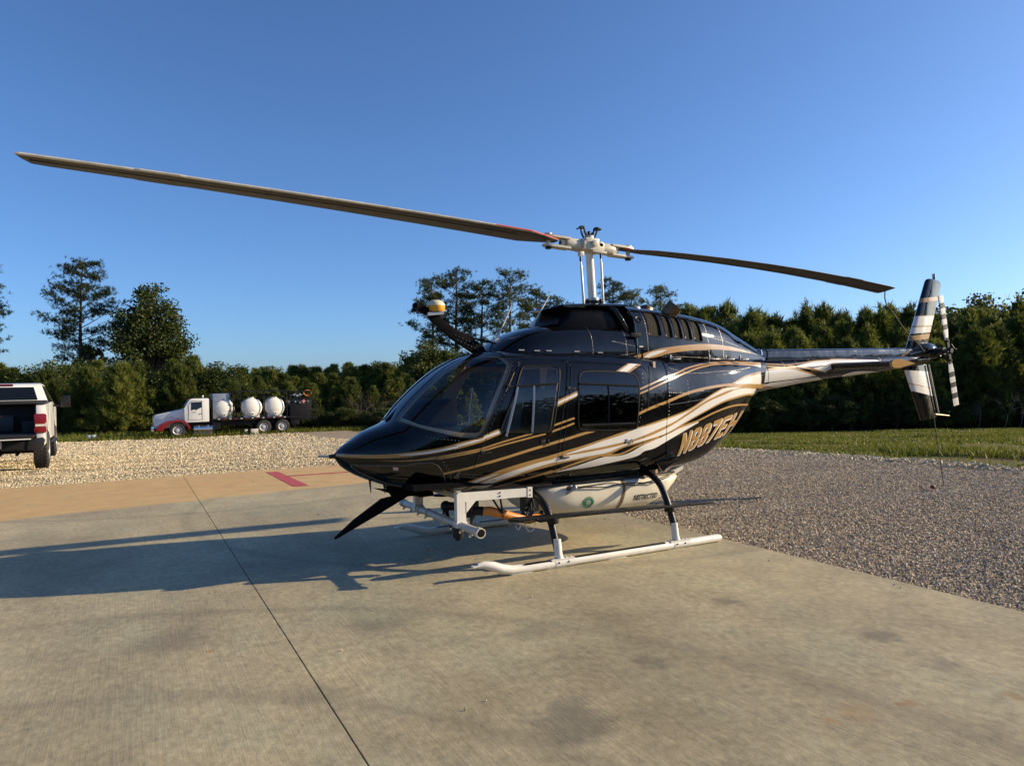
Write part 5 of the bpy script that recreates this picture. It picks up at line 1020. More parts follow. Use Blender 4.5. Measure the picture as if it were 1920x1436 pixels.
('F','white',[(-0.871,0.2835),(-0.829,0.2878),(-0.768,0.2933),(-0.699,0.2999),(-0.632,0.3062),(-0.566,0.3132),(-0.496,0.3208),(-0.429,0.3277),(-0.373,0.3325),(-0.333,0.3348),(-0.305,0.3351),(-0.281,0.3343),(-0.254,0.3343),(-0.224,0.3343),(-0.194,0.334),(-0.163,0.3343),(-0.133,0.3353),(-0.103,0.3373),(-0.073,0.3398),(-0.043,0.3433),(-0.013,0.3473),(0.018,0.3524),(0.048,0.3584),(0.079,0.3644),(0.11,0.37),(0.141,0.374),(0.171,0.3775),(0.205,0.3808),(0.246,0.3851),(0.299,0.3903),(0.36,0.3961),(0.423,0.4019),(0.484,0.407),(0.537,0.4117),(0.585,0.4167),(0.635,0.4215),(0.692,0.426),(0.765,0.4313),(0.848,0.4366),(0.924,0.4406),(0.977,0.4431),(0.977,0.4378),(0.924,0.4311),(0.847,0.421),(0.765,0.4097),(0.693,0.4001),(0.635,0.3933),(0.583,0.3875),(0.534,0.3823),(0.485,0.3768),(0.435,0.3708),(0.386,0.3644),(0.341,0.3584),(0.298,0.3536),(0.258,0.3509),(0.22,0.3496),(0.186,0.3486),(0.158,0.3466),(0.138,0.3431),(0.123,0.3391),(0.11,0.3348),(0.093,0.3311),(0.075,0.3283),(0.056,0.326),(0.032,0.3237),(-0.003,0.321),(-0.054,0.3177),(-0.115,0.3139),(-0.179,0.3102),(-0.241,0.3064),(-0.299,0.3029),(-0.356,0.2991),(-0.413,0.2959),(-0.47,0.2931),(-0.527,0.2911),(-0.586,0.2898),(-0.643,0.2886),(-0.695,0.2873),(-0.746,0.2858),(-0.796,0.284),(-0.839,0.2825),(-0.869,0.2813)]),
('F','gold',[(0.462,0.411),(0.516,0.4147),(0.596,0.4197),(0.681,0.4255),(0.75,0.4305),(0.799,0.434),(0.839,0.4358),(0.874,0.4375),(0.907,0.4391),(0.935,0.4408),(0.958,0.4423),(0.982,0.4443),(1.015,0.4472),(1.061,0.4514),(1.117,0.4569),(1.177,0.4622),(1.236,0.466),(1.295,0.4674),(1.357,0.4667),(1.417,0.4639),(1.475,0.4594),(1.526,0.4541),(1.573,0.4481),(1.62,0.4408),(1.673,0.43),(1.744,0.4107),(1.835,0.3782),(1.941,0.3275),(2.036,0.2622),(2.042,0.274),(1.92,0.3552),(1.824,0.3969),(1.737,0.426),(1.667,0.4441),(1.612,0.4544),(1.564,0.4612),(1.516,0.467),(1.465,0.4718),(1.407,0.4758),(1.346,0.478),(1.284,0.4782),(1.225,0.4763),(1.165,0.4718),(1.105,0.4662),(1.049,0.4607),(1.004,0.4562),(0.971,0.4534),(0.948,0.4514),(0.926,0.4499),(0.899,0.4481),(0.867,0.4464),(0.832,0.4449),(0.791,0.4423),(0.741,0.4385),(0.672,0.4328),(0.588,0.4263),(0.509,0.4202),(0.456,0.416)]),
('F','gold',[(1.512,0.6029),(1.539,0.6049),(1.578,0.6077),(1.625,0.6112),(1.673,0.6142),(1.721,0.6167),(1.773,0.6192),(1.831,0.6202),(1.896,0.6187),(1.982,0.6114),(2.099,0.5908),(2.202,0.5728),(2.264,0.5684),(2.294,0.334),(2.218,0.3742),(2.09,0.4472),(1.963,0.5059),(1.877,0.5326),(1.813,0.5494),(1.758,0.5617),(1.709,0.5712),(1.663,0.5793),(1.617,0.5858),(1.574,0.5913),(1.537,0.5956),(1.511,0.5986)]),
('F','white',[(1.627,0.5981),(1.66,0.5999),(1.709,0.6019),(1.763,0.6031),(1.813,0.6034),(1.852,0.6024),(1.887,0.6009),(1.923,0.5983),(1.97,0.5936),(2.043,0.581),(2.136,0.5597),(2.213,0.5459),(2.26,0.5414),(2.278,0.3725),(2.224,0.3983),(2.136,0.4441),(2.032,0.4966),(1.958,0.5247),(1.912,0.5383),(1.876,0.5481),(1.842,0.5564),(1.804,0.5649),(1.756,0.575),(1.704,0.5848),(1.658,0.5924),(1.627,0.5971)]),
('T','gold',[(2.36,0.4803),(2.36,0.5245),(2.36,0.5639),(2.36,0.5871),(2.36,0.5988),(2.36,0.6004),(2.36,0.5983),(2.408,0.6069),(2.459,0.6102),(2.508,0.6134),(2.556,0.6157),(2.606,0.616),(2.662,0.6132),(2.731,0.6064),(2.808,0.5961),(2.883,0.5835),(2.944,0.5705),(2.982,0.5586),(3.005,0.5474),(3.028,0.533),(3.064,0.5117),(3.13,0.4768),(3.216,0.4295),(3.305,0.38),(3.372,0.3414),(3.358,0.3177),(3.298,0.3499),(3.215,0.3911),(3.132,0.4305),(3.065,0.4612),(3.02,0.4828),(2.985,0.5001),(2.95,0.5152),(2.906,0.5293),(2.848,0.5433),(2.782,0.5562),(2.715,0.5667),(2.653,0.5735),(2.599,0.5758),(2.548,0.5747),(2.499,0.5715),(2.449,0.5679),(2.399,0.5644),(2.36,0.5589),(2.36,0.5554),(2.36,0.5456),(2.36,0.524),(2.36,0.4803),(2.36,0.4184),(2.36,0)]),
('T','white',[(2.36,0),(2.36,0.4546),(2.36,0.5147),(2.36,0.5441),(2.36,0.5554),(2.36,0.5594),(2.36,0.5607),(2.399,0.5657),(2.457,0.5707),(2.521,0.5755),(2.588,0.5785),(2.654,0.5778),(2.719,0.5723),(2.786,0.5625),(2.85,0.5501),(2.907,0.5366),(2.95,0.5225),(2.984,0.5072),(3.019,0.4896),(3.064,0.4677),(3.133,0.4366),(3.219,0.3966),(3.305,0.3549),(3.367,0.3225),(3.369,0.319),(3.346,0.3185),(3.315,0.3179),(3.27,0.3177),(3.206,0.3187),(3.113,0.3222),(2.998,0.328),(2.879,0.3348),(2.774,0.3411),(2.686,0.3464),(2.607,0.3507),(2.533,0.3547),(2.463,0.3581),(2.395,0.3617),(2.36,0.3599),(2.36,0.3004),(2.36,0.2602),(2.36,0.129),(2.36,0)]),
('T','white',[(2.36,0.2605),(2.376,0.32),(2.491,0.3361),(2.648,0.3277),(2.782,0.3195),(2.879,0.3129),(2.959,0.3076),(3.032,0.3026),(3.107,0.2978),(3.193,0.2931),(3.282,0.2888),(3.361,0.2856),(3.416,0.2835),(3.649,0.0675),(3.58,0.0554),(3.499,0.0159),(3.373,0.0238),(3.25,0.0378),(3.131,0.0612),(3.05,0.0307),(2.931,0.0569),(2.769,0.1481),(2.612,0.2177),(2.462,0.2714),(2.366,0.2843),(2.36,0.2491)]),
('T','gold',[(2.36,0),(2.36,0.118),(2.36,0.2478),(2.36,0.2828),(2.372,0.3084),(2.408,0.3187),(2.485,0.2986),(2.582,0.2667),(2.703,0.2177),(2.834,0.1433),(2.939,0.0725),(2.938,0.0704),(2.875,0.0765),(2.801,0.0617),(2.655,0.1408),(2.551,0.1738),(2.469,0.1971),(2.395,0.2167),(2.36,0.2145),(2.36,0.127),(2.372,0.0087),(2.36,0)]),
('T','gold',[(2.785,0.6692),(2.844,0.672),(2.931,0.6765),(3.026,0.6826),(3.11,0.6906),(3.173,0.7011),(3.228,0.7149),(3.283,0.7287),(3.348,0.7401),(3.432,0.7461),(3.528,0.7487),(3.619,0.7499),(3.685,0.7524),(3.706,0.7591),(3.697,0.7682),(3.693,0.7745),(3.731,0.7725),(3.83,0.7607),(3.969,0.7416),(4.125,0.718),(4.274,0.6916),(4.423,0.6589),(4.581,0.6197),(4.726,0.5823),(4.83,0.5554),(4.826,0.5242),(4.721,0.5531),(4.575,0.5929),(4.415,0.6335),(4.265,0.6662),(4.114,0.6895),(3.954,0.7086),(3.812,0.7228),(3.711,0.7313),(3.673,0.7323),(3.677,0.727),(3.688,0.7197),(3.667,0.7139),(3.601,0.7117),(3.51,0.7104),(3.414,0.7079),(3.33,0.7024),(3.266,0.6918),(3.212,0.6783),(3.158,0.6657),(3.096,0.6569),(3.015,0.6532),(2.922,0.6519),(2.837,0.6519),(2.778,0.6522)]),
('T','white',[(2.976,0.6149),(3.018,0.6242),(3.08,0.6388),(3.148,0.6554),(3.209,0.6702),(3.255,0.6815),(3.295,0.6916),(3.337,0.6999),(3.387,0.7067),(3.455,0.7104),(3.535,0.7117),(3.611,0.7119),(3.667,0.7139),(3.679,0.721),(3.661,0.731),(3.658,0.7378),(3.713,0.7355),(3.861,0.7189),(4.077,0.6921),(4.308,0.6614),(4.497,0.6333),(4.623,0.6097),(4.716,0.5871),(4.789,0.566),(4.854,0.5459),(4.913,0.5265),(4.958,0.5081),(4.992,0.4925),(5.017,0.4813),(5.017,0.4768),(4.998,0.4763),(4.973,0.4753),(4.929,0.4758),(4.85,0.4798),(4.725,0.488),(4.565,0.4983),(4.395,0.5102),(4.234,0.5223),(4.073,0.535),(3.907,0.5488),(3.76,0.5612),(3.657,0.5707),(3.616,0.577),(3.62,0.5816),(3.634,0.5848),(3.624,0.5868),(3.581,0.5871),(3.523,0.5858),(3.46,0.5838),(3.4,0.5826),(3.344,0.5813),(3.288,0.5803),(3.233,0.5795),(3.181,0.5795),(3.129,0.5808),(3.077,0.5826),(3.032,0.5845),(3,0.5858)]),
('T','gold',[(2.36,1),(2.36,0.8519),(2.393,0.7295),(2.499,0.7127),(2.582,0.7006),(2.656,0.6906),(2.723,0.6808),(2.785,0.6692),(2.835,0.6562),(2.876,0.6429),(2.918,0.6278),(2.974,0.6097),(3.055,0.5863),(3.152,0.5584),(3.251,0.5295),(3.335,0.5022),(3.4,0.4758),(3.455,0.4491),(3.499,0.425),(3.531,0.4074),(3.538,0.3755),(3.505,0.3914),(3.46,0.4129),(3.403,0.4378),(3.336,0.4637),(3.249,0.4928),(3.148,0.5247),(3.049,0.5551),(2.967,0.5805),(2.91,0.5991),(2.867,0.6137),(2.825,0.6265),(2.774,0.6393),(2.712,0.6511),(2.644,0.6614),(2.569,0.672),(2.486,0.6848),(2.38,0.7016),(2.36,0.7828),(2.36,1)]),
('T','gold',[(2.36,1),(2.36,0.863),(2.36,0.7107),(2.373,0.6524),(2.447,0.6398),(2.518,0.627),(2.588,0.6144),(2.659,0.6024),(2.736,0.5906),(2.818,0.5787),(2.891,0.5687),(2.942,0.5612),(2.949,0.5921),(2.898,0.5991),(2.826,0.6086),(2.745,0.62),(2.669,0.6313),(2.599,0.6429),(2.53,0.6554),(2.459,0.6683),(2.385,0.6808),(2.36,0.7326),(2.36,0.8778),(2.36,1)]),
('T','gold',[(3.018,0.5649),(3.088,0.5657),(3.189,0.567),(3.3,0.5695),(3.399,0.5715),(3.485,0.5729),(3.568,0.5742),(3.64,0.575),(3.691,0.5758),(3.696,0.6062),(3.645,0.6049),(3.573,0.6034),(3.489,0.6017),(3.403,0.5994),(3.304,0.5964),(3.193,0.593),(3.091,0.5906),(3.021,0.5896)]),
('T','white',[(3.261,0.534),(3.678,0.5718),(3.681,0.5069),(3.508,0.411),(3.335,0.4938)]),
('T','white',[(3.921,0.2383),(3.957,0.2554),(4.008,0.279),(4.074,0.2994),(4.147,0.3087),(4.232,0.3036),(4.328,0.2883),(4.432,0.2642),(4.54,0.2323),(4.666,0.1793),(4.828,0.0722),(4.94,0.0368),(5.002,0.0418),(5.002,0.0405),(4.939,0.0336),(4.826,0.0602),(4.75,0.0132),(4.636,0.0363),(4.523,0.0659),(4.451,0.0351),(4.339,0.0677),(4.27,0.0499),(4.203,0.036),(4.138,0.027),(4.076,0.0285),(4.02,0.0471)]),
('K','gold',[(0.326,0.1288),(0.365,0.1396),(0.42,0.1554),(0.486,0.1727),(0.557,0.1886),(0.633,0.2024),(0.719,0.2164),(0.811,0.2303),(0.904,0.2438),(0.999,0.2576),(1.097,0.2714),(1.195,0.2846),(1.293,0.2961),(1.39,0.3057),(1.488,0.3134),(1.581,0.3202),(1.667,0.3267),(1.742,0.3346),(1.809,0.3416),(1.874,0.3501),(1.942,0.3604),(2.018,0.3669),(2.098,0.3692),(2.171,0.3702),(2.222,0.3718),(2.221,0.3669),(2.156,0.3459),(2.064,0.3227),(1.962,0.3009),(1.859,0.279),(1.757,0.2624),(1.65,0.2501),(1.55,0.2418),(1.467,0.2351),(1.41,0.2293),(1.37,0.2237),(1.332,0.2177),(1.283,0.2111),(1.221,0.2047),(1.152,0.1986),(1.079,0.1918),(1.004,0.1833),(0.926,0.1732),(0.845,0.1619),(0.767,0.1504),(0.696,0.1386),(0.635,0.1253),(0.578,0.1102),(0.526,0.0966),(0.479,0.0865),(0.433,0.0818),(0.39,0.0801),(0.354,0.0801),(0.329,0.0798)]),
('K','white',[(0.334,0.0873),(0.346,0.0958),(0.364,0.1082),(0.385,0.1215),(0.407,0.1325),(0.43,0.141),(0.453,0.1484),(0.48,0.1547),(0.509,0.1609),(0.547,0.1667),(0.59,0.1722),(0.631,0.177),(0.66,0.1803),(0.66,0.178),(0.641,0.17),(0.614,0.1587),(0.583,0.1463),(0.554,0.1353),(0.525,0.1253),(0.494,0.1157),(0.465,0.1069),(0.442,0.0997),(0.427,0.0946),(0.417,0.091),(0.411,0.0883),(0.406,0.0865)]),
('J','gold',[(0.18,0.0888),(0.3,0.1303),(0.3,0.083),(0.18,0.0818)]),
]
OPENINGS = {
'windshield':[(-2.27,0.8894),(-2.248,0.8948),(-2.219,0.8961),(-2.185,0.8992),(-2.148,0.9059),(-2.108,0.9122),(-2.067,0.9175),(-2.027,0.9204),(-1.987,0.9222),(-1.943,0.9252),(-1.893,0.9313),(-1.838,0.9391),(-1.781,0.9463),(-1.721,0.9547),(-1.657,0.964),(-1.596,0.9745),(-1.538,0.9886),(-1.501,0.9848),(-1.447,0.9983),(-1.414,0.9913),(-1.379,0.9865),(-1.383,0.9418),(-1.374,0.9011),(-1.351,0.8694),(-1.328,0.8446),(-1.31,0.823),(-1.296,0.8039),(-1.286,0.7868),(-1.279,0.7705),(-1.277,0.7546),(-1.28,0.7403),(-1.291,0.7278),(-1.307,0.716),(-1.329,0.7019),(-1.354,0.6845),(-1.383,0.6649),(-1.414,0.6441),(-1.445,0.6223),(-1.478,0.5988),(-1.513,0.5718),(-1.554,0.5358),(-1.597,0.4964),(-1.626,0.4679),(-1.678,0.4737),(-1.75,0.483),(-1.822,0.4964),(-1.889,0.5152),(-1.956,0.5383),(-2.014,0.5612),(-2.058,0.581),(-2.094,0.6001),(-2.129,0.6212),(-2.166,0.6476),(-2.2,0.6792),(-2.227,0.7172),(-2.249,0.7639),(-2.265,0.8177),(-2.274,0.863)],
'chin':[(-2.684,0.3705),(-2.65,0.3878),(-2.585,0.4074),(-2.47,0.4321),(-2.34,0.4491),(-2.225,0.4398),(-2.133,0.4258),(-2.087,0.4197),(-2.063,0.415),(-2.04,0.4076),(-2.02,0.3964),(-1.997,0.376),(-1.975,0.3514),(-1.953,0.323),(-1.931,0.2909),(-1.915,0.2552),(-1.897,0.2099),(-1.844,0.1162),(-1.865,0.1132),(-1.896,0.1087),(-1.944,0.1014),(-2.042,0.1187),(-2.166,0.1785),(-2.263,0.2039),(-2.345,0.2105),(-2.405,0.2157),(-2.457,0.2248),(-2.514,0.2325),(-2.567,0.2466),(-2.613,0.2672),(-2.649,0.2909),(-2.67,0.3217),(-2.681,0.3473)],
'door_front':[(-1.16,0.7654),(-1.248,0.7197),(-1.307,0.6805),(-1.388,0.629),(-1.496,0.5551),(-1.579,0.4863),(-1.657,0.4288),(-1.719,0.3574),(-1.712,0.2775),(-1.261,0.2155),(-0.783,0.1893),(-0.873,0.2946),(-0.842,0.4142),(-0.788,0.533),(-0.739,0.6406),(-0.698,0.7094),(-0.675,0.7504)],
'glass_front':[(-1.165,0.7177),(-1.167,0.7192),(-1.132,0.72),(-0.985,0.7175),(-0.835,0.7144),(-0.8,0.7094),(-0.806,0.7027),(-0.806,0.6956),(-0.815,0.6835),(-0.826,0.6639),(-0.845,0.6308),(-0.878,0.5657),(-0.907,0.5029),(-0.921,0.477),(-0.933,0.466),(-0.921,0.4589),(-0.964,0.4576),(-1.191,0.4617),(-1.41,0.474),(-1.452,0.4808),(-1.441,0.4845),(-1.448,0.4863),(-1.438,0.4976),(-1.393,0.533),(-1.333,0.5805),(-1.272,0.6413),(-1.209,0.6971),(-1.179,0.7149),(-1.171,0.7165)],
'door_aft':[(-0.645,0.7441),(-0.265,0.7361),(0.123,0.728),(0.246,0.7202),(0.276,0.6868),(0.233,0.5926),(0.197,0.4981),(0.147,0.4057),(0.126,0.3361),(0.199,0.2212),(-0.187,0.1406),(-0.717,0.1767),(-0.845,0.3182),(-0.807,0.4132),(-0.758,0.5326),(-0.709,0.6403)],
'glass_aft':[(-0.587,0.666),(-0.572,0.6752),(-0.548,0.685),(-0.542,0.6878),(-0.483,0.6873),(-0.244,0.6858),(0.005,0.6828),(0.072,0.676),(0.079,0.6667),(0.094,0.6562),(0.1,0.6431),(0.103,0.6308),(0.098,0.6089),(0.084,0.562),(0.07,0.5129),(0.06,0.483),(0.047,0.4629),(0.062,0.4506),(0.003,0.4456),(-0.292,0.4491),(-0.575,0.4559),(-0.63,0.4597),(-0.617,0.4647),(-0.627,0.4692),(-0.63,0.4853),(-0.624,0.5343),(-0.613,0.5896),(-0.601,0.6318),(-0.59,0.6612)],
}
SEAMS = {
'seam':[(0.571,0.7755),(0.57,0.7305),(0.553,0.6858),(0.512,0.593),(0.485,0.4825),(0.468,0.3933),(0.47,0.3765),(0.498,0.3255),(0.537,0.2637)],
'seam_b':[(0.323,0.7323),(0.287,0.6855),(0.244,0.622),(0.211,0.5326)],
'seam_c':[(2.496,0.9911),(2.418,0.73),(2.431,0.6184),(2.427,0.4928),(2.447,0.3167)],
'wire':[(0.492,0.5441),(0.82,0.5541),(1.063,0.5609)],
'hatch':[(0.333,0.5996),(0.491,0.5996),(0.482,0.5459),(0.332,0.5433),(0.333,0.5996)],
'rv_post':[(-1.258,0.7966),(-1.262,0.7506),(-1.289,0.6943),(-1.342,0.6564),(-1.428,0.6062),(-1.495,0.5517),(-1.564,0.5024),(-1.604,0.474)],
'rv_ws':[(-2.103,0.5682),(-2.021,0.5326),(-1.846,0.4871),(-1.969,0.5205),(-1.845,0.4898)],
'rv_nose':[(-2.767,0.5946),(-2.682,0.5376),(-2.538,0.5126),(-2.39,0.5086),(-2.237,0.4883)],
'rv_a':[(0.592,0.7011),(0.554,0.6255),(0.518,0.4974)],
'rv_b':[(0.636,0.7333),(0.918,0.7062),(1.354,0.7085),(2.015,0.6725)],
'rv_c':[(0.546,0.6027),(0.83,0.6011),(1.073,0.6049)],
'rv_d':[(0.857,0.6649),(0.838,0.5903),(0.83,0.5557)],
'rv_door':[(0.186,0.6855),(0.152,0.585),(0.12,0.5125),(0.08,0.4529)],
'rv_e':[(-1.999,0.4277),(-1.948,0.3875),(-1.901,0.3255),(-1.859,0.2501)],
'rv_f':[(-1.995,0.4272),(-1.954,0.378),(-1.912,0.3343),(-1.879,0.2881)],
}
REG_LOW = [(0.696, 0.836), (0.791, 0.861), (0.888, 0.886), (0.988, 0.911), (1.091, 0.937), (1.2, 0.962), (1.321, 0.987), (1.467, 1.009), (1.699, 1.025)]
REG_TOP = [(0.735, 1.072), (0.854, 1.096), (0.973, 1.121), (1.095, 1.147), (1.221, 1.173), (1.355, 1.199), (1.499, 1.225), (1.659, 1.251), (1.866, 1.275)]
# ================================================================ helicopter
heli = empty('helicopter', (0, 0, 0))
tag(heli, 'glossy black helicopter with gold and white swooshes, white skids and a belly spray tank', 'helicopter')
LF, LJ, LK, LT = Loft(FUS), Loft(COWLF, lo=0), Loft(COWLA, lo=0), Loft(BOOM)
LOFTS = {'F': LF, 'J': LJ, 'K': LK, 'T': LT}
VS = 1.6

def densify(loop, sp, closed=True):
    out = []; n = len(loop)
    for i in range(n if closed else n-1):
        a = loop[i]; b = loop[(i+1) % n]
        k = max(1, int(math.hypot(b[0]-a[0], (b[1]-a[1])*VS)/sp))
        for j in range(k): out.append((a[0]+(b[0]-a[0])*j/k, a[1]+(b[1]-a[1])*j/k))
    if not closed: out.append(loop[-1])
    return out
def even_odd(P, loops):
    ins = np.zeros(len(P), bool)
    for lp in loops:
        L = np.asarray(lp); x, y = P[:, 0], P[:, 1]
        a = L; b = np.roll(L, -1, 0)
        for (x1, y1), (x2, y2) in zip(a, b):
            if y1 == y2: continue
            c = ((y1 > y) != (y2 > y)) & (x < (x2-x1)*(y-y1)/(y2-y1)+x1)
            ins ^= c
    return ins
def triangulate(loops, sp):
    """loops in (x, v); returns points and triangles inside them by the even-odd rule"""
    pts = []; edges = []; dl = []
    for lp in loops:
        q = densify(lp, sp); b = len(pts)
        pts += q; n = len(q); edges += [(b+i, b+(i+1) % n) for i in range(n)]; dl.append(q)
    A = np.array(pts); x0, v0 = A.min(0); x1, v1 = A.max(0)
    gx = np.arange(x0+sp/2, x1, sp); gv = np.arange(v0+sp/2/VS, v1, sp/VS)
    if len(gx) and len(gv):
        X, Y = np.meshgrid(gx, gv, indexing='ij'); X = X + (np.arange(len(gv)) % 2)[None]*sp*.5
        Gd = np.stack([X.ravel(), Y.ravel()], -1)
        Gd = Gd[even_odd(Gd, dl)]
        if len(Gd):
            E_ = np.array(pts)
            keep = np.ones(len(Gd), bool)
            for s in range(0, len(Gd), 2000):
                d = np.hypot(Gd[s:s+2000, None, 0]-E_[None, :, 0], (Gd[s:s+2000, None, 1]-E_[None, :, 1])*VS).min(1)
                keep[s:s+2000] = d > sp*.45
            pts = pts+[tuple(q) for q in Gd[keep]]
    r = delaunay_2d_cdt([Vector((p[0], p[1]*VS)) for p in pts], edges, [], 0, 1e-6)
    V = np.array([(q[0], q[1]/VS) for q in r[0]]); F = np.array([f for f in r[2] if len(f) == 3])
    c = V[F].mean(1); F = F[even_odd(c, dl)]
    return V, F
def panel(name, L, loops, mat, parent, off=0., sp=.035, sides=(-1, 1), thick=0.):
    V, F = triangulate(loops, sp)
    Vs = []; Fs = []; Ns = []; b = 0
    for sd in sides:
        P, N = L.pos(V[:, 0], V[:, 1], off, sd)
        e1 = P[F[:, 1]]-P[F[:, 0]]; e2 = P[F[:, 2]]-P[F[:, 0]]
        fl = (np.cross(e1, e2)*N[F[:, 0]]).sum(1) < 0
        F2 = F.copy(); F2[fl] = F2[fl][:, ::-1]
        if len(sides) == 1 or not Vs:
            Vs.append(P); Fs.append(F2); Ns.append(N); b = len(P)
        else:                                   # weld the halves along the centre line
            mid = np.abs(P[:, 1]) < 1e-4; idx = np.where(mid, np.arange(len(P)), b+np.cumsum(~mid)-1)
            Vs.append(P[~mid]); Ns.append(N[~mid]); Fs.append(idx[F2])
            Ns[0][mid, 1] = 0
    return mesh_np(name, np.concatenate(Vs), np.concatenate(Fs), mat, parent, True, normals=np.concatenate(Ns))
def on_surf(L, pts, off=0., sd=-1):
    A = np.array(pts); P, N = L.pos(A[:, 0], A[:, 1], off, sd); return P
def v_at(L, x, z):
    """v of the point at height z on the section at x"""
    o = []
    for a, b in zip(x, z):
        i = int(np.clip((a-L.x0)/(L.x1-L.x0)*(L.nx-1), 0, L.nx-1))
        o.append(np.interp(b, L.Z[i], np.linspace(0, 1, L.nv)))
    return np.array(o)
def shrink(loop, d):
    A = np.array(loop)*np.array([1, VS]); n = len(A); o = []
    area = .5*np.sum(A[:, 0]*np.roll(A[:, 1], -1)-np.roll(A[:, 0], -1)*A[:, 1]); sg = 1 if area > 0 else -1
    for i in range(n):
        t = A[(i+1) % n]-A[i-1]; t /= max(np.hypot(*t), 1e-9)
        o.append((A[i]+sg*d*np.array([-t[1], t[0]]))/np.array([1, VS]))
    return [tuple(q) for q in o]
def clean(loop, mind=.012):
    o = [loop[0]]
    for q in loop[1:]:
        if math.hypot(q[0]-o[-1][0], (q[1]-o[-1][1])*VS) > mind: o.append(q)
    if math.hypot(o[0][0]-o[-1][0], (o[0][1]-o[-1][1])*VS) < mind: o.pop()
    return o
def smooth_loop(l, it=1):
    for _ in range(it):
        n = len(l); l = [((l[i-1][0]+2*l[i][0]+l[(i+1) % n][0])/4, (l[i-1][1]+2*l[i][1]+l[(i+1) % n][1])/4) for i in range(n)]
    return l
OP = {k: clean([(a, min(b, .955)) for a, b in v]) for k, v in OPENINGS.items()}
OP['windshield'] = smooth_loop(OP['windshield'], 1)
OP['chin'] = smooth_loop([(a, max(b, .13)) for a, b in OP['chin']], 1)
OP['glass_front'] = smooth_loop(OP['glass_front']); OP['glass_aft'] = smooth_loop(OP['glass_aft'])

# hull with its openings
XA, XB = FUS[0][0], FUS[-1][0]
outer = [(XA, 0.), (XB, 0.), (XB, 1.), (XA, 1.)]
panel('fuselage', LF, [outer, OP['windshield'], OP['chin'], OP['door_front'], OP['door_aft']], MAT['black'], heli, 0, .04)
# trim inside the cabin
liner = [(-2.30, .20), (.42, .20), (.42, .995), (-2.30, .995)]
panel('cabin_lining', LF, [[(-2.2, .32), (.42, .32), (.42, .99), (-2.2, .99)], shrink(OP['windshield'], .045), shrink(OP['glass_front'], .0), shrink(OP['glass_aft'], .0)] if False else
      [[(-2.26, .30), (.40, .30), (.40, .985), (-2.26, .985)], shrink(OP['windshield'], .036), shrink(OP['glass_front'], -.004), shrink(OP['glass_aft'], -.004)], MAT['tan_trim'], heli, -.035, .06)
def surround(name, loop, r, mat, parent, sd, off=.001, flat=1.0):
    mb = MB(); mb.tube(on_surf(LF, densify(loop, .03), off, sd), r, 6, closed=True)
    return mb.build(name, mat, parent)
MAT['chin_rim'] = simple('grey_rim', (.10, .095, .085), .35, vary=.2)
for sd in (-1, 1):
    ws = panel('windscreen', LF, [shrink(OP['windshield'], -.006)], MAT['glass'], heli, .004, .05, (sd,))
    surround('seal', OP['windshield'], .007, MAT['satin_black'], ws, sd)
    ch = panel('chin_window', LF, [shrink(OP['chin'], -.006)], MAT['glass_chin'], heli, .003, .05, (sd,))
    surround('seal', OP['chin'], .0055, MAT['chin_rim'], ch, sd)
    for dn, gn, gm in (('door_front', 'glass_front', MAT['glass']), ('door_aft', 'glass_aft', MAT['glass_dark'])):
        dr = panel('cabin_door', LF, [shrink(OP[dn], .0045), OP[gn]], MAT['black'], heli, .002, .04, (sd,))
        MB().tube(on_surf(LF, densify(shrink(OP[dn], .010), .04), .0015, sd), .0045, 6, closed=True).build('door_edge', MAT['black'], dr)
        panel('window', LF, [shrink(OP[gn], -.006)], gm, dr, .007, .04, (sd,))
        surround('window_seal', shrink(OP[gn], -.010), .011, MAT['rubber'], dr, sd, .002)
        fr = MB()
        def bar(p, q, r):
            fr.tube(on_surf(LF, densify([p, q], .05, False), .010, sd), r, 5)
        if dn == 'door_front':
            MB().tube(on_surf(LF, densify([(-1.29, .641), (-.86, .643)], .05, False), .010, sd), .012, 5).build('vent_rail', MAT['satin_black'], dr); bar((-1.27, .640), (-1.41, .455), .013); bar((-1.10, .640), (-1.145, .455), .011)
        else:
            bar((-.60, .640), (.085, .628), .011); bar((-.27, .635), (-.29, .452), .008); bar((-.60, .47), (.04, .468), .012)
        o = fr.build('vent_frame', MAT['grey_metal'] if dn == 'door_front' else MAT['satin_black'], dr)
        hd = MB()
        hx, hz = ((-1.03, 1.08) if dn == 'door_front' else (-.06, 1.04))
        hv = float(v_at(LF, [hx], [hz])[0]); hp = on_surf(LF, [(hx, hv)], .006, sd)[0]
        hd.box(hp, (.055, .014, .040)); hd.box(hp+np.array([.05, sd*.010, 0]), (.012, .012, .045))
        hd.build('handle', MAT['steel'] if dn == 'door_aft' else MAT['satin_black'], dr, bevel=.003)
        for hx_, hz_ in (((-1.36, 1.60), (-1.64, 1.02)) if dn == 'door_front' else ((-.735, 1.57), (-.83, .93))):
            hg = MB(); hv = float(v_at(LF, [hx_], [hz_])[0]); hp = on_surf(LF, [(hx_, hv)], .008, sd)[0]
            hg.box(hp, (.035, .02, .03)); hg.box(hp+np.array([.05, 0, -.006]), (.07, .014, .012))
            hg.build('hinge', MAT['satin_black'], dr, bevel=.002)
# livery: thin vinyl stripes laid on the paint (mirrored on the far side)
for i, (k, c, loop) in enumerate(DECALS):
    L = LOFTS[k]; lp = clean(loop, .006)
    if len(lp) < 3: continue
    x1 = LOFTS[k].x1
    for sd in (-1, 1):
        panel('gold_stripe' if c == 'gold' else 'white_stripe', L, [lp], MAT['gold_paint' if c == 'gold' else 'white_paint'], heli, (.0045 if c == 'gold' else .0060)+i*2e-5, .04, (sd,))
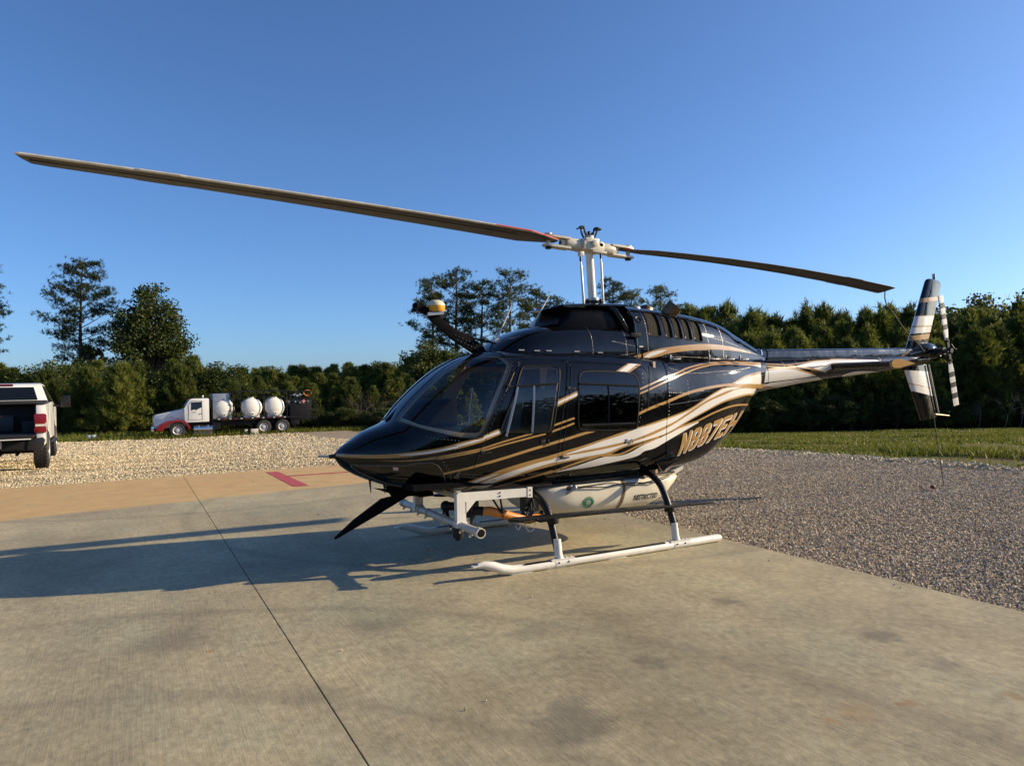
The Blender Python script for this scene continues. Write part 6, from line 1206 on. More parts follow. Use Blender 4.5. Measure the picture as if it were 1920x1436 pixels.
# registration on the lower rear hull
def arc(cx, cy, rx, ry, a0, a1, n=6): return [(cx+rx*math.cos(R(a0+(a1-a0)*i/n)), cy+ry*math.sin(R(a0+(a1-a0)*i/n))) for i in range(n+1)]
def rnd(x0, y0, x1, y1, r): return arc(x1-r, y0+r, r, r, -90, 0)+arc(x1-r, y1-r, r, r, 0, 90)+arc(x0+r, y1-r, r, r, 90, 180)+arc(x0+r, y0+r, r, r, 180, 270)
EIGHT = arc(.48, .22, .22, .22, -90, 0)+arc(.48, .38, .22, .13, 0, 60)+arc(.48, .62, .21, .13, -60, 0)+arc(.47, .80, .20, .20, 0, 90)+arc(.22, .80, .20, .20, 90, 180)+arc(.22, .62, .20, .13, 180, 240)+arc(.22, .38, .22, .13, 120, 180)+arc(.22, .22, .22, .22, 180, 270)
GL = {'N': (.76, [[(0, 0), (0, 1), (.23, 1), (.53, .40), (.53, 1), (.76, 1), (.76, 0), (.53, 0), (.23, .60), (.23, 0)]]),
      '8': (.70, [EIGHT, rnd(.23, .19, .47, .42, .09)[::-1], rnd(.23, .60, .47, .81, .09)[::-1]]),
      '7': (.70, [[(0, .79), (0, 1), (.70, 1), (.70, .82), (.34, 0), (.09, 0), (.43, .79)]]),
      'E': (.66, [[(0, 0), (0, 1), (.66, 1), (.66, .8), (.23, .8), (.23, .6), (.58, .6), (.58, .41), (.23, .41), (.23, .2), (.66, .2), (.66, 0)]]),
      'H': (.76, [[(0, 0), (0, 1), (.23, 1), (.23, .61), (.53, .61), (.53, 1), (.76, 1), (.76, 0), (.53, 0), (.53, .40), (.23, .40), (.23, 0)]])}
def registration(word, quad, L, sides):
    tot = sum(GL[c][0] for c in word)+.12*(len(word)-1); u = 0.
    low, top = np.array(quad[0]), np.array(quad[1]); tt = np.linspace(0, 1, len(low))   # foot line and head line of the lettering, as (x, z)
    def sp2(u_, w_):
        a = [np.interp(u_, tt, low[:, k]) for k in (0, 1)]; b = [np.interp(u_, tt, top[:, k]) for k in (0, 1)]
        return (a[0]+(b[0]-a[0])*w_, a[1]+(b[1]-a[1])*w_)
    for ch in word:
        w, loops = GL[ch]
        for nm, m, ox, oz, off in (('letter_edge', MAT['white_paint'], .014, -.010, .0045), ('letter', MAT['gold_paint'], 0, 0, .0065)):
            lp = []
            for l in loops:
                q = [sp2((u+p[0])/tot, p[1]) for p in densify(l, .12)]
                xs_ = [a+ox for a, b in q]; zs_ = [b+oz for a, b in q]
                lp.append(list(zip(xs_, v_at(L, xs_, zs_))))
            panel(nm, L, lp, m, heli, off, .05, sides)
        u += w+.12
registration('N887EH', (REG_LOW, REG_TOP), LF, (-1,))

# seams, rivets
for sd in (-1, 1):
    for k, L in (('seam', LF), ('seam_b', LF), ('hatch', LF), ('seam_c', LT)): MB().tube(on_surf(L, densify(SEAMS[k], .04, False), .0055, sd), .0032, 4).build('panel_seam', MAT['rubber'], heli)
wire_ = MB(); wire_.tube(on_surf(LF, densify(SEAMS['wire'], .05, False), .02, -1), .003, 5); wire_.build('aerial_wire', MAT['steel'], heli)
RV = []
def rivets(L, line, step=.028, off=.003):
    q = densify(line, step, False)
    for sd in (-1, 1):
        A = np.array(q); P, N = L.pos(A[:, 0], A[:, 1], off, sd); RV.append((P, N))
for k in SEAMS:
    if k.startswith('rv_'): rivets(LF, SEAMS[k])
for x in (-.30, .12): rivets(LJ, [(x, .04), (x, .55)], .03)
rivets(LJ, [(-.05, .10), (.28, .14)], .02); rivets(LJ, [(-.05, .30), (.28, .22)], .02)
for x in (.40, 1.33, 1.60): rivets(LK, [(x, .04), (x, .80)], .028)
rivets(LK, [(.40, .69), (1.4, .66)], .026); rivets(LK, [(.40, .10), (1.9, .10)], .03); rivets(LK, [(1.35, .40), (2.3, .40)], .03)
for x in (2.75, 3.0, 3.25, 3.7, 4.2, 4.7): rivets(LT, [(x, .2), (x, .85)], .03)
rivets(LT, [(2.5, .80), (5.3, .80)], .03)
rivets(LF, [(-1.25, .80), (-.1, .80)], .03); rivets(LF, [(-1.0, .35), (.15, .33)], .03); rivets(LF, [(.3, .9), (1.6, .9)], .03)
P = np.concatenate([a for a, b in RV]); N = np.concatenate([b for a, b in RV])
t1 = unit(np.cross(N, np.array([.3, .2, .9]))); t2 = np.cross(N, t1); rr_ = .0050
Vr = np.stack([P+t1*rr_, P+t2*rr_, P-t1*rr_, P-t2*rr_, P+N*.0022], 1).reshape(-1, 3)
Fr = (np.array([(0, 1, 4), (1, 2, 4), (2, 3, 4), (3, 0, 4)])[None]+(np.arange(len(P))*5)[:, None, None]).reshape(-1, 3)
rv = mesh_np('rivets', Vr, Fr, simple('rivet_heads', (.22, .21, .20), .3, .8), heli, True); tag(rv, kind='stuff')

# engine and transmission cowlings
panel('forward_fairing', LJ, [[(LJ.x0, 0), (LJ.x1, 0), (LJ.x1, 1), (LJ.x0, 1)]], MAT['black'], heli, 0, .05)
# louvred openings of the engine cowl
lou = [[(.425, .33), (.605, .33), (.605, .66), (.44, .66)]] + [[(a, .32), (b, .32), (b, .635), (a, .64)] for a, b in ((.665, .765), (.805, .915), (.955, 1.065), (1.105, 1.235))]
def corner(l, r=.018):
    o = []
    for i in range(len(l)):
        a, b, c = np.array(l[i-1]), np.array(l[i]), np.array(l[(i+1) % len(l)])
        for q, t in ((a, 0), (c, 1)):
            d = (q-b)*np.array([1, VS]); d /= np.hypot(*d); e = b+d*r/np.array([1, VS])
            o.append(tuple(e))
    return o
lou = [corner(l) for l in lou]
front_cut = [(.25, 0), (2.5, 0), (2.5, 1), (.25, 1)]
panel('engine_cowling', LK, [front_cut]+lou, MAT['black'], heli, 0, .045)
def mesh_screen():
    m, nt, out = new_mat('fine_grille')
    b = principled(nt, out, (.05, .045, .036), .75, 0, .1)
    v = coords(nt, 'Object', (1, 1, 1))
    w1 = nt.nodes.new('ShaderNodeTexWave'); w1.inputs['Scale'].default_value = 42; w1.bands_direction = 'X'
    nt.links.new(v, w1.inputs['Vector'])
    nt.links.new(ramp(nt, w1.outputs[0], [(.2, (.012, .011, .009)), (.8, (.042, .037, .028))]), b.inputs['Base Color'])
    nt.links.new(bump(nt, w1.outputs[0], .006), b.inputs['Normal'])
    return m
MAT['grille'] = mesh_screen()
for l in lou:
    for sd in (-1, 1): panel('louvre_screen', LK, [shrink(l, -.006)], MAT['grille'], heli, -.012, .06, (sd,))
for sd in (-1, 1):
    for l in lou: MB().tube(on_surf(LK, densify(l, .03), .001, sd), .006, 5, closed=True).build('louvre_rim', MAT['satin_black'], heli)
# black plug behind the mast fairing; its colour stands for the hollow intake's shade
ring = [tuple(LK.pos(np.array([.27]), np.array([t]), -.004, -1)[0][0][1:]) for t in np.linspace(0, 1, 30)]
ring = ring+[(-y, z) for y, z in ring[::-1]]
mb = MB(); mb.prism([(float(a), float(b)) for a, b in ring], .262, .30, 'yz'); mb.build('intake_plug', MAT['rubber'], heli)
mb = MB(); mb.tube([(.252, float(a), float(b)) for a, b in ring], .013, 8); mb.build('intake_rim', MAT['black'], heli)
# mast fairing with overhanging lid
dog = Loft([(-.60, 2.14, 2.22, .30, 2.15, 5, 2), (-.52, 2.14, 2.33, .315, 2.15, 5, 2), (-.45, 2.14, 2.395, .325, 2.15, 5, 2), (.02, 2.14, 2.405, .345, 2.15, 5, 2), (.16, 2.14, 2.40, .33, 2.15, 4, 2)], 120, 80, lo=0)
panel('mast_fairing', dog, [[(-.60, 0), (.16, 0), (.16, 1), (-.60, 1)]], simple('dark_fairing', (.004, .004, .006), .25, vary=.2, spec=.08), heli, 0, .04)
for sd in (-1, 1):
    mb = MB()
    mb.tube([(.02, sd*.30, 2.41), (.06, sd*.355, 2.36), (.12, sd*.365, 2.27), (.19, sd*.375, 2.16), (.205, sd*.375, 2.13)], [.022, .032, .034, .032, .022], 10)
    mb.build('intake_lip', MAT['black'], heli)
mb = MB()
lid = [(-.60, 2.385), (-.50, 2.365), (-.30, 2.405), (.28, 2.42), (.28, 2.445), (-.2, 2.437), (-.45, 2.42), (-.58, 2.405)]
lv = []
for y, s in ((-.34, .7), (-.30, .95), (0, 1.0), (.30, .95), (.34, .7)):
    lv.append([((x+.2)*(.92 if abs(y) > .32 else 1.)-.2, y, 2.40+(z-2.40)*s) for x, z in lid])
n = len(lid); V = [q for r_ in lv for q in r_]; F = [(i*n+j, i*n+(j+1) % n, (i+1)*n+(j+1) % n, (i+1)*n+j) for i in range(4) for j in range(n)]+[tuple(range(n))[::-1], tuple(4*n+j for j in range(n))]
mb.add(V, F); mb.build('fairing_lid', MAT['black'], heli, sharp=30)
def patch_ring(L, x, z, r, sd, name, mat, rr=.006):
    mb = MB(); v = float(v_at(L, [x], [z])[0])
    pts = [(x+r*.62*math.cos(t), v+r/VS*math.sin(t)) for t in np.linspace(0, 2*math.pi, 20, endpoint=False)]
    mb.tube(on_surf(L, pts, .003, sd), rr, 5, closed=True); return mb.build(name, mat, heli)
patch_ring(LK, .32, 2.27, .055, -1, 'round_cover', MAT['satin_black'])
mb = MB(); mb.box((.235, -.462, 2.105), (.13, .018, .045)); mb.build('vent_slot', MAT['rubber'], heli, bevel=.006)
for x, z in ((-1.12, 1.905), (-.95, 1.90), (-.82, 1.90), (-.50, 1.895), (-.22, 1.885)):
    mb = MB(); mb.box((x, -.47, z+.035), (.06, .012, .010)); mb.build('latch', MAT['grey_metal'], heli)
for x in (.70, 1.28, 1.55, 1.8):
    mb = MB(); mb.box((x, -.45+.10*max(0, x-1.0), 1.875), (.016, .02, .05)); mb.box((x+.07, -.47+.11*max(0, x-1.0), 1.856), (.10, .02, .012)); mb.build('cowl_latch', MAT['grey_metal'], heli, bevel=.002)
mb = MB(); mb.box((.30, -.466, 1.985), (.05, .006, .013)); mb.build('placard', MAT['plate'], heli)
for sd in (-1, 1):
    mb = MB(); a = Vector((.84, sd*.17, 2.30)); d = Vector((.55, sd*.42, .72)).normalized()
    mb.tube([a, a+d*.10, a+d*.21, a+d*.21, a+d*.08], [.078, .086, .094, .085, .075], 20, cap=False); mb.tube([a+d*.07, a+d*.075], [.08, .08], 20, mi=1)
    mb.build('exhaust_stack', [MAT['brown_steel'], MAT['rubber']], heli)
mb = MB(); mb.ball((.55, -.08, 2.43), .045, 12, sc=(1.3, .8, .7)); mb.build('cowl_beacon', MAT['grey_metal'], heli)

# tail boom with drive shaft cover
panel('tail_boom', LT, [[(LT.x0, 0), (LT.x1, 0), (LT.x1, 1), (LT.x0, 1)]], MAT['black'], heli, 0, .05)
cov = []
xs_ = np.linspace(2.42, 5.50, 40)
sec = lambda x: [(-.085, 1.86+.012*(x-2.4)), (-.086, 1.955+.014*(x-2.4)), (-.072, 1.982+.014*(x-2.4)), (-.04, 1.992+.014*(x-2.4)), (.04, 1.992+.014*(x-2.4)), (.072, 1.982+.014*(x-2.4)), (.086, 1.955+.014*(x-2.4)), (.085, 1.86+.012*(x-2.4))]
V = [(x, y*(1-.06*(x-2.4)), z) for x in xs_ for y, z in sec(x)]; n = 8
F = [(i*n+j, i*n+(j+1) % n, (i+1)*n+(j+1) % n, (i+1)*n+j) for i in range(len(xs_)-1) for j in range(n)]+[tuple(range(n)), tuple((len(xs_)-1)*n+j for j in range(n))[::-1]]
dent = paint('dented_black_cover', (.010, .010, .012), .09, .4, .012)
mb = MB(); mb.add(V, F); mb.build('drive_shaft_cover', dent, heli, sharp=50)
for x in (2.46, 2.56): 
    mb = MB(); mb.tube([(x, y*1.04, z) for y, z in sec(x)], .008, 6); mb.build('cover_clamp', MAT['chrome'] if x < 2.5 else MAT['black'], heli)
mb = MB(); mb.add([(5.15, -.0785, 1.885), (5.19, -.0785, 1.885), (5.42, -.0775, 1.99), (5.385, -.0775, 1.99)], [(0, 1, 2, 3)]); mb.build('gold_stripe', MAT['gold_paint'], heli)
# gearbox fairing
mb = MB(); mb.tube([(5.42, 0, 1.925), (5.58, 0, 1.95), (5.72, 0, 1.985), (5.86, -.02, 2.0), (5.98, -.03, 1.985), (6.10, -.03, 1.95), (6.14, -.03, 1.94)], [.085, .095, .115, .128, .115, .07, .03], 18)
mb.build('gearbox_fairing', MAT['black'], heli)
mb = MB(); mb.cyl((5.94, -.10, 1.975), (5.94, -.27, 1.985), .055, 14); mb.cyl((5.94, -.22, 1.985), (5.94, -.36, 1.99), .028, 12); mb.ball((5.90, -.12, 1.95), .06, 12); mb.cyl((6.0, -.05, 1.90), (6.02, -.16, 1.93), .02, 8)
mb.build('tail_gearbox', MAT['satin_black'], heli)
# fins
def foil(name, quads, th, mats, fm, plane='xz'):
    """quads: list of (leading edge point, trailing edge point) from root to tip, each (x, y, z)"""
    mb = MB(); prof = [(0, 0), (.04, .55), (.15, .9), (.35, 1.), (.65, .7), (.9, .25), (1, .06)]
    ring_ = prof+[(a, -b) for a, b in prof[:0:-1]]
    rings = []
    for le, te in quads:
        le, te = Vector(le), Vector(te); nrm = Vector((0, 1, 0)) if plane == 'xz' else Vector((0, 0, 1))
        rings.append([le.lerp(te, a)+nrm*b*th/2 for a, b in ring_])
    n = len(ring_); V = [q for r_ in rings for q in r_]
    for i in range(len(rings)-1):
        mb.add([V[i*n+j] for j in range(n)]+[V[(i+1)*n+j] for j in range(n)], [(j, (j+1) % n, n+(j+1) % n, n+j) for j in range(n)], fm[i])
    mb.add(rings[0], [tuple(range(n))], fm[0]); mb.add(rings[-1], [tuple(range(n))[::-1]], fm[-1])
    return mb.build(name, mats, heli, sharp=60)
FM = [MAT['black'], MAT['white_paint'], MAT['gold_paint']]
def fin_row(le0, te0, le1, te1, cuts):
    out = []
    for a, b in cuts:
        out.append((Vector(le0).lerp(Vector(le1), a), Vector(te0).lerp(Vector(te1), b)))
    return out
# stripe limits run aslant: a = fraction on the leading edge, b = on the trailing edge
foil('upper_fin', fin_row((5.40, 0, 1.92), (5.90, 0, 1.92), (5.955, 0, 3.03), (6.34, 0, 2.98), [(0, 0), (.20, .245), (.265, .315), (.29, .335), (.375, .415), (.392, .43), (.52, .56), (.53, .575), (.70, .785), (.76, .845), (1, 1)]),
     .075, FM, [0, 2, 0, 1, 2, 1, 2, 0, 2, 0])
foil('fin_tip', [((5.955, 0, 3.03), (6.34, 0, 2.98)), ((5.985, 0, 3.055), (6.325, 0, 3.03)), ((6.03, 0, 3.065), (6.28, 0, 3.045))], .06, FM, [0, 0])
foil('lower_fin', fin_row((5.37, 0, 1.80), (5.93, 0, 1.80), (5.77, 0, .985), (6.15, 0, 1.02), [(0, 0), (.10, .13), (.33, .44), (.345, .455), (.47, .60), (1, 1)]), .07, FM, [0, 1, 2, 1, 0])
mb = MB(); mb.cyl((6.17, 0, 3.03), (6.17, 0, 3.10), .018, 10); mb.cyl((6.17, 0, 3.09), (6.17, 0, 3.145), .024, 10, 1); mb.build('tail_light', [MAT['satin_black'], MAT['grey_metal']], heli)
mb = MB(); mb.tube([(5.92, 0, 1.06), (6.10, 0, 1.065), (6.47, 0, 1.03)], [.012, .012, .007], 8); mb.build('tail_skid', MAT['brown_steel'], heli)
mb = MB(); mb.tube([(5.945, -.03, 1.80), (6.0, -.03, 1.60), (6.16, -.03, 1.08)], [.010, .012, .010], 6); mb.build('tail_brace', MAT['grey_metal'], heli)
# stabilisers, upside-down aerofoil
for sd in (-1, 1):
    y0, y1 = sd*.10, sd*.98
    mb = MB(); prof = [(0, 0), (.03, .35), (.12, .55), (.35, .6), (.7, .35), (1, .02), (.7, -.25), (.35, -.6), (.12, -.62), (.03, -.35)]
    rings = [[(3.62+.44*a, y, 1.78+.075*b) for a, b in prof] for y in (y0, y1)]
    n = len(prof); mb.add(rings[0]+rings[1], [(j, (j+1) % n, n+(j+1) % n, n+j) for j in range(n)]+[tuple(range(n)), tuple(range(n, 2*n))])
    st = mb.build('stabiliser', MAT['black'], heli, sharp=60)
    cp = MB(); rings = [[(3.62+.22+(a-.5)*.46, y, 1.78+.085*b) for a, b in prof] for y in (y1, y1+sd*.03)]
    cp.add(rings[0]+rings[1], [(j, (j+1) % n, n+(j+1) % n, n+j) for j in range(n)]+[tuple(range(n)), tuple(range(n, 2*n))]); cp.build('end_cap', MAT['gold_paint'], st, sharp=60)
    cp = MB(); cp.tube([(3.60+.004, y0, 1.81), (3.615, y1, 1.81)], .006, 5); cp.build('edge_highlight', MAT['white_paint'], st)  # white line paints in the highlight along the top of the leading edge

# tail rotor
tr = empty('tail_rotor', (0, 0, 0), 0, heli)
hubp = Vector((5.94, -.32, 1.985)); ax = Vector((-math.sin(R(11.5)), 0, math.cos(R(11.5))))
cx_ = Vector((math.cos(R(11.5)), 0, math.sin(R(11.5))))
for s in (1, -1):
    mb = MB(); cuts = [.20, .385, .475, .575, .665, .77, .865, 1.0]
    chord = .125
    for i in range(7):
        for_ = []
        for rr_ in (cuts[i], cuts[i+1]):
            c = hubp+ax*s*rr_*.80; w = chord*(.62 if rr_ < .21 else 1.)
            for_.append([c+cx_*s*w*a+Vector((0, 1, 0))*b for a, b in ((-.5, 0), (-.45, .008), (-.2, .011), (.5, .002), (.5, -.002), (-.2, -.011), (-.45, -.008))])
        n = 7
        mb.add(for_[0]+for_[1], [(j, (j+1) % n, n+(j+1) % n, n+j) for j in range(n)]+([tuple(range(n))] if i == 0 else [])+([tuple(range(n, 2*n))] if i == 6 else []), i % 2)
    mb.build('tail_rotor_blade', [MAT['white_metal'], MAT['satin_black']], tr, sharp=40)
    mb = MB(); mb.box(hubp+ax*s*.12, (.05, .03, .14), (0, -R(11.5), 0)); mb.cyl(hubp+ax*s*.14+Vector((0, -.03, 0)), hubp+ax*s*.14+Vector((0, .03, 0)), .014, 8)
    mb.build('blade_grip', MAT['satin_black'], tr)
mb = MB(); mb.cyl(hubp+Vector((0, .03, 0)), hubp+Vector((0, -.05, 0)), .035, 12); mb.box(hubp, (.20, .03, .035), (0, -R(11.5), 0))
for s in (1, -1):
    mb.cyl(hubp+cx_*s*.09+Vector((0, -.04, 0)), hubp+cx_*s*.09+ax*s*.08, .010, 6); mb.ball(hubp+cx_*s*.10+Vector((0, -.04, 0)), .018, 8)
mb.build('tail_rotor_hub', MAT['satin_black'], tr)
# mast and main rotor
mast = MB(); mast.cyl((.03, 0, 2.40), (0, 0, 3.02), .043, 18)
mast.cyl((.03, 0, 2.40), (.028, 0, 2.46), .085, 16, 1); mast.cyl((.028, 0, 2.46), (.026, 0, 2.50), .105, 16, 1); mast.cyl((.026, 0, 2.50), (.024, 0, 2.53), .07, 16, 2)
for a in range(4):
    t = a*math.pi/2+.4; mast.ball((.027+.10*math.cos(t), .10*math.sin(t), 2.49), .024, 8, 1)
mast.build('rotor_mast', [MAT['white_metal'], MAT['satin_black'], MAT['steel']], heli)
for (a, b) in (((-.185, -.10, 2.955), (-.155, -.10, 2.46)), ((.075, -.10, 3.01), (.095, -.10, 2.46))):
    mb = MB(); a, b = Vector(a), Vector(b); mb.tube([a, a.lerp(b, .18), a.lerp(b, .2), b], [.008, .008, .013, .013], 8); mb.ball(a, .016, 8); mb.cyl(a.lerp(b, .02), a.lerp(b, .12), .012, 8, 1)
    mb.build('pitch_link', [MAT['white_metal'], MAT['satin_black']], heli)
def twist(s, r): return R(9-13*r/5.08) if s < 0 else R(6-10.5*r/5.08)
rot = empty('main_rotor', (0, 0, 0), 0, heli)
HZ = 3.079; SL = -.0506
def rp(s, r, y=0., dz=0.): return Vector((s*r, y, HZ+SL*s*r+.0046*r+dz))
mb = MB()
mb.tube([rp(-1, .17), rp(-1, .06), rp(1, .06), rp(1, .17)], [.055, .075, .075, .055], 14)
mb.box((0, 0, HZ-.005), (.26, .20, .085), (0, R(2.9), 0)); mb.box((-.02, -.02, HZ+.05), (.17, .16, .06), (0, R(2.9), 0))
mb.cyl((0, -.13, HZ+.02), (0, .13, HZ+.02), .036, 12); mb.cyl((.09, -.10, HZ+.02), (.09, .10, HZ+.02), .032, 12)
mb.box((.06, -.09, HZ-.065), (.18, .05, .02), (0, R(2.9), 0)); mb.box((-.17, -.09, HZ-.10), (.05, .05, .05))
mb.cyl((0, 0, HZ-.08), (0, 0, HZ+.12), .05, 14)
mb.build('rotor_hub', MAT['hub_enamel'], rot, bevel=.006)
mb = MB()
for s in (-1, 1):
    for sy in (-.03, .03):
        mb.tube([(s*.05, sy, HZ+.10), (s*.075, sy, HZ+.15), (s*.085, sy, HZ+.20)], [.010, .012, .009], 6)
    mb.tube([(s*.015, 0, HZ+.11), (s*.045, 0, HZ+.16)], .010, 6)
    mb.ball((s*.095, 0, HZ+.205), .026, 8, sc=(1.3, 1.6, .7)); mb.box((s*.11, 0, HZ+.20), (.05, .09, .014), (0, s*R(20), 0))
mb.cyl((0, 0, HZ+.10), (0, 0, HZ+.17), .016, 8); mb.box((-.055, -.02, HZ+.075), (.05, .05, .02))
mb.build('hub_weights', MAT['satin_black'], rot)
for s in (-1, 1):
    mb = MB()
    mb.tube([rp(s, .13), rp(s, .17), rp(s, .28), rp(s, .31)], [.062, .068, .066, .058], 14)
    for dz in (.050, -.050):
        pl = []
        for r_, w in ((.27, .060), (.36, .062), (.47, .055), (.54, .050), (.575, .028)):
            pl.append((r_, w))
        top = [rp(s, r_, w, dz+.010) for r_, w in pl]+[rp(s, r_, -w, dz+.010) for r_, w in pl[::-1]]
        bot = [q-Vector((0, 0, .022)) for q in top]; n = len(top)
        mb.add(top+bot, [tuple(range(n)), tuple(range(n, 2*n))[::-1]]+[(i, n+i, n+(i+1) % n, (i+1) % n) for i in range(n)])
    mb.cyl(rp(s, .515, 0, -.075), rp(s, .515, 0, .078), .022, 10); mb.cyl(rp(s, .515, 0, .06), rp(s, .515, 0, .078), .042, 12)
    mb.cyl(rp(s, .515, 0, -.085), rp(s, .515, 0, -.06), .034, 8, 1)
    mb.box(rp(s, .34), (.05, .05, .06), (0, R(2.9), 0)); mb.box(rp(s, .365), (.02, .035, .03), (0, R(2.9), 0), 1)
    mb.build('rotor_grip', [MAT['hub_enamel'], MAT['satin_black']], rot, sharp=35)
    # the blade: blunt leading edge (turning anticlockwise seen from above), thin trailing edge
    le = 1 if s > 0 else -1
    ch = .33; prof = [(.5, 0), (.49, .35), (.44, .7), (.30, 1.), (.05, .95), (-.25, .5), (-.5, .06), (-.5, -.06), (-.25, -.4), (.05, -.75), (.30, -.8), (.44, -.55), (.49, -.3)]
    mb = MB(); stations = [(.42, .32, .70), (.60, .66, .85), (.80, 1.0, 1.), (1.2, 1.0, 1), (1.26, 1., 1), (1.9, 1, 1), (2.6, 1, 1), (3.2, 1, 1), (3.95, 1, 1), (4.0, 1.08, 1), (4.28, 1.08, 1), (4.32, 1, 1), (4.90, 1, 1), (5.05, 1., .9), (5.08, .97, .6)]
    rings = []
    for r_, w, t in stations:
        tw = twist(s, r_)
        rg = []
        for a, b in prof:
            yy = a*ch*w if a > 0 else a*ch*(1.0 if w == 1.08 else w)*(1.10 if w == 1.08 else 1.)
            zz = b*.020*t
            y2 = yy*math.cos(tw)-zz*math.sin(tw); z2 = yy*math.sin(tw)+zz*math.cos(tw)
            p = rp(s, r_, le*y2, z2+(.30 if s > 0 else .10)*(r_/5.08)*(1-r_/5.08))
            if r_ > 4.9: p.x -= s*(.5-a)*.07*(r_-4.9)/.18
            rg.append(p)
        rings.append(rg)
    n = len(prof)
    for i in range(len(rings)-1):
        fm = []
        for j in range(n):
            mi = 0
            if j in (0, 12, 1, 11): mi = 1
            if stations[i][0] < (1.0 if s < 0 else .70) and j in ((0, 1, 2, 3, 4, 12) if s < 0 else (4, 5, 6, 12, 0)): mi = 2
            mb.add([rings[i][j], rings[i][(j+1) % n], rings[i+1][(j+1) % n], rings[i+1][j]], [(0, 1, 2, 3)], mi)
    mb.add(rings[0], [tuple(range(n))]); mb.add(rings[-1], [tuple(range(n))[::-1]])
    o = mb.build('rotor_blade', [MAT['blade'], MAT['blade_edge'], MAT['red_edge']], rot, sharp=50)
    o2 = MB(); tw = R(3.)
    for a, w_ in ((.16, .010),):
        o2.tube([rp(s, q, le*a*ch, -.016+math.sin(twist(s, q))*a*ch+(.30 if s > 0 else .10)*(q/5.08)*(1-q/5.08)) for q in np.linspace(.9, 5.0, 9)], .0040, 5)
    o2.build('spar_seam', MAT['rubber'], o)

# skid gear
for sd in (-1, 1):
    mb = MB(); y = sd*.98
    mb.tube([(-1.86, y, .118), (-1.80, y, .120), (-1.72, y, .098), (-1.63, y, .062), (-1.54, y, .042), (-1.40, y, .038), (.80, y, .038), (.835, y, .038)], [.020, .032, .040, .042, .040, .038, .038, .030], 14)
    mb.box((-1.875, y, .120), (.07, .045, .010), (0, -R(4), 0))
    for x in (-1.45, -1.1, -.45, .25): mb.tube([(x-.10, y, .018), (x-.08, y, .010), (x+.08, y, .010), (x+.10, y, .018)], .026, 8)
    sk = mb.build('skid_tube', MAT['white_metal'], heli)
    mb = MB(); q = [(-.024, .0295), (-.012, .0365), (.012, .0365), (.024, .0295)]
    V = []
    for x in (-1.50, .12):
        V += [(x, y+a, .038+b+.0015) for a, b in q]
    mb.add(V, [(i, i+1, 4+i+1, 4+i) for i in range(3)]); mb.build('grip_tape', MAT['satin_black'], sk)
    for x, cr in ((-1.06, 0), (.28, 1)):
        mb = MB()
        lo = (x, sd*.955, .10) if cr == 0 else (x, sd*.965, .10)
        mb.tube([(x, sd*.94, .24), (x, sd*.955, .12), (x, sd*.97, .06)], [.034, .036, .04], 12)
        for k in range(5): mb.ball((x-.08+.045*k, y-sd*.0-.0, .079), .008, 6, 1)
        mb.box((x+.02, y, .068), (.24, .06, .022)); mb.cyl((x-.06, y, .038), (x+.14, y, .038), .041, 14)
        for k in range(2): mb.ball((x-.03, sd*.955+.0, .14+.06*k), .0, 4)
        for k in (-1, 1): mb.ball((x+.02+k*.05, y-.040, .05), .008, 6, 1)
        mb.build('skid_saddle', [MAT['white_metal'], MAT['satin_black']], sk)
    # running board along the cabin
    mb = MB(); y0, y1 = sd*.80, sd*.925
    top = [(-1.50, y0+sd*.05, .452), (-1.42, y0, .449), (.55, y0, .402), (.84, y0+sd*.08, .395), (.84, y1-sd*.02, .395), (.70, y1, .398), (-1.42, y1, .449), (-1.50, y1-sd*.02, .452)]
    bot = [(a, b, c-.024) for a, b, c in top]; n = 8
    mb.add(top+bot, [tuple(range(n)), tuple(range(n, 2*n))[::-1]]+[(i, (i+1) % n, n+(i+1) % n, n+i) for i in range(n)])
    for x, z in ((-1.06, .415), (.28, .385)): mb.cyl((x, sd*.875, z-.045), (x, sd*.875, z+.02), .052, 12)
    for x in (-1.25, -.6, .0, .5): mb.ball((x, y1, .425-.0206*(x+1)), .010, 6)
    mb.build('running_board', MAT['satin_black'], heli, bevel=.004)
for x, path in ((-1.06, [(.0, .62), (.30, .62), (.50, .60), (.66, .555), (.78, .47), (.86, .34), (.905, .23), (.94, .15)]), (.28, [(.0, .70), (.30, .70), (.47, .695), (.62, .665), (.74, .59), (.82, .48), (.88, .36), (.935, .22), (.955, .14)])):
    mb = MB(); pts = [(x, -a, b) for a, b in path[::-1]]+[(x, a, b) for a, b in path[1:]]
    P_ = [Vector(q) for q in pts]; out = []
    for i in range(len(P_)-1):
        p0, p1, p2, p3 = P_[max(i-1, 0)], P_[i], P_[i+1], P_[min(i+2, len(P_)-1)]
        for k in range(4):
            t = k/4; out.append(.5*((2*p1)+(-p0+p2)*t+(2*p0-5*p1+4*p2-p3)*t*t+(-p0+3*p1-3*p2+p3)*t**3))
    out.append(P_[-1]); mb.tube(out, .033, 12); mb.build('cross_tube', MAT['satin_black'], heli)

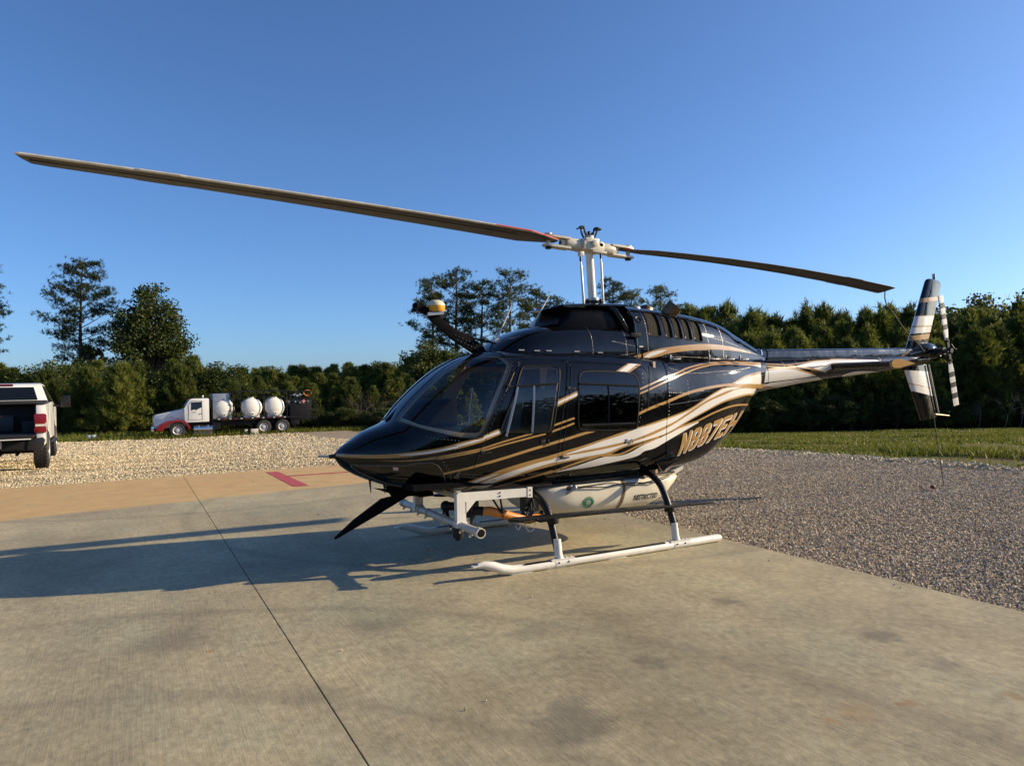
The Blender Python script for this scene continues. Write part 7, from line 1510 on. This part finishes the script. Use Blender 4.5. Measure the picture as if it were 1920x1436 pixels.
# belly spray tank
TK = Loft([(-1.02, .53, .60, .22, .57, 2.2, 2.2), (-.97, .45, .63, .36, .58, 2.5, 2.2), (-.85, .345, .645, .465, .58, 3, 2.7), (-.6, .285, .65, .515, .57, 4, 3.0), (-.2, .265, .65, .53, .57, 4, 3.1), (.3, .28, .65, .53, .57, 4, 3.1), (.55, .34, .65, .515, .57, 4, 2.9), (.70, .435, .65, .47, .59, 3.4, 2.2), (.79, .52, .64, .41, .60, 3, 2.2)], 200, 90)
tank = panel('spray_tank', TK, [[(TK.x0, 0), (TK.x1, 0), (TK.x1, 1), (TK.x0, 1)]], MAT['cream'], heli, 0, .05)
ringp = [(float(-TK.pos(np.array([.785]), np.array([t]), 0, 1)[0][0][1]), float(TK.pos(np.array([.785]), np.array([t]), 0, 1)[0][0][2])) for t in np.linspace(0, 1, 24)]
mb = MB(); mb.prism(ringp+[(-a, b) for a, b in ringp[::-1]], .77, .782, 'yz'); mb.prism([(-.2, .535), (.2, .535), (.18, .60), (-.18, .60)], -1.02, -1.015, 'yz'); mb.build('tank_end', MAT['cream'], tank)
def ts(x, z, off=.003): return on_surf(TK, [(x, float(v_at(TK, [x], [z])[0]))], off, -1)[0]
mb = MB()
for z0 in np.linspace(.63, .33, 16): pass
V = []
zz = np.linspace(.645, .315, 18)
for z0 in zz:
    for dx in (-.018, .018):
        x = .0+dx-.10*((.645-z0)/.33)**2*.6
        V.append(ts(x, z0, .003))
mb.add(V, [(2*i, 2*i+1, 2*i+3, 2*i+2) for i in range(17)]); mb.build('level_strip', simple('brown_level_strip', (.16, .10, .035), .45), tank)
def text_tris(body, shear=0.):
    cu = bpy.data.curves.new('lettering_source', 'FONT'); cu.body = body; cu.size = 1; cu.shear = shear; cu.offset = .028
    o = bpy.data.objects.new('lettering_source', cu); COL.objects.link(o)
    dg = bpy.context.evaluated_depsgraph_get(); me = o.evaluated_get(dg).to_mesh()
    me.calc_loop_triangles()
    V = np.array([v.co[:2] for v in me.vertices]); F = [tuple(t.vertices) for t in me.loop_triangles]
    bpy.data.objects.remove(o); bpy.data.curves.remove(cu); return V, F
V, F = text_tris('RESTRICTED', .15)
w = V[:, 0].max(); hgt = .73
pts = [ts(.12+.315*a/w, .418+.054*b/hgt, .003) for a, b in V]
mb = MB(); mb.add(pts, F); mb.build('lettering', MAT['navy'], tank)
# green round seal with white ring and lettering
sx, sz, sr = -.43, .447, .062
def disc(r0, r1, mat, off, name, a0=0, a1=360):
    mb = MB(); n = 28; V = []
    for i in range(n+1):
        t = R(a0+(a1-a0)*i/n)
        for r_ in (r0, r1): V.append(ts(sx+r_*math.cos(t), sz+r_*.93*math.sin(t), off))
    mb.add(V, [(2*i, 2*i+1, 2*i+3, 2*i+2) for i in range(n)]); return mb.build(name, mat, tank)
disc(.001, sr, MAT['green'], .003, 'seal_decal')
disc(.050, .054, MAT['plate'], .0045, 'seal_ring', 20, 160); disc(.050, .054, MAT['plate'], .0045, 'seal_ring', 200, 340)
mb = MB()
for x0, x1, z0, z1 in ((-.022, -.014, -.015, .018), (-.014, .022, .010, .018), (-.014, .022, -.015, -.008), (.014, .022, -.008, .010), (-.008, -.002, -.004, .006), (.003, .009, -.004, .006), (-.026, .026, -.030, -.026), (-.018, .018, .028, .032)):
    mb.add([ts(sx+a, sz+b, .0045) for a, b in ((x0, z0), (x1, z0), (x1, z1), (x0, z1))], [(0, 1, 2, 3)])
mb.build('seal_print', MAT['plate'], tank)
# cables and lines along the tank
mb = MB()
mb.tube([ts(-.62, .63, .02), ts(-.55, .60, .02), ts(-.25, .585, .02), ts(0, .60, .02), ts(.35, .58, .02), ts(.6, .61, .02)], .006, 6)
mb.tube([ts(-.60, .60, .02), ts(-.2, .612, .016), ts(.1, .575, .016), ts(.4, .60, .02), ts(.66, .62, .03)], .005, 6)
mb.tube([(-.9, -.47, .648), (-.4, -.50, .655), (.1, -.505, .66), (.45, -.49, .662), (.72, -.45, .655)], .010, 6)
mb.build('cable_run', MAT['satin_black'], tank)
mb = MB(); a = Vector(ts(-.60, .60, .03)); b = Vector(ts(-.86, .41, .03)); mb.tube([a, a.lerp(b, .1), a.lerp(b, .35), b], [.020, .020, .012, .007], 8); mb.ball(a, .026, 8); mb.ball(b+Vector((-.01, 0, -.01)), .022, 8, 1); mb.box(Vector(ts(-.66, .60, .02)), (.03, .03, .03), None, 1)
mb.build('gas_strut', [MAT['grey_metal'], MAT['satin_black']], tank)
mb = MB(); mb.cyl((.80, -.13, .53), (1.09, -.13, .66), .042, 14); mb.tube([(.62, -.15, .64), (.80, -.2, .66), (.92, -.18, .70)], .015, 8); mb.box((.86, -.10, .675), (.10, .10, .06)); mb.ball((.83, -.18, .70), .03, 8, 1)
mb.build('tank_vent_pipe', [MAT['white_metal'], MAT['satin_black']], tank)
mb = MB(); mb.box((.50, -.52, .86), (.20, .10, .016), (R(-18), 0, R(-4))); mb.prism([(.33, .80), (.58, .865), (.60, .80), (.42, .70)], -.63, -.60); mb.build('step_fairing', MAT['black'], heli, bevel=.004)

# spray boom carried under the nose
for sy in (-.60, .44):
    fr = MB()
    fr.box((-1.50, sy, .632), (.74, .055, .078), (0, R(1.2), 0)); fr.box((-1.84, sy, .52), (.085, .060, .30))
    fr.box((-1.15, sy, .625), (.05, .064, .095), (0, R(1.2), 0))
    for x, z in ((-1.46, .648), (-1.46, .618), (-1.15, .645), (-1.15, .60)): fr.ball((x, sy-.030, z), .008, 6, 1)
    fr.prism([(-1.795, .60), (-1.70, .60), (-1.795, .50)], sy-.033, sy-.030); fr.box((-1.84, sy, .40), (.10, .075, .05))
    fr.build('boom_frame', [MAT['white_metal'], MAT['satin_black']], heli, sharp=30)
fr = MB(); fr.box((-1.835, -.08, .642), (.055, .98, .05)); fr.prism([(.36, .66), (.50, .66), (.48, .56), (.44, .52), (.40, .56)], -1.90, -1.86, 'yz'); fr.build('boom_crossbar', simple('buff_bar', (.46, .40, .28), .45), heli, bevel=.004)
bp = MB(); bp.cyl((-1.84, -1.02, .393), (-1.84, .90, .393), .034, 16)
for y in (-1.02, .90): 
    s = -1 if y < 0 else 1
    bp.tube([(-1.84, y-s*.06, .393), (-1.84, y-s*.06, .393), (-1.84, y, .393), (-1.84, y, .393), (-1.84, y-s*.05, .393)], [.035, .043, .043, .030, .029], 16, cap=False)
for y in np.linspace(-.85, .8, 9): bp.cyl((-1.86, y, .36), (-1.87, y, .335), .011, 6); bp.box((-1.85, y, .355), (.02, .03, .012))
for y in (-.25, .15, .36): bp.cyl((-1.84, y-.015, .393), (-1.84, y+.015, .393), .043, 16)
bp.build('spray_boom', simple('boom_enamel', (.56, .51, .41), .38, vary=.12), heli)
bo = MB(); bo.cyl((-1.84, -1.00, .393), (-1.84, -1.024, .393), .027, 14); bo.build('boom_bore', MAT['rubber'], heli)
vb = MB()
vb.cyl((-1.86, -.60, .37), (-1.86, -.60, .29), .05, 12); vb.cyl((-1.86, -.60, .30), (-1.86, -.60, .265), .03, 10)
vb.ball((-1.80, -.18, .50), .05, 12); vb.cyl((-1.80, -.18, .50), (-1.80, -.18, .40), .032, 12); vb.cyl((-1.80, -.18, .50), (-1.72, -.26, .50), .040, 12); vb.cyl((-1.72, -.27, .50), (-1.66, -.35, .49), .052, 14)
vb.ball((-1.63, -.40, .48), .055, 12); vb.box((-1.62, -.42, .56), (.07, .05, .12)); vb.cyl((-1.62, -.42, .62), (-1.60, -.42, .66), .05, 10)
vb.tube([(-1.63, -.42, .47), (-1.58, -.44, .47), (-1.55, -.45, .465)], [.045, .04, .044], 12)
vb.cyl((-1.80, -.18, .45), (-1.86, -.45, .35), .02, 8); vb.tube([(-1.64, -.40, .46), (-1.68, -.42, .40), (-1.69, -.42, .33)], [.05, .045, .04], 10)
MB().box((-1.93, .12, .60), (.14, .26, .05), (0, 0, R(6))).build('hose_shield', MAT['matt_black'], heli, bevel=.005)
vb.build('valve_cluster', MAT['satin_black'], heli)
mb = MB(); mb.cyl((-1.69, -.42, .42), (-1.70, -.42, .33), .042, 12); mb.build('strainer', MAT['grey_metal'], heli)
mb = MB(); mb.tube([(-1.56, -.45, .468), (-1.48, -.455, .46), (-1.36, -.46, .425), (-1.22, -.46, .375), (-1.06, -.44, .345), (-.90, -.38, .34)], [.038, .043, .043, .040, .035, .035], 12); mb.build('supply_hose', MAT['orange'], heli)
mb = MB()
mb.tube([(-1.50, -.50, .62), (-1.42, -.50, .50), (-1.36, -.49, .40)], .010, 6); mb.tube([(-1.40, -.50, .62), (-1.38, -.50, .50), (-1.36, -.49, .40)], .010, 6)
for k in range(6):
    t = k*1.1; mb.tube([(-1.16+.02*k, -.47, .36), (-1.12+.02*k, -.47+.03*math.sin(t), .43+.02*math.cos(t)), (-1.02, -.42, .47+.02*k)], .007, 5)
mb.box((-1.02, -.38, .47), (.14, .12, .13)); mb.ball((-1.12, -.45, .40), .03, 8)
mb.box((-1.16, -.88, .41), (.10, .05, .03)); mb.tube([(-1.42, -.86, .415), (-1.30, -.87, .395), (-1.20, -.87, .41)], .006, 5)
mb.box((-1.02, -.50, .652), (.22, .10, .012)); mb.box((-1.35, -.57, .675), (.9, .08, .016))
mb.build('hose_fittings', MAT['satin_black'], heli)
mb = MB()
for x0, dz, w in ((-1.30, .10, .05), (-1.42, .07, .025)):
    mb.tube([(x0-w, -.88, .425), (x0-w*.9, -.885, .425-dz*.6), (x0-w*.3, -.89, .425-dz), (x0+w*.4, -.89, .425-dz*.95), (x0+w, -.885, .425-dz*.5), (x0+w, -.88, .425)], .0035, 5)
mb.build('loose_wires', MAT['grey_metal'], heli)

# wire cutters, lights, aerials, pitot
mb = MB()
mb.prism([(-2.44, .70), (-2.05, .64), (-2.06, .62), (-2.40, .455), (-2.79, .275), (-2.80, .285), (-2.62, .43), (-2.36, .595), (-2.22, .615)], -.022, .022)
mb.prism([(-2.33, .72), (-2.02, .66), (-2.05, .60), (-2.25, .60)], -.05, .05)
mb.build('lower_wire_cutter', MAT['matt_black'], heli, bevel=.004)
mb = MB()
mb.prism([(-1.27, 1.93), (-1.30, 2.0), (-1.38, 2.055), (-1.60, 2.165), (-1.88, 2.365), (-1.97, 2.40), (-2.01, 2.375), (-1.98, 2.345), (-1.88, 2.285), (-1.64, 2.075), (-1.50, 1.99), (-1.40, 1.93)], -.028, .028)
mb.ball((-1.99, 0, 2.375), .035, 8, sc=(1, 1.3, 1)); mb.box((-2.0, 0, 2.34), (.03, .10, .03))
mb.tube([(-1.62, 0, 2.17), (-1.40, 0, 2.08), (-1.14, 0, 2.03)], .010, 6)
for i in range(14): 
    t = i/13; mb.ball((-1.36-.24*t, -.030, 1.985+.10*t+(.02 if i % 2 else -.02)), .007, 6, 1)
mb.build('upper_wire_cutter', [MAT['matt_black'], MAT['grey_metal']], heli, bevel=.003)
mb = MB(); mb.lathe((-1.785, 0, 2.325), (0, 0, 1), [(0, .074), (.012, .084), (.058, .088)], 20); mb.lathe((-1.785, 0, 2.383), (0, 0, 1), [(0, .088), (.02, .083), (.040, .066), (.053, .038), (.057, .005)], 20, 1)
mb.box((-1.81, 0, 2.305), (.16, .12, .03), (0, R(-6), 0), 2); mb.box((-1.73, 0, 2.295), (.05, .06, .05), None, 3)
mb.build('gps_dome', [MAT['yellow'], MAT['ivory'], MAT['grey_metal'], MAT['satin_black']], heli)
for (x, z0, x1, z1) in ((-1.175, 2.045, -.99, 2.41), (-.765, 2.20, -.51, 2.58)):
    mb = MB(); d = Vector((x1-x, 0, z1-z0)); a = Vector((x, -.05, z0)); mb.tube([a-d*.04, a+d*.02, a+d*.12, a+d*.24, a+d*1.0], [.036, .030, .016, .009, .0045], 8); mb.build('whip_aerial', MAT['white_metal'], heli)
mb = MB(); mb.tube([(-2.76, 0, 1.01), (-2.83, 0, 1.012)], [.022, .016], 10); mb.tube([(-2.83, 0, 1.012), (-2.93, 0, 1.018)], .009, 8, 1); mb.build('pitot_tube', [MAT['satin_black'], MAT['steel']], heli)
for x, z, h in ((-2.49, .80, .13), (-2.36, .755, .10)):
    mb = MB(); mb.tube([(x, -.08, z), (x+.01, -.08, z-h)], [.012, .004], 6); mb.build('belly_aerial', MAT['satin_black'], heli)
mb = MB(); mb.prism([(1.30, .83), (1.42, .87), (1.46, .74), (1.44, .735)], -.035, -.02); mb.build('blade_aerial', MAT['satin_black'], heli)
mb = MB(); mb.add([on_surf(LF, [(x, v)], .009, -1)[0] for x, v in ((-2.37, .405), (-2.33, .405), (-2.33, .430), (-2.37, .430))], [(0, 1, 2, 3)]); mb.build('sticker', simple('pink_sticker', (.55, .36, .34), .5), heli)
mb = MB(); mb.add([on_surf(LF, [(x, v)], .004, -1)[0] for x, v in ((-1.88, .455), (-1.80, .455), (-1.80, .461), (-1.88, .461))], [(0, 1, 2, 3)]); mb.build('placard', MAT['plate'], heli)

# cabin inside
mb = MB(); mb.box((-.9, 0, .74), (2.7, 1.1, .05)); mb.build('cabin_floor', MAT['matt_black'], heli)
mb = MB(); mb.prism([(-2.20, 1.22), (-2.12, 1.36), (-1.98, 1.47), (-1.80, 1.50), (-1.74, 1.49), (-1.74, .95), (-1.95, .9)], -.36, .34); mb.build('instrument_panel', MAT['matt_black'], heli, bevel=.02)
mb = MB(); mb.box((-1.45, 0, .92), (.8, .24, .36)); mb.build('pedestal', MAT['matt_black'], heli, bevel=.02)
for y in (-.33, .33):
    mb = MB(); mb.box((-1.02, y, 1.00), (.46, .46, .14)); mb.box((-.76, y, 1.28), (.12, .44, .58), (0, R(12), 0)); mb.box((-.68, y, 1.64), (.09, .22, .16), (0, R(12), 0)); mb.build('front_seat', MAT['seat'], heli, bevel=.03)
    mb = MB(); mb.tube([(-1.45, y, .80), (-1.42, y, 1.05), (-1.36, y, 1.22)], .012, 6); mb.build('control_stick', MAT['satin_black'], heli)
mb = MB(); mb.box((-.02, 0, 1.00), (.46, 1.05, .14)); mb.box((.26, 0, 1.30), (.12, 1.05, .62), (0, R(8), 0)); mb.build('rear_bench', MAT['seat'], heli, bevel=.03)
mb = MB(); mb.box((-.56, 0, 1.35), (.10, .16, 1.1)); mb.build('control_column', MAT['tan_trim'], heli, bevel=.02)
mb = MB(); mb.box((.40, 0, 1.25), (.03, 1.10, 1.15)); mb.build('cabin_bulkhead', MAT['tan_trim'], heli)
mb = MB()
mb.tube([(-2.30, 0, 1.30), (-2.19, 0, 1.40), (-1.95, 0, 1.62), (-1.73, 0, 1.775), (-1.50, 0, 1.87), (-1.3, 0, 1.915)], .018, 6); mb.build('windscreen_post', MAT['satin_black'], heli)

# tie-down ropes
r_ = MB(); r_.tube([(4.97, -.03, 2.84), (4.975, -.02, 2.74), (5.0, -.03, 2.62), (5.03, -.05, 2.60), (5.12, -.06, 2.50), (5.35, -.09, 2.25), (5.62, -.11, 2.06), (5.70, -.115, 1.98)], .008, 6); r_.ball((4.99, -.03, 2.62), .022, 6, sc=(1.6, .8, .8))
o = r_.build('tie_down_rope', MAT['rope']); tag(o, 'thin dark rope tying the rear rotor blade tip down to the tail boom', 'rope')
r_ = MB(); pth = [(6.02, -.04, 1.05), (6.04, -.04, .92), (6.10, -.04, .62), (6.16, -.04, .34), (6.20, -.04, .12), (6.19, -.06, .02), (6.10, -.05, -.015), (5.99, -.03, -.01)]
r_.tube(pth, .007, 6); r_.ball((5.97, -.03, .005), .038, 10, 1, (1.1, 1, .8)); r_.tube([(5.93, -.03, -.005), (5.82, -.05, -.012), (5.74, -.03, -.015)], .006, 5)
o = r_.build('tail_tether', [MAT['rope'], MAT['brass']]); tag(o, 'thin tether hanging from the tail skid to a rusty weight lying on the gravel', 'rope')
